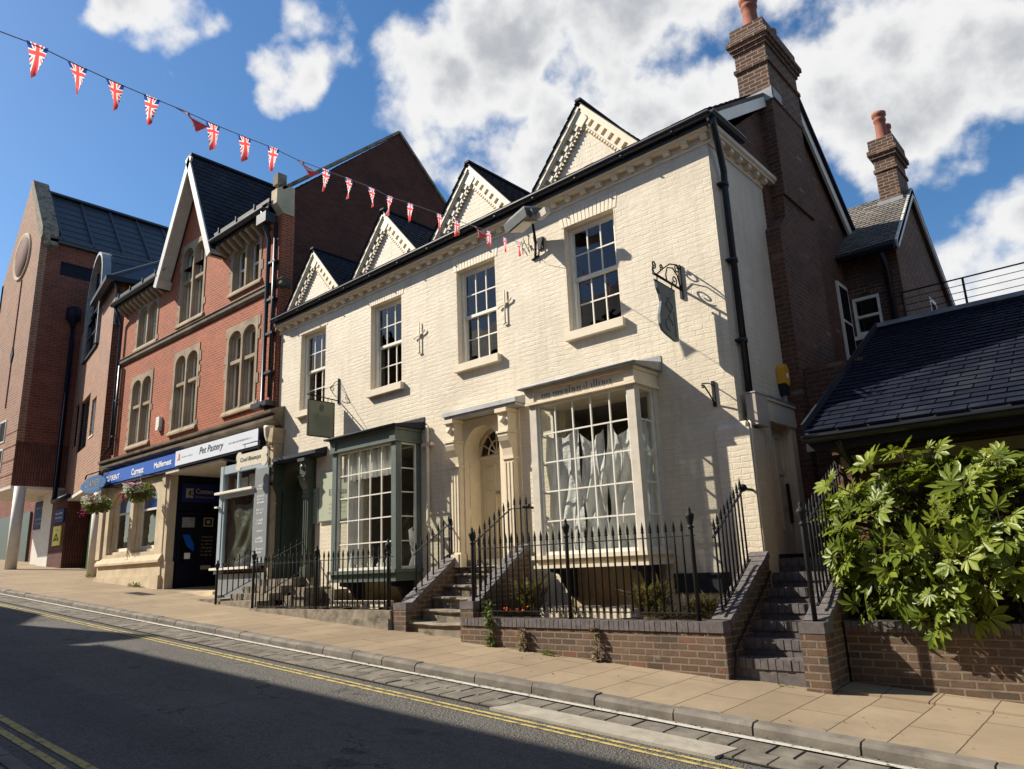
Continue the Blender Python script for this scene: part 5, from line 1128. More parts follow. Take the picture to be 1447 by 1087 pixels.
# central retaining wall between the two flights
m=MB(); m.box(-8.02,-3.93,7.88,8.10,.1,.80); rwl=wall_thing('retaining_wall','brown brick retaining wall below the railings between the two flights of steps','wall',m,M['wall_brick'])
soldier_coping(-8.02,-4.13,7.86,8.12,.80,.91,rwl)
m=MB(); m.box(-4.125,-3.91,7.84,8.12,.802,.925); m.build('coping',M['blue_brick'],rwl)
m=MB(); m.box(-4.12,-3.91,7.86,8.10,.1,.80); m.build('pier',M['wall_brick'],rwl)
# soil bed behind it
m=MB(); q=random.Random(6)
def bed(x0,x1,y0,y1,z,n=26,k=8,amp=.05):
    vs=[(x0+(x1-x0)*i/n,y0+(y1-y0)*j/k,z+q.uniform(-amp,amp)) for j in range(k+1) for i in range(n+1)]
    m.add(vs,[(j*(n+1)+i,j*(n+1)+i+1,(j+1)*(n+1)+i+1,(j+1)*(n+1)+i) for j in range(k) for i in range(n)])
bed(-7.9,-4.0,8.1,9.29,.86); bed(-14.1,-9.7,8.15,9.29,.98); struct(m,'garden_soil',M['soil'])
# low plinth wall under the left railings
m=MB(); m.box(-14.2,-9.78,8.0,8.14,.3,.985); m.box(-12.0,-9.8,7.97,8.0,.3,.86); wall_thing('plinth_wall','low rough stone plinth wall under the left run of railings','wall',m,M['step_stone'])
# whitewashed light-well walls under the bays
m=MB(); 
for k in range(9): m.box(-7.02+k*.17,-7.02+k*.17+.155,8.50,8.56,.86,1.02+.01*(k%3))
m.box(-7.05,-5.45,8.515,8.70,.8,1.0); wall_thing('lightwell_kerb','low whitewashed brick kerb in front of the cream bay','wall',m,M['cream'])
m=MB(); m.box(-12.25,-10.6,8.55,8.75,.9,1.10); wall_thing('lightwell_kerb','low pale kerb in front of the green bay','wall',m,M['cream'])
m=MB(); m.box(-13.5,-13.0,8.5,9.1,.95,1.36); m.box(-13.95,-13.55,8.6,9.0,.95,1.2); m.box(-13.4,-12.6,8.9,9.25,.95,1.30); wall_thing('stone_block','pale stone blocks behind the left railings beside the green door','blocks',m,M['step_stone'])
# ---- middle steps (stone) with sloping brick strings
st=thing('stone_steps','worn stone steps up to the cream front door','steps',(-8.8,8.6,.6))
for k in range(6):
    y=8.12+.26*k; z=.81+.178*k
    m=MB(); q=random.Random(k); n=8; x0,x1=-9.42,-8.05
    prof=[(y-.03,z-.045),(y-.045,z-.025),(y-.03,z-.003),(y+.02,z)]
    vs=[]
    for i in range(n+1):
        x=x0+(x1-x0)*i/n; dz=-.018*math.exp(-((x+8.75)/.35)**2)+q.uniform(-.005,.005)
        vs+= [(x,p[0]+q.uniform(-.006,.006),p[1]+dz) for p in prof]+[(x,y+.33,z+dz)]
    m.add(vs,[(i*5+j,i*5+j+1,(i+1)*5+j+1,(i+1)*5+j) for i in range(n) for j in range(4)])
    m.box(x0,x1,y,y+.3 if k<5 else 9.36,z-.22 if k else .3,z-.03); m.build('step',M['step_stone'],st)
m=MB(); m.box(-9.35,-8.3,9.30,9.70,1.55,1.735); m.build('landing',M['step_stone'],st)
def string_wall(name,label,x0,x1,y0,y1,za,zb,zbase,mat='wall_brick',pier=True,pz=None,topflat=0):
    """sloping wall beside steps: from y0 (height za) up to y1 (height zb) with a brick-on-edge coping"""
    m=MB(); m.prism([(y0+.2,zbase),(y1,zbase),(y1,zb-.07),(y0+.2,za-.07)],'x',x0+.02,x1-.02); o=wall_thing(name,label,'wall',m,M[mat])
    p=Vector(((x0+x1)/2,y0+.16,za-.03)); e=Vector(((x0+x1)/2,y1,zb-.03)); d=(e-p); Ln=d.length; d.normalize(); up=Vector((1,0,0)).cross(d)
    c=MB(); q=random.Random(int(abs(x0)*9)); s=0
    while s<Ln-.03:
        l=.11; c.obox(p+d*(s+l/2)+up*q.uniform(-.004,.006),d,(1,0,0),up,l/2-.004,(x1-x0)/2+q.uniform(-.004,.004),.042); s+=l
    c.build('coping',M['blue_brick'],o)
    if pier:
        c=MB(); c.box(x0,x1,y0,y0+.24,zbase,za-.11); c.build('pier',M[mat],o); c=MB(); c.box(x0-.006,x1+.006,y0-.006,y0+.25,za-.108,za+.0); c.build('pier_cap',M['blue_brick'],o)
    return o
string_wall('stair_wall','sloping brick wall on the left of the stone steps',-9.72,-9.42,8.02,9.24,1.10,1.84,.2)
m=MB(); m.box(-9.70,-9.43,8.02,8.26,.2,1.10)
string_wall('stair_wall','sloping brick wall on the right of the stone steps',-8.06,-7.80,7.90,9.24,1.13,1.95,.2)
# crumbly end block below left string
# ---- right flight: dark brick steps to the side door
bs=thing('brick_steps','steep dark brick steps to the side door at the right corner','steps',(-3.45,8.7,.3))
for k in range(7):
    y=8.0+.275*k; z=.535+.172*k-(.0 if k else 0); m=MB(); q=random.Random(40+k); x=-3.93
    while x<-2.88:
        b=min(x+.083,-2.86)
        m.box(x+.004,b-.004,y+q.uniform(-.006,.006),y+.115,z-.105,z+q.uniform(-.003,.004)); 
        m.box(x+.004,b-.004,y+.014+q.uniform(-.003,.003),y+.10,z-(.30 if k==0 else .19),z-.112); x+=.083
    m.box(-3.93,-2.86,y+.10,y+.34,z-.22,z-.006); m.box(-3.93,-2.86,y+.016,y+.09,z-(.32 if k==0 else .2),z-.01)
    m.build('step',M['blue_brick'],bs)
m=MB(); m.box(-4.08,-2.86,9.92,11.3,.1,1.555); m.build('landing',M['blue_brick'],bs)
m=MB(); m.box(-4.05,-3.9,9.95,11.1,1.556,1.62); m.build('threshold',M['plinth'],bs)
string_wall('stair_wall','sloping brick wall on the left of the dark brick steps',-4.12,-3.88,7.85,9.25,.925,1.66,.1,pier=False)
sw=string_wall('stair_wall','sloping brick wall on the right of the dark brick steps, by the shrub',-3.08,-2.83,7.86,9.9,.93,1.95,-.1)
m=MB(); m.tube([(-3.86,7.9,.32),(-3.865,8.0,.62),(-3.86,8.95,1.25),(-3.87,9.2,1.42)],.012,6); tag(m.build('handrail_pipe',M['iron']),'thin dark pipe along the left wall of the brick steps','pipe')
# ---- garden wall under the shrub
m=MB(); m.box(-2.82,9,8.45,8.68,-.5,.80); gw=wall_thing('garden_wall','brown brick garden wall below the big leafy shrub','wall',m,M['wall_brick'])
soldier_coping(-2.82,4.0,8.43,8.70,.80,.905,gw)
m=MB(); q=random.Random(16); bed(-2.8,8,8.7,9.38,.78,20,4); struct(m,'garden_soil',M['soil'])
# ================================================================ railings
def finial_post(parent,x,y,z0,z1,r=.026,label=None):
    m=MB(); m.lathe((x,y,z0),[(r,0),(r,z1-z0-.27),(r*.9,z1-z0-.26),(r*1.5,z1-z0-.25),(r*1.5,z1-z0-.235),(r*.8,z1-z0-.22),(r*1.2,z1-z0-.20),(r*2.0,z1-z0-.12),(r*2.1,z1-z0-.10),(r*1.5,z1-z0-.085),(r*.9,z1-z0-.07),(r*.7,z1-z0-.06),(r*.9,z1-z0-.04),(r*.5,z1-z0-.02),(.002,z1-z0)],12)
    return m.build('post',M['iron'],parent)
def railing(label,p0,p1,n,hb,ht,tip,group,posts=(),end0=True,end1=True,tipr=.0095,cat='railing'):
    """p0,p1: foot of the run; hb/ht: bottom and top rail above the foot; tip: bar length above the top rail"""
    p0=Vector(p0);p1=Vector(p1); r=thing('railing',label,cat,tuple((p0+p1)/2),group)
    d=p1-p0
    m=MB(); m.beam(p0+Vector((0,0,ht)),p1+Vector((0,0,ht)),.030,.012); m.build('rail',M['iron'],r)
    if hb is not None: m=MB(); m.beam(p0+Vector((0,0,hb)),p1+Vector((0,0,hb)),.030,.014); m.build('rail',M['iron'],r)
    first=None
    for i in range(n):
        t=(i+.5)/n; f=p0+d*t
        if first is None:
            b0=(hb if hb is not None else 0)-.02; m=MB(); s=.0130; m.lathe((f.x,f.y,f.z+b0),[(s,0),(s,ht+tip*.25-b0),(s*.8,ht+tip*.27-b0),(s*1.9,ht+tip*.34-b0),(s*1.2,ht+tip*.42-b0),(s*1.55,ht+tip*.5-b0),(s*.9,ht+tip*.75-b0),(.001,ht+tip-b0)],8)
            first=m.build('bar',M['iron'],r); f0=f
        else: dup(first,r,f-f0)
    for (x,y,z0,z1) in posts: finial_post(r,x,y,z0,z1)
    return r
G1='black iron railings in front of the cream house'
railing('level black railing on the coping between the stone steps and brick steps',(-7.78,7.98,.91),(-4.22,7.98,.91),33,.09,.96,.20,G1,posts=[(-7.86,7.98,.91,2.20),(-6.10,7.98,.91,2.20),(-4.26,7.98,.91,2.21)])
railing('level black railing on the low plinth, left of the stone steps',(-14.15,8.07,.98),(-9.80,8.07,.98),30,.05,.86,.18,G1,posts=[(-14.2,8.07,.9,2.14),(-11.98,8.07,.86,2.13),(-9.92,8.07,.9,2.14)])
railing('sloping black railing left of the stone steps',(-9.56,8.30,1.19),(-9.56,9.20,1.74),7,None,.66,.18,G1,posts=[(-9.56,9.2,1.74,2.55)])
railing('sloping black railing right of the stone steps',(-7.93,8.05,1.14),(-7.93,8.95,1.70),8,None,.80,.20,G1)
railing('short level black railing before the right column of the front door',(-7.93,8.97,1.70),(-7.80,9.26,1.72),3,None,.80,.20,G1)
railing('sloping black railing left of the dark brick steps, rising to the house corner',(-4.0,8.0,.95),(-4.0,8.92,1.53),9,.04,.88,.20,G1)
railing('sloping black railing right of the dark brick steps, half hidden by the shrub',(-2.95,8.10,1.02),(-2.95,9.75,1.84),15,.06,.90,.20,G1,posts=[(-2.95,7.98,.93,2.16),(-2.95,9.82,1.9,3.0)])
railing('sloping black railing at the far left, beside the pale blue shop front',(-15.85,8.2,1.08),(-15.85,9.22,1.55),8,.10,.74,.10,G1,posts=[(-15.85,8.14,.98,2.0)])
railing('sloping black railing right of the dark green door',(-14.16,8.25,1.2),(-14.16,9.24,1.66),7,.05,.66,.12,G1)
m=MB(); m.tube([(-4.0,8.92,2.41),(-4.0,9.05,2.44),(-4.0,9.24,2.44)],.018,8); m.lathe((-4.0,8.95,2.40),[(0,0),(.05,.02),(.06,.05),(.04,.09),(0,.1)],10); tag(m.build('rail_knob',M['iron']),'black iron rail end knob fixed at the house corner','rail end')
m=MB(); m.tube([(-7.80,9.1,2.52),(-7.72,9.15,2.52),(-7.70,9.28,2.50)],.02,8); m.lathe((-7.72,9.15,2.49),[(0,0),(.03,.01),(.035,.05),(.02,.08),(0,.085)],10); tag(m.build('rail_knob',M['iron']),'black iron rail end knob beside the right column of the front door','rail end')
# ---- left steps to the green door
ls=thing('stone_steps','worn stone steps up to the dark green door','steps',(-15,8.7,1))
for k in range(4):
    m=MB(); q=random.Random(60+k); x0,x1=-15.8,-14.22; y=8.2+.27*k; z=1.12+.14*k
    m.box(x0,x1,y-.02,y+.4 if k<3 else 9.65,z-.15 if k else .7,z); m.build('step',M['step_stone'],ls)
m=MB(); m.box(-16.9,-15.88,8.25,9.0,.7,1.16); wall_thing('shop_plinth','rough grey stone plinth under the pale blue shop front','plinth',m,M['step_stone'])
# ================================================================ signs and fittings on the walls
def scroll(c,r0,r1,turns,a0,X,zdir=1,n=26):
    """spiral in the vertical plane X=const round c=(y,z)"""
    return [(X,c[0]+(r0+(r1-r0)*i/n)*math.cos(a0+turns*2*math.pi*i/n),c[1]+zdir*(r0+(r1-r0)*i/n)*math.sin(a0+turns*2*math.pi*i/n)) for i in range(n+1)]
hs=thing('hanging_sign','dark blue grey shaped sign hanging from scrolled black bracket near the right corner','sign',(-4.74,D,5.3))
X=-4.74; o=MB()
o.box(X-.02,X+.02,D-.035,D-.002,5.28,5.80); o.tube([(X,D-.02,5.42),(X,D-.80,5.46)],.018,8); o.tube([(X,D-.78,5.46),(X,D-.80,5.52),(X,D-.78,5.57)],.014,6)
o.tube([(X,D-.02,5.74),(X,D-.12,5.78),(X,D-.30,5.74),(X,D-.52,5.60),(X,D-.70,5.47)],.010,6); o.tube([(X,D-.03,5.44),(X,D-.10,5.62),(X,D-.22,5.70),(X,D-.38,5.66),(X,D-.44,5.54),(X,D-.42,5.44)],.010,6)
o.tube(scroll((D-.20,5.52),.085,.02,1.3,3.6,X),.010,6); o.tube(scroll((D-.76,5.60),.06,.015,1.2,4.2,X),.012,6); o.tube(scroll((D-.56,5.62),.05,.012,1.2,4.2,X),.011,6); o.tube(scroll((D-.09,5.72),.07,.02,1.1,1.2,X),.010,6)
o.tube([(X,D-.24,5.335),(X,D-.78,5.365)],.016,8)
for yy in (D-.30,D-.70): o.tube([(X,yy,5.45),(X,yy,5.34)],.009,6)
o.build('bracket',M['iron'],hs)
o=MB(); y=lambda a:D-a
pts=[(y(.26),5.32),(y(.26),4.60),(y(.29),4.565),(y(.36),4.56),(y(.60),4.62),(y(.70),4.66),(y(.745),4.74),(y(.74),4.88),(y(.69),5.0),(y(.665),5.08),(y(.69),5.18),(y(.74),5.26),(y(.755),5.35)]
o.prism(pts,'x',X-.018,X+.018); B=o.build('sign_board',plain('blue grey sign board',(.085,.125,.14),.5,.35,var=.15,scale=9,bs=.05),hs)
o=MB()
for sx in (X-.021,X+.021):
    o.tube([(sx,y(.42),5.2),(sx,y(.56),5.06),(sx,y(.44),4.96),(sx,y(.36),5.06),(sx,y(.52),5.18)],.006,5); o.tube([(sx,y(.40),4.98),(sx,y(.50),4.90),(sx,y(.44),4.84)],.006,5); o.tube([(sx,y(.5)+.10*math.cos(a),4.77+.09*math.sin(a)) for a in [i*.6 for i in range(9)]],.006,5); o.tube([(sx,y(.34),5.0),(sx,y(.34),4.62)],.005,5)
o.build('lettering',M['ink_soft'],B)
# small empty bracket below
o=MB(); X=-4.41; o.box(X-.02,X+.02,D-.03,D-.002,3.62,3.98); o.tube([(X,D-.02,3.66),(X,D-.15,3.78),(X,D-.30,3.88)],.012,6); o.tube([(X,D-.02,3.92),(X,D-.12,3.93),(X,D-.30,3.90)],.008,6); o.tube(scroll((D-.32,3.86),.035,.01,1.1,1.5,X),.008,6); tag(o.build('bracket',M['iron']),'small empty black iron bracket low on the cream wall near the corner','bracket')
# olive hanging sign above the green door
hs=thing('hanging_sign','square olive green sign hanging from slim black bracket above the green door','sign',(-13.12,D,5.0)); X=-13.12
o=MB(); o.box(X-.015,X+.015,D-.03,D-.002,5.18,5.75); o.tube([(X,D-.02,5.25),(X,D-.80,5.29)],.013,6); o.tube([(X,D-.02,5.70),(X,D-.10,5.66),(X,D-.22,5.50),(X,D-.16,5.40),(X,D-.06,5.32)],.008,6); o.tube(scroll((D-.17,5.5),.07,.015,1.3,1.0,X),.007,6); o.tube([(X,D-.02,5.62),(X,D-.7,5.30)],.006,6)
for a in (.18,.28,.62,.72): o.tube([(X,D-a,5.27),(X,D-a,5.17)],.008,6)
o.build('bracket',M['iron'],hs)
o=MB(); o.box(X-.014,X+.014,D-.76,D-.13,4.42,5.17); B=o.build('sign_board',M['sign_green'],hs)
o=MB()
o.box(X-.02,X+.02,D-.775,D-.76,4.41,5.18); o.box(X-.02,X+.02,D-.13,D-.115,4.41,5.18); o.box(X-.02,X+.02,D-.76,D-.13,5.171,5.185); o.box(X-.02,X+.02,D-.76,D-.13,4.405,4.419); o.build('sign_frame',M['iron'],B)
o=MB(); 
rq=random.Random(5)
for sgn,xx in ((1,X+.0145),(-1,X-.0145)):
    u=(0,1,0) if sgn>0 else (0,-1,0); oy=D-.76 if sgn>0 else D-.13
    s=1 if sgn>0 else -1
    text_mb(o,'eBonza',(xx,oy+s*.12,4.80),u,(0,0,1),width=.40,height=.10); squiggle(o,(xx,oy+s*.12,4.74),u,(0,0,1),.40,.032,rq); squiggle(o,(xx,oy+s*.15,4.67),u,(0,0,1),.34,.026,rq); squiggle(o,(xx,oy+s*.15,4.60),u,(0,0,1),.34,.026,rq)
    c=Vector((xx+s*.004,oy+s*.315,5.03)); 
    for k in range(8):
        a=k*math.pi/4; o.tube([c,c+Vector((0,math.cos(a)*.045,math.sin(a)*.06)),c+Vector((0,math.cos(a+.5)*.062,math.sin(a+.5)*.08))],.006,5)
o.build('lettering',M['ink_soft'],B)
# wall plaques by the green bay
pq=thing('wall_plaque','large pale sage plaque on the wall between the green door and green bay','plaque',(-13.15,D,3.1)); o=MB(); o.box(-13.72,-12.62,D-.035,D-.003,2.70,3.74); B=o.build('board',M['plaque_green'],pq)
o=MB(); o.box(-13.74,-12.60,D-.045,D-.036,2.67,2.698); o.build('edge',M['green'],pq)
o=MB(); text_mb(o,'Eleonza',(-13.36,D-.037,3.22),(1,0,0),(0,0,1),width=.62,height=.13); squiggle(o,(-13.2,D-.037,3.12),(1,0,0),(0,0,1),.36,.05,rq)
for k in range(3): squiggle(o,(-13.38,D-.037,3.02-k*.09),(1,0,0),(0,0,1),.62,.03,rq)
c=Vector((-13.05,D-.04,3.50))
for k in range(6):
    a=k*math.pi/3; o.tube([c,c+Vector((math.cos(a)*.06,0,math.sin(a)*.09)),c+Vector((math.cos(a+.6)*.08,0,math.sin(a+.6)*.12))],.006,5)
o.tube([c+Vector((0,0,-.1)),c+Vector((0,0,-.17))],.006,5); o.build('lettering',M['ink_soft'],B)
pq=thing('wall_plaque','small soft green plaque beside the larger sage plaque','plaque',(-14.0,D,3)); o=MB(); o.box(-13.99,-13.77,D-.03,D-.003,2.66,3.42); B=o.build('board',M['plaque_teal'],pq); o=MB()
for k in range(6): squiggle(o,(-13.96,D-.032,3.3-k*.09),(1,0,0),(0,0,1),.15,.05,rq)
o.build('lettering',M['ink_soft'],B)
# wall mounted street lamp with flood head
sl=thing('wall_lamp','grey wall mounted flood lamp below the cornice with its arm and bracket','lamp',(-7.3,D,7.0))
o=MB(); c=Vector((-7.30,8.86,7.22)); fx=Vector((.96,-.28,.06)).normalized(); fy=Vector((.28,.93,.22)).normalized(); fz=fx.cross(fy).normalized()
o.obox(c+fz*.07,fx,fy,fz,.33,.17,.075); 
# tapered hood
t=[c+fz*.145+fx*a+fy*b for a,b in((-.33,-.17),(.33,-.17),(.33,.17),(-.33,.17))]+[c+fz*.22+fx*a+fy*b for a,b in((-.2,-.1),(.24,-.1),(.24,.12),(-.2,.12))]; o.add(t,[(4,5,6,7),(0,1,5,4),(1,2,6,5),(2,3,7,6),(3,0,4,7)])
o.obox(c+fz*.03+fx*.36,fx,fy,fz,.06,.10,.06); o.build('casing',M['lamp_grey'],sl)
o=MB(); o.obox(c-fz*.012-fx*.05,fx,fy,fz,.21,.135,.012); o.build('diffuser',M['lamp_glass'],sl)
o=MB(); o.obox(c+fx*.52+fy*.02-fz*.06,fx,fy,fz,.13,.05,.055); o.tube([c+fx*.36,c+fx*.45-fz*.02],.02,6); o.build('sensor',M['soffit'],sl)
o=MB(); o.tube([c+fx*.12+fz*.05+fy*.1,(-7.32,D-.12,7.0),(-7.42,D-.03,6.78)],.022,8); o.tube([(-7.50,D-.02,6.76),(-7.34,D-.02,6.80)],.02,6); o.box(-7.36,-7.24,D-.03,D-.002,6.9,7.12); o.build('bracket',M['iron'],sl)
o=MB(); rq2=random.Random(3)
for k in range(7):
    x=-7.62+k*.05; o.tube([(x,D-.12-rq2.uniform(0,.1),7.12),(x+rq2.uniform(-.05,.05),D-.14,7.0),(x+rq2.uniform(-.06,.06),D-.1,6.88+rq2.uniform(-.08,.05)),(x+rq2.uniform(-.03,.06),D-.12,6.98)],.008,5)
o.build('tangled_cord',M['cord'],sl)
# alarm and meter boxes on the right flank
ab=thing('alarm_box','yellow and black alarm box high on the shaded flank beside the brickwork','alarm',(-4.05,10.95,4.2)); o=MB(); o.prism([(10.81,4.12),(10.97,4.09),(11.01,4.18),(11.01,4.34),(10.95,4.42),(10.86,4.42),(10.81,4.36)],'x',-4.09,-3.97); o.build('case',M['alarm'],ab)
o=MB(); o.prism([(10.86,3.95),(10.95,3.95),(10.97,4.088),(10.82,4.117)],'x',-4.09,-3.985); o.lathe((-3.945,10.93,4.27),[(0,0)],6) if False else None; o.build('base',M['black'],ab)
o=MB(); o.box(-3.97,-3.964,10.89,10.95,4.21,4.28); o.build('label_plate',M['white'],ab)
o=MB(); o.box(-4.02,-3.88,9.40,9.80,3.31,3.74); o.box(-4.03,-3.87,9.39,9.81,3.742,3.76); tag(o.build('meter_box',plain('grey pink meter box',(.45,.39,.33),.6,.3,var=.06)),'square grey meter box over the drainpipe at the corner','box')
# ================================================================ shop signs
bs_=thing('shop_sign','long royal blue shop sign with white lettering above the arched stone bay','sign',(-22.4,9.1,4.8))
o=MB(); o.box(-25.22,-20.03,8.98,9.10,4.60,4.99); B=o.build('board',M['blue_sign'],bs_); o=MB()
text_mb(o,'CURRENT',(-24.98,8.978,4.68),(1,0,0),(0,0,1),width=1.05,height=.17,bold=.02); o.build('lettering',M['white'],B); o=MB()
text_mb(o,'Current',(-23.05,8.978,4.68),(1,0,0),(0,0,1),width=.85,height=.20,bold=.03); squiggle(o,(-23.05,8.978,4.62),(1,0,0),(0,0,1),.85,.03,rq); o.build('lettering',M['white'],B); o=MB()
text_mb(o,'Mailfernest',(-21.5,8.978,4.71),(1,0,0),(0,0,1),width=1.1,height=.17,bold=.03); o.build('lettering',M['white'],B)
ws=thing('shop_sign','long white shop sign with handwritten lettering beside the blue one','sign',(-17.7,9.1,4.85)); o=MB(); o.box(-20.0,-15.72,8.90,9.08,4.60,5.0); B=o.build('board',M['white_board'],ws)
o=MB(); text_mb(o,'Pet Pastery',(-18.62,8.898,4.69),(1,0,0),(0,0,1),width=1.25,height=.235,shear=.25); squiggle(o,(-17.1,8.898,4.80),(1,0,0),(0,0,1),1.1,.05,rq,bw=.012); squiggle(o,(-19.6,8.898,4.78),(1,0,0),(0,0,1),.6,.045,rq,bw=.012); o.build('lettering',M['ink'],B)
o=MB(); o.prism([(-19.9,4.74),(-19.72,4.74),(-19.74,4.9),(-19.8,4.92),(-19.82,4.8)],'y',8.894,8.898); o.build('emblem',M['orange'],B)
o=MB(); o.box(-20.0,-15.70,8.92,9.07,4.55,4.597); o.box(-15.718,-15.68,8.89,9.08,4.56,5.0); o.build('sign_frame',M['navy'],ws)
ns=thing('lobby_sign','navy sign with a pale square emblem over the dark lobby doors','sign',(-20.7,10,4)); o=MB(); o.box(-20.74,-20.70,9.48,10.62,3.72,4.24); B=o.build('board',M['navy_sign'],ns); o=MB()
text_mb(o,'Costan',(-20.698,9.86,3.97),(0,1,0),(0,0,1),width=.5,height=.14,bold=.02); squiggle(o,(-20.698,9.86,3.85),(0,1,0),(0,0,1),.54,.06,rq)
o.build('lettering',M['ink_gold'],B); o=MB(); o.prism([(9.58,3.84),(9.79,3.84),(9.79,3.91),(9.68,3.91),(9.65,3.97),(9.68,4.04),(9.79,4.04),(9.79,4.11),(9.58,4.11)],'x',-20.70,-20.692); o.obox((-20.695,9.755,3.975),(1,0,0),(0,1,0),(0,0,1),.004,.04,.045); o.build('emblem',M['ink_gold'],B)
# bone-shaped hanging sign
bn=thing('hanging_sign','cream bone shaped sign hanging over the pale blue shop front','sign',(-15.6,8.9,4.3)); X=-15.62
o=MB(); bx0,bx1=-16.15,-14.78; yb=8.62
def bone(x0,x1,z,h):
    P=[]; r=h*.36
    for (cx,cz,a0,a1) in ((x1-r,z+h*.24,-.9,2.6),(x0+r,z+h*.24,.55,4.0),(x0+r,z-h*.24,2.3,5.75),(x1-r,z-h*.24,-2.6,.9)):
        for i in range(9): a=a0+(a1-a0)*i/8; P.append((cx+r*math.cos(a),cz+r*math.sin(a)))
    return P
P=bone(bx0,bx1,4.22,.36); o.prism(P,'y',yb-.015,yb+.015); B=o.build('sign_board',M['bone'],bn); o=MB(); text_mb(o,'Cool Bouncys',(bx0+.20,yb-.017,4.16),(1,0,0),(0,0,1),width=.9,height=.13,shear=.2,bold=.012); o.build('lettering',M['ink'],B)
o=MB(); o.tube([(-15.3,D-.02,4.62),(-15.3,8.62,4.60),(-15.9,8.62,4.60)],.012,6); o.box(-15.32,-15.28,D-.04,D,4.2,4.8)
for xx in (-15.8,-15.15): o.tube([(xx,8.62,4.6),(xx,8.62,4.36)],.007,5)
for k in range(4): o.tube([( -15.3,q[1],q[2]) for q in scroll((9.15-.14*k,4.48),.07,.015,1.2,1+k,0)],.009,5)
o.tube([(-15.3,D-.02,4.25),(-15.3,8.9,4.5),(-15.3,8.7,4.6)],.010,6); o.build('bracket',M['iron'],bn)
# oval blue hanging sign
ov=thing('hanging_sign','pointed oval blue sign hanging from thin bar near the left white column','sign',(-25.4,8.9,4.7)); o=MB(); n=20
P=[(-25.45+1.15*math.cos(a)*(1 if math.cos(a)<0 else .85),4.66+.27*math.sin(a)*(1-.25*abs(math.cos(a))**3)) for a in [2*math.pi*i/28 for i in range(28)]]
o.prism(P,'y',8.80,8.84); B=o.build('sign_board',M['oval_blue'],ov); o=MB(); text_mb(o,'GAMES',(-26.15,8.797,4.60),(1,0,0),(0,0,1),width=1.2,height=.2,shear=.2); squiggle(o,(-25.95,8.797,4.5),(1,0,0),(0,0,1),.9,.07,rq); o.build('lettering',M['ink_gold'],B)
o=MB(); o.tube([(-24.6,D,5.05),(-24.9,8.9,5.08),(-26.2,8.82,5.03),(-26.3,8.82,4.9)],.025,6); o.tube([(-24.9,8.82,5.05),(-24.9,8.82,4.85)],.015,6); o.build('bracket',M['iron'],ov)
# signs under the modern building
sg=thing('wall_sign','narrow navy sign with pale lettering on the white pier','sign',(-39,11.2,4.8)); o=MB(); o.box(-39.45,-38.15,11.22,11.28,4.1,5.35); B=o.build('board',M['navy_sign'],sg); o=MB()
for k,z in enumerate((5.0,4.5,4.3)): squiggle(o,(-39.2,11.218,z),(1,0,0),(0,0,1),.85,.12,rq)
o.build('lettering',M['ink_gold'],B)
sg=thing('wall_sign','small navy sign above the yellow notice on the brick pier','sign',(-35.4,10.95,4.3)); o=MB(); o.box(-35.75,-34.65,10.93,10.99,4.15,4.7); B=o.build('board',M['navy_sign'],sg); o=MB(); squiggle(o,(-35.6,10.928,4.5),(1,0,0),(0,0,1),.8,.08,rq); squiggle(o,(-35.6,10.928,4.32),(1,0,0),(0,0,1),.8,.06,rq); o.build('lettering',M['white_board'],B)
sg=thing('wall_sign','square yellow notice on the brick pier beside the dark entrance','sign',(-35.3,10.95,3.5)); o=MB(); o.box(-35.75,-34.85,10.94,10.99,3.2,4.0); B=o.build('board',M['yellow'],sg); o=MB(); squiggle(o,(-35.45,10.938,3.8),(1,0,0),(0,0,1),.35,.1,rq); o.tube([(-35.58,10.935,3.4),(-35.3,10.935,3.68),(-35.02,10.935,3.4)],.02,6); o.tube([(-35.4,10.935,3.4),(-35.3,10.935,3.5),(-35.2,10.935,3.4)],.018,6); o.build('lettering',M['ink'],B)
mu=thing('mural_panel','tall blue and green painted panel behind the right white column','panel',(-31.5,11.6,2)); o=MB(); o.box(-33.25,-29.9,11.5,11.56,1.9,4.8); B=o.build('board',M['mural_blue'],mu); o=MB(); o.prism([(-33.25,1.9),(-32.3,1.9),(-32.8,3.4),(-33.25,4.3)],'y',11.48,11.498); o.build('green_wedge',M['mural_green'],B)
o=MB(); text_mb(o,'U',(-32.4,11.498,4.05),(1,0,0),(0,0,1),height=.25)
for (a,b,c,d) in ((-31.9,-31.5,2.9,2.95),(-31.9,-31.5,3.3,3.35),(-31.9,-31.85,2.95,3.3),(-31.55,-31.5,2.95,3.3),(-31.72,-31.64,3.4,3.7)): o.box(a,b,11.49,11.498,c,d)
o.build('lettering',M['teal'],B)
# hanging flower baskets
def leaf_cloud(mb,c,rx,ry,rz,n,s,q,droop=.3):
    for _ in range(n):
        while True:
            p=Vector((q.uniform(-1,1),q.uniform(-1,1),q.uniform(-1,1)))
            if .25<p.length<1: break
        w=Vector(c)+Vector((p.x*rx,p.y*ry,p.z*rz)); d=Vector((p.x+q.uniform(-.5,.5),p.y+q.uniform(-.5,.5),p.z*.5-droop+q.uniform(-.4,.5))).normalized(); sd=d.cross(Vector((q.uniform(-1,1),q.uniform(-1,1),q.uniform(-1,1)))).normalized(); l=s*q.uniform(.6,1.3)
        mb.add([w,w+d*l*.5+sd*l*.28,w+d*l,w+d*l*.5-sd*l*.28],[(0,1,2,3)])
def shade_attr(ob,q,base=0,n=4):
    me=ob.data; a=me.attributes.new('shade','FLOAT','FACE')
    for i in range(0,len(me.polygons)):
        pass
    vals=[]; cur=0
    for i in range(len(me.polygons)):
        if i%n==0: cur=q.random()
        vals.append(cur)
    a.data.foreach_set('value',vals)
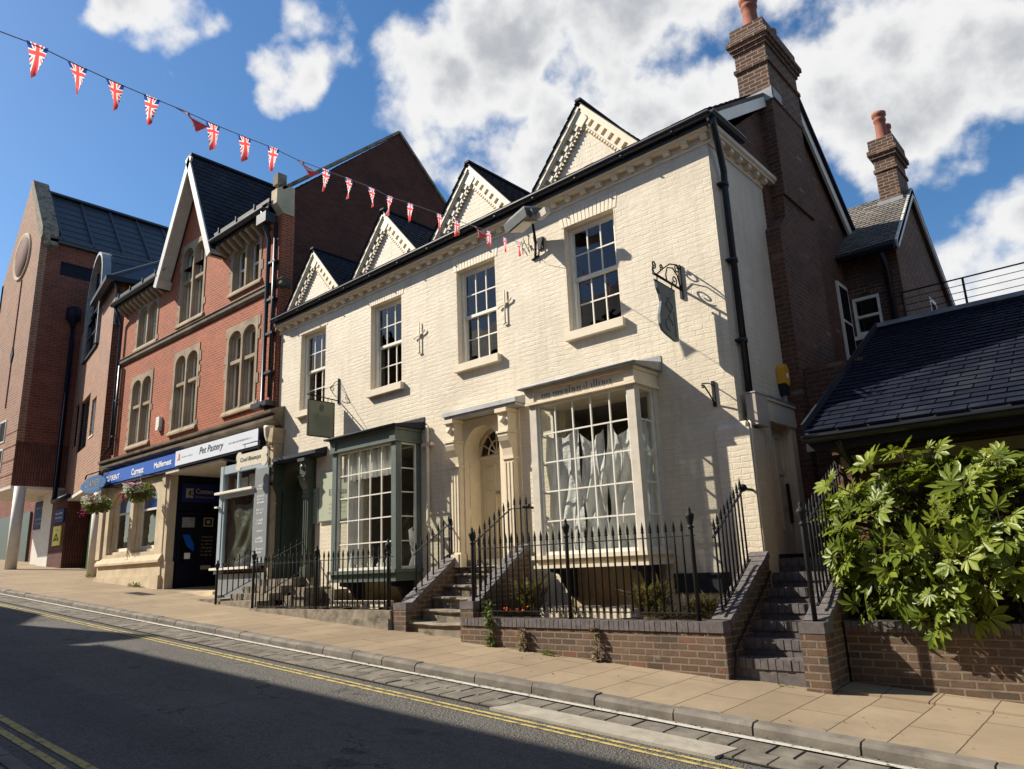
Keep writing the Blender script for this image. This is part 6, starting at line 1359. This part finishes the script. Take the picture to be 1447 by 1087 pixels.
def basket(x,y,z,s,label,seed,pinkside):
    q=random.Random(seed); t=thing('hanging_basket',label,'flower basket',(x,y,z),'hanging flower baskets on the shop fronts')
    o=MB(); o.lathe((x,y,z-.30*s),[(.10*s,0),(.28*s,.08*s),(.40*s,.22*s),(.44*s,.32*s),(.40*s,.32*s)],14); o.build('bowl',M['stem'],t)
    o=MB(); leaf_cloud(o,(x,y,z),.72*s,.5*s,.36*s,620,.16*s,q); L_=o.build('leaves',M['weed'],t,recalc=False); shade_attr(L_,q)
    o=MB()
    for _ in range(190):
        a=q.uniform(0,6.28); b=q.uniform(-.3,1); r_=Vector((math.cos(a)*.70*s*q.uniform(.5,1.05),-abs(math.sin(a))*.5*s*q.uniform(.6,1.1),.33*s*b)); w=Vector((x,y,z))+r_+Vector((0,-.05,.02)); rr=.06*s*q.uniform(.6,1.2)
        o.lathe(tuple(w),[(0,-rr*.5),(rr,0),(rr*.4,rr*.5),(0,rr*.5)],6)
    o.build('white_flowers',M['flower_white'],t)
    o=MB()
    for (cx,cz,k) in pinkside:
        for _ in range(k):
            w=Vector((x+cx*s+q.gauss(0,.09)*s,y-.38*s+q.gauss(0,.08)*s,z+cz*s+q.gauss(0,.10)*s)); rr=.05*s*q.uniform(.6,1.3); o.lathe(tuple(w),[(0,-rr*.5),(rr,0),(rr*.4,rr*.5),(0,rr*.5)],6)
    o.build('pink_flowers',M['flower_pink'],t)
    o=MB(); o.tube([(x,y,z+.05),(x,y+.02,z+.75*s),(x,D-.02 if x>-24.5 else y+.1,z+.8*s)],.012,5)
    for a in (0,2.1,4.2): o.tube([(x+.42*s*math.cos(a),y+.42*s*math.sin(a),z),(x,y,z+.6*s)],.006,4)
    o.build('bracket',M['iron'],t)
basket(-21.3,8.55,4.0,.66,'right hanging basket of white and pink flowers before the arched stone bay',1,[(-.62,-.12,26),(.12,.34,22),(.5,.25,8)])
basket(-24.3,8.55,3.92,.68,'left hanging basket of white flowers before the left white column',2,[(-.5,-.3,24),(.5,.25,12)])
# ================================================================ plants
def palmate(mb,sh,base,fwd,nrm,size,q,lobes=8):
    """one hand-shaped glossy leaf: lobes folded along their ribs and drooping at the tips"""
    fwd=fwd.normalized(); side=nrm.cross(fwd).normalized(); nrm=fwd.cross(side).normalized()
    s0=q.random(); droop=q.uniform(.12,.45)
    for k in range(lobes):
        a=(k/(lobes-1)-.5)*R(235)+q.uniform(-.06,.06); L_=size*(1-.42*abs(a/R(118))**1.6)*q.uniform(.9,1.08); w=L_*.168*q.uniform(.85,1.1)
        d=fwd*math.cos(a)+side*math.sin(a); s=side*math.cos(a)-fwd*math.sin(a)
        def P(t,o,h): return base+d*L_*t+s*w*o+nrm*(h*L_-droop*L_*t*t*.55)
        v=[P(.05,0,0),P(.38,-.62,.02),P(.38,0,-.03),P(.38,.62,.02),P(.66,-1,.03),P(.66,0,-.03),P(.66,1,.03),P(.86,-.55,.02),P(.86,0,-.02),P(.86,.55,.02),P(1.02,0,-.01)]
        f=[(0,2,1),(0,3,2),(1,2,5,4),(2,3,6,5),(4,5,8,7),(5,6,9,8),(7,8,10),(8,9,10)]
        mb.add(v,f,0,True); sh.extend([min(1,max(0,s0+q.uniform(-.08,.08)))]*len(f))
def bush():
    q=random.Random(23); t=thing('shrub','big glossy hand leaved shrub spilling over the garden wall on the right','shrub',(-1.6,8.85,.8))
    mb=MB(); sh=[]; st_=MB(); C=Vector((-1.45,8.86,1.54)); rad=Vector((1.50,.62,.86))
    pts=[]
    tries=0
    while len(pts)<230 and tries<6000:
        tries+=1
        a=q.uniform(0,6.283); zc=q.uniform(-.95,1); rr=math.sqrt(1-zc*zc); n=Vector((rr*math.cos(a),rr*math.sin(a),zc))
        if n.y>.55: continue
        lump=1-.10*max(0,n.x)*max(0,n.z)+.13*math.sin(5*n.x+2.1)*math.cos(4*n.z+1)+q.uniform(-.16,.10)
        k=lump if q.random()<.74 else q.uniform(.5,.85)
        p=C+Vector((n.x*rad.x,n.y*rad.y,n.z*rad.z))*k
        if p.z<.80 and p.x>-1.55 : continue
        if p.z<.86 and p.y>8.4: continue
        if p.x<-2.98: continue
        if p.x>-1.5 and p.z<1.2: continue
        if p.z<.98: continue
        pts.append((p,n,k))
    # long shoots that break the outline
    for p in ((-2.72,8.42,2.33),(-2.05,8.65,2.6),(-2.35,8.55,2.50),(-1.75,8.6,2.55),(-1.25,8.6,2.42),(-.85,8.5,2.2),(-1.93,8.30,.93),(-2.55,8.36,1.05),(-2.68,8.4,1.55),(-.6,8.4,1.9),(-1.45,8.28,1.3),(-1.15,8.3,1.42),(-2.2,8.3,1.2),(-1.75,8.3,1.18)):
        pts.append((Vector(p),(Vector(p)-C).normalized(),1.05))
    for p,n,k in pts:
        out=Vector((n.x/rad.x,n.y/rad.y,n.z/rad.z)).normalized(); m=q.choice([3,4,5,5,6]) if k>.86 else 3
        for i in range(m):
            a=i*2*math.pi/m+q.uniform(-.4,.4); u=out.orthogonal().normalized(); w=out.cross(u)
            d=(u*math.cos(a)+w*math.sin(a))+out*q.uniform(.2,.9)+Vector((0,0,.05)); d.normalize()
            nr=(out*.6+Vector((-.5,-.42,.7))+Vector((q.uniform(-.5,.5),q.uniform(-.5,.5),q.uniform(-.4,.4)))).normalized()
            base=p+d*q.uniform(.05,.15); size=q.choice([q.uniform(.10,.17),q.uniform(.15,.24)]) if k>.86 else q.uniform(.09,.17)
            palmate(mb,sh,base,d,nr,size,q,q.choice([7,7,8,9]))
            st_.tube([p-out*.06,p+d*.05,base],.005,4)
        if k>.8: st_.tube([C+(p-C)*.25+Vector((0,0,-.35)),C+(p-C)*.7,p],[.014,.010,.006],4)
    o=mb.build('leaves',M['fatsia'],t,recalc=False); a=o.data.attributes.new('shade','FLOAT','FACE'); a.data.foreach_set('value',sh)
    for k in range(5): st_.tube([(-2.3+k*.5,9.0,.75),(-2.2+k*.45,8.98,1.2),(-2.1+k*.4,8.9,1.7)],[.03,.025,.015],6)
    st_.build('branches',M['stem'],t,recalc=False)
bush()
def weed(label,x,y,z,h,w,n,seed,mat='weed',cat='weed',climb=False,group=None):
    q=random.Random(seed); mb=MB()
    for i in range(int(n*(2 if mat=='dry' and not climb else 1))):
        b=Vector((x+q.uniform(-w,w)*.7,y+q.uniform(-.03,.02),z+ (q.random()**1.3*h if climb else q.uniform(0,h*.3))))
        d=(Vector((q.uniform(-.8,.8),q.uniform(-.6,.3),q.uniform(.4,1.1))) if mat=='dry' and not climb else Vector((q.uniform(-1,1),q.uniform(-.9,.0),q.uniform(-.2,1.0) if not climb else q.uniform(-.8,.6)))).normalized(); l=(h*q.uniform(.3,.75)) if not climb else q.uniform(.04,.075); s=d.cross(Vector((0,0,1)) if abs(d.z)<.9 else Vector((1,0,0))).normalized()*(l*((.045 if mat=='dry' else .14) if not climb else .42)); c=Vector((0,0,-l*.25))
        mb.add([b,b+d*l*.5+s,b+d*l+c,b+d*l*.5-s],[(0,1,2,3)])
    if climb: mb.tube([(x,y,z),(x+.02,y-.01,z+h*.5),(x-.02,y-.01,z+h)],.008,5)
    o=mb.build(name='weed' if cat=='weed' else 'dry_plant',mats=M[mat],recalc=False); shade_attr(o,q,0,1); tag(o,label,cat,group); return o
weed('tall leafy climber on the brick retaining wall, just right of the stone steps',-7.42,7.84,gz(-7.42,7.84),.62,.11,150,1,climb=True)
weed('thin dry climber on the retaining wall, second from the stone steps',-6.82,7.84,gz(-6.82,7.84),.30,.07,60,2,'dry',climb=True)
weed('low yellow green tuft at the foot of the retaining wall',-6.35,7.82,gz(-6.35,7.82),.14,.12,40,3)
weed('dark dry creeper on the retaining wall near its middle',-5.62,7.84,gz(-5.62,7.84),.42,.06,60,4,'dry',climb=True)
weed('small tuft of weeds at the foot of the lowest stone step',-8.9,8.06,gz(-8.9,8.06),.10,.14,26,5)
weed('pale weeds growing at the foot of the arched stone bay',-22.2,9.0,gz(-22.2,9.0),.22,.5,60,6)
weed('weeds growing at the foot of the right white column',-27.4,9.65,gz(-27.4,9.65),.2,.5,50,7)
weed('tuft of grass at the base of the right brick pier by the steps',-3.3,7.93,gz(-3.3,7.93),.07,.12,24,8)
DG='dry plants behind the front railings'
k=0
for (x,y,h,w,n,lab) in ((-7.3,8.6,.85,.25,120,'tall dry brown plant against the right wall of the stone steps'),(-5.35,8.75,.75,.28,130,'dry grass clump under the right end of the cream bay'),(-4.55,8.6,.5,.3,110,'low dry grass clump by the last post of the level railing'),(-4.9,8.3,.32,.35,90,'low dead stems along the coping near the right railing post'),(-6.2,8.25,.25,.4,70,'short dead stems beneath the cream bay window'),(-11.3,8.35,.2,.5,60,'short dead stems beneath the green bay window')):
    k+=1; weed(lab,x,y,.86 if x>-9 else .98,h,w,n,20+k,'dry','dry plant',group=DG)
q=random.Random(9)
for j,(x,lab) in enumerate(((-7.36,'left cluster of orange flowers behind the level railing'),(-7.12,'right cluster of orange flowers behind the level railing'))):
    mb=MB()
    for i in range(8): mb.lathe((x+q.gauss(0,.05),8.2+q.gauss(0,.04),1.0+q.gauss(0,.02)),[(0,-.012),(.022,0),(.01,.012),(0,.012)],6)
    tag(mb.build('orange_flowers',M['flower_orange']),lab,'flowers','orange flowers behind the railing')
# dead leaves blown along the kerb
mb=MB()
for i in range(230):
    x=q.uniform(-10,.2); y=6.30-abs(q.gauss(0,.06)) if q.random()<.8 else q.uniform(6.5,8.3); dz=-.075 if y<6.31 else .006
    s=q.uniform(.008,.02); a=q.uniform(0,6.28); z=gz(x,y)+dz
    mb.add([(x+s*math.cos(a),y+s*math.sin(a),z),(x-s*.6*math.sin(a),y+s*.6*math.cos(a),z+s*.5),(x-s*math.cos(a),y-s*math.sin(a),z),(x+s*.6*math.sin(a),y-s*.6*math.cos(a),z+s*.4)],[(0,1,2,3)])
o=mb.build('dead_leaves',M['dry'],recalc=False); shade_attr(o,q,0,1); tag(o,'scatter of dry leaves and grit along the kerb','litter',kind='stuff')
# ================================================================ bunting across the street
A_=Vector((-4.95,-1.0,4.95)); Bn=Vector((-7.27,8.97,6.86))
bt=thing('bunting','string of small union flag pennants from the wall lamp across the street','bunting',tuple((A_+Bn)/2))
PTS=[(-5.38,.91,5.28),(-5.45,1.22,5.35),(-5.52,1.51,5.38),(-5.59,1.8,5.42),(-5.66,2.1,5.47),(-5.72,2.39,5.52),(-5.79,2.7,5.56),(-5.88,3.05,5.63),(-5.95,3.38,5.69),(-6.03,3.71,5.73),(-6.12,4.09,5.81),(-6.21,4.46,5.89),(-6.3,4.87,5.97),(-6.37,5.18,6.0),(-6.47,5.6,6.1),(-6.62,6.23,6.24),(-6.71,6.64,6.32),(-6.82,7.1,6.42),(-6.92,7.55,6.53),(-7.03,8.03,6.62),(-7.15,8.52,6.73)]
o=MB(); o.tube([A_]+[Vector(p)+Vector((0,0,.006)) for p in PTS]+[Bn,(-7.2,9.28,6.6)],.0042,5); o.build('cord',M['cord'],bt)
q=random.Random(14); ud=(Bn-Vector(PTS[0])).normalized()
for i,p in enumerate(PTS):
    p=Vector(p); w=.155; h=.235; curl=q.uniform(-.5,.5); n=8; tw=q.uniform(-.35,.35); fold=q.uniform(.0,.35); lift=0
    if i in (5,9,17): lift=.75; tw=.5
    nrm=ud.cross(Vector((0,0,1))).normalized()
    dn=(Vector((0,0,-1))*math.cos(lift)+ (ud*.5+nrm*.6).normalized()*math.sin(lift)+ud*.10).normalized()
    mb=MB(); vs=[]; uvs=[]
    for j in range(n+1):
        t=j/n; ww=w*(1-t)
        for k in range(5):
            s=k/4-.5; off=nrm*(math.sin(t*2.6+curl*3)*.03*curl*2+ s*t*tw*.3+math.cos(s*6+i)*.010*(1+fold*3)*(t+.2))
            vs.append(p-ud*s*ww*(1-fold*t*.4)+dn*h*t+off); uvs.append((.5+s*(1-t),t))
    fs=[(j*5+k,j*5+k+1,(j+1)*5+k+1,(j+1)*5+k) for j in range(n) for k in range(4)]
    mb.add(vs,fs,0,True); f=mb.build('pennant',M['union'],bt,recalc=False)
    ul=f.data.uv_layers.new(name='cloth')
    for L_ in f.data.loops: ul.data[L_.index].uv=uvs[L_.vertex_index]
# ================================================================ houses across the street (behind the viewer): they shade the road and show in the panes
def opp_house(x0,x1,h,ridge,label,gable=None,brick='house_brick'):
    t=thing('brick_house',label,'house',((x0+x1)/2,-1,0))
    o=MB(); n=max(2,int((x1-x0)/2.6)); ws=[]
    for i in range(n):
        c=x0+(x1-x0)*(i+.5)/n
        for z in (1.6,4.6,7.0): 
            if z+1.6<h-.2: ws.append((c-.5,c+.5,z+.0,z+1.6))
    for yy in (-1.0,-1.15):
        pass
    o.wall_y(x0,x1,-2,h,-1.16,ws,.15); o.box(x0,x0+.2,-8,-1.17,-2,h); o.box(x1-.2,x1,-8,-1.17,-2,h); o.box(x0+.21,x1-.21,-8,-7.8,-2,h)
    if gable: gxa,gxb,gh=gable; o.prism([(gxa,h),(gxb,h),((gxa+gxb)/2,gh)],'y',-1.5,-1.0)
    o.build('wall',M[brick],t)
    o=MB(); o.prism([(-.85,h-.05),(-4.5,ridge),(-8.2,h-.05),(-8.2,h-.15),(-4.5,ridge-.12),(-.85,h-.15)],'x',x0,x1); o.build('roof',M['slate_dark'],t)
    o=MB(); g=MB()
    for (a,b,c,d) in ws:
        o.box(a,a+.06,-1.1,-1.06,c,d); o.box(b-.06,b,-1.1,-1.06,c,d); o.box(a+.06,b-.06,-1.1,-1.06,d-.06,d); o.box(a+.06,b-.06,-1.1,-1.06,c,c+.06); o.box(a+.06,b-.06,-1.1,-1.06,(c+d)/2-.03,(c+d)/2+.03); o.box((a+b)/2-.015,(a+b)/2+.015,-1.1,-1.06,c+.06,d-.06)
        g.box(a,b,-1.09,-1.08,c,d)
    o.build('window',M['white_trim'],t); g.build('pane',M['dark'],t)
opp_house(-22.6,-12.2,9.62,12.2,'brick house across the street, opposite the red brick building')
opp_house(-12.18,-2.2,7.7,10.2,'brick house across the street, behind the viewer on the left')
opp_house(-2.18,9,9.45,12.0,'brick house across the street, behind the viewer on the right')
opp_house(-29.0,-22.62,9.2,11.6,'brick house across the street with a small front gable',gable=(-27.0,-22.62,11.4))
opp_house(-42,-29.02,11.1,13.8,'taller brick house across the street at the far left')
# house added out of view beyond the outbuilding, to block sky light from the flank
nr=thing('brick_house','added unseen brick house blocking sky light, right of the slate roofed outbuilding','house',(10,14,-.5))
o=MB(); wz=[(x,x+1,z,z+1.7) for x in (4.6,7.0,9.4,11.8) for z in (1.2,4.6)]; o.wall_y(3.62,14,-2,8.2,8.9,wz,.2); o.box(3.62,3.85,9.11,22,-2,8.2); o.box(13.77,14,9.11,22,-2,8.2); o.box(3.86,13.76,21.8,22,-2,8.2); o.build('wall',M['old_brick'],nr)
o=MB(); o.prism([(8.6,8.15),(15.5,12),(22.3,8.15),(22.3,8.0),(15.5,11.85),(8.6,8.0)],'x',3.5,14.1); o.build('roof',M['slate_dark'],nr)
o=MB(); g=MB()
for (a,b,c,d) in wz: o.box(a,a+.07,9.0,9.06,c,d); o.box(b-.07,b,9.0,9.06,c,d); o.box(a+.07,b-.07,9.0,9.06,c,c+.07); o.box(a+.07,b-.07,9.0,9.06,d-.07,d); g.box(a,b,9.03,9.05,c,d)
o.build('window',M['white_trim'],nr); g.build('pane',M['dark'],nr)
# ================================================================ light, sky, camera
sun_dir=Vector((-1.8,-1.0,1.6)).normalized()      # towards the sun
sl_=bpy.data.lights.new('sun','SUN'); sl_.energy=5.0; sl_.angle=R(.55); sl_.color=(1,.925,.80)
so=bpy.data.objects.new('sun',sl_); COL.objects.link(so); so.rotation_euler=sun_dir.to_track_quat('Z','Y').to_euler(); so.location=(-30,-20,40)
W=bpy.data.worlds.new('World'); S.world=W; W.use_nodes=True; t=W.node_tree; t.nodes.clear()
out=t.nodes.new('ShaderNodeOutputWorld'); bg=t.nodes.new('ShaderNodeBackground'); L(t,bg.outputs[0],out.inputs[0])
sky=t.nodes.new('ShaderNodeTexSky'); sky.sky_type='NISHITA'; sky.sun_disc=False; sky.sun_elevation=math.asin(sun_dir.z); sky.sun_rotation=math.atan2(sun_dir.x,sun_dir.y); sky.air_density=1.0; sky.dust_density=.5; sky.ozone_density=2.2
bg.inputs['Strength'].default_value=.05
tc=t.nodes.new('ShaderNodeTexCoord'); dirv=tc.outputs['Generated']
BL=[(-0.414,0.668,0.618,0.1267,1.00),(-0.531,0.590,0.609,0.0837,1.00),(-0.587,0.534,0.608,0.0657,1.00),(-0.310,0.738,0.600,0.1040,1.00),(-0.518,0.665,0.538,0.0814,1.00),(-0.426,0.724,0.543,0.1045,1.00),(-0.567,0.637,0.522,0.0642,0.90),(-0.604,0.602,0.522,0.0411,0.80),(-0.151,0.839,0.522,0.1036,1.00),(-0.067,0.860,0.506,0.0574,1.00),(-0.187,0.802,0.568,0.0729,0.90),(-0.119,0.879,0.462,0.0544,0.90),(-0.240,0.847,0.474,0.0429,0.80),(-0.217,0.867,0.449,0.0269,0.70),(-0.696,0.415,0.587,0.0315,0.80),(-0.650,0.428,0.628,0.0373,0.75),(-0.716,0.414,0.562,0.0207,0.70),(-0.729,0.282,0.624,0.0408,0.75),(-0.756,0.238,0.610,0.0197,0.70),(-0.604,0.460,0.650,0.0419,0.60),(-0.089,0.949,0.302,0.055,1.2),(-0.126,0.939,0.319,0.0240,0.80),(-0.052,0.945,0.322,0.055,1.2),(-0.324,0.660,0.678,0.1559,1.00),(-0.150,0.761,0.631,0.1096,0.90),(-0.588,0.582,0.562,0.0270,0.60),(-0.596,0.496,0.632,0.0428,0.60),(-0.108,0.955,0.275,0.07,1.2),
 (.3,.75,.6,.22,1),(.5,-.5,.7,.25,.9)]
dens=None
wn=noise(t,dirv,5.5,5,.6); wv=N(t,'VectorMath',operation='SUBTRACT'); wv.inputs[1].default_value=(.5,.5,.5); L(t,wn.outputs['Color'],wv.inputs[0]); ws_=N(t,'VectorMath',operation='SCALE'); ws_.inputs['Scale'].default_value=.05; L(t,wv.outputs[0],ws_.inputs[0]); wd=N(t,'VectorMath',operation='ADD'); L(t,dirv,wd.inputs[0]); L(t,ws_.outputs[0],wd.inputs[1])
nrmd=N(t,'VectorMath',operation='NORMALIZE'); L(t,wd.outputs[0],nrmd.inputs[0])
for (x,y,z,r_,w) in BL:
    d=N(t,'VectorMath',operation='DOT_PRODUCT'); L(t,nrmd.outputs[0],d.inputs[0]); v=Vector((x,y,z)).normalized(); d.inputs[1].default_value=v
    mr=N(t,'MapRange'); mr.interpolation_type='SMOOTHSTEP'; mr.inputs['From Min'].default_value=math.cos(r_*1.9); mr.inputs['From Max'].default_value=math.cos(r_*.2); mr.inputs['To Min'].default_value=0; mr.inputs['To Max'].default_value=w; L(t,d.outputs['Value'],mr.inputs['Value'])
    dens=mr.outputs[0] if dens is None else math_(t,'MAXIMUM',dens,mr.outputs[0])
n1=noise(t,dirv,9,7,.58,0); n2=noise(t,dirv,3.2,4,.5)
w2=noise(t,dirv,14,4,.5); wa=N(t,'VectorMath',operation='SUBTRACT'); wa.inputs[1].default_value=(.5,.5,.5); L(t,w2.outputs['Color'],wa.inputs[0]); wb=N(t,'VectorMath',operation='SCALE'); wb.inputs['Scale'].default_value=.06; L(t,wa.outputs[0],wb.inputs[0]); wc=N(t,'VectorMath',operation='ADD'); L(t,dirv,wc.inputs[0]); L(t,wb.outputs[0],wc.inputs[1])
vo=N(t,'TexVoronoi'); vo.feature='F1'; vo.inputs['Scale'].default_value=10; vo.inputs['Detail'].default_value=2; vo.inputs['Roughness'].default_value=.5; L(t,wc.outputs[0],vo.inputs['Vector'])
puff=math_(t,'SUBTRACT',.5,vo.outputs['Distance'])
det=math_(t,'ADD',math_(t,'ADD',math_(t,'MULTIPLY',math_(t,'SUBTRACT',n1.outputs['Fac'],.5),2.1),math_(t,'MULTIPLY',math_(t,'SUBTRACT',n2.outputs['Fac'],.5),1.3)),math_(t,'MULTIPLY',puff,.75))
raw=math_(t,'SUBTRACT',math_(t,'ADD',math_(t,'MULTIPLY',dens,1.1),det),.32)
alpha=N(t,'MapRange'); alpha.interpolation_type='SMOOTHSTEP'; alpha.inputs['From Min'].default_value=-.16; alpha.inputs['From Max'].default_value=.38; L(t,raw,alpha.inputs['Value'])
# thick cloud turns grey, thin sunlit edges stay white
n3=noise(t,dirv,3.4,3,.5,0)
thick=N(t,'MapRange'); thick.interpolation_type='SMOOTHSTEP'; thick.inputs['From Min'].default_value=.36; thick.inputs['From Max'].default_value=1.15; L(t,math_(t,'ADD',raw,math_(t,'MULTIPLY',math_(t,'SUBTRACT',n3.outputs['Fac'],.5),1.0)),thick.inputs['Value'])
CLW,CLG=(11.6,11.6,11.6),(6.3,6.6,7.1)
cc=N(t,'Mix',data_type='RGBA'); L(t,thick.outputs[0],cc.inputs[0]); cc.inputs[6].default_value=(*CLW,1); cc.inputs[7].default_value=(*CLG,1)
fin=N(t,'Mix',data_type='RGBA'); L(t,alpha.outputs[0],fin.inputs[0]); hs_=N(t,'HueSaturation'); hs_.inputs['Saturation'].default_value=1.26; hs_.inputs['Value'].default_value=1.9; L(t,sky.outputs[0],hs_.inputs['Color']); L(t,hs_.outputs[0],fin.inputs[6]); L(t,cc.outputs[2],fin.inputs[7]); L(t,fin.outputs[2],bg.inputs[0])
cam=bpy.data.cameras.new('camera'); co=bpy.data.objects.new('camera',cam); COL.objects.link(co); S.camera=co
cam.sensor_width=36; cam.lens=36*1040/1447; cam.clip_start=.05; cam.clip_end=3000
yaw,pit,rol=R(41.05),R(13.88),R(-2.31)
f_=Vector((-math.sin(yaw)*math.cos(pit),math.cos(yaw)*math.cos(pit),math.sin(pit))); r0=Vector((math.cos(yaw),math.sin(yaw),0)); u0=r0.cross(f_)
r_=r0*math.cos(rol)+u0*math.sin(rol); u_=-r0*math.sin(rol)+u0*math.cos(rol)
co.matrix_world=Matrix(((r_.x,u_.x,-f_.x,0),(r_.y,u_.y,-f_.y,0),(r_.z,u_.z,-f_.z,1.6),(0,0,0,1)))
vs_=S.view_settings; vs_.view_transform='Standard'; vs_.look='None'; vs_.exposure=.63; vs_.gamma=1; vs_.use_curve_mapping=False
S.cycles.max_bounces=5; S.cycles.diffuse_bounces=3; S.cycles.glossy_bounces=2; S.cycles.transparent_max_bounces=10; W.cycles.sampling_method='MANUAL'; W.cycles.sample_map_resolution=512; S.cycles.use_denoising=True
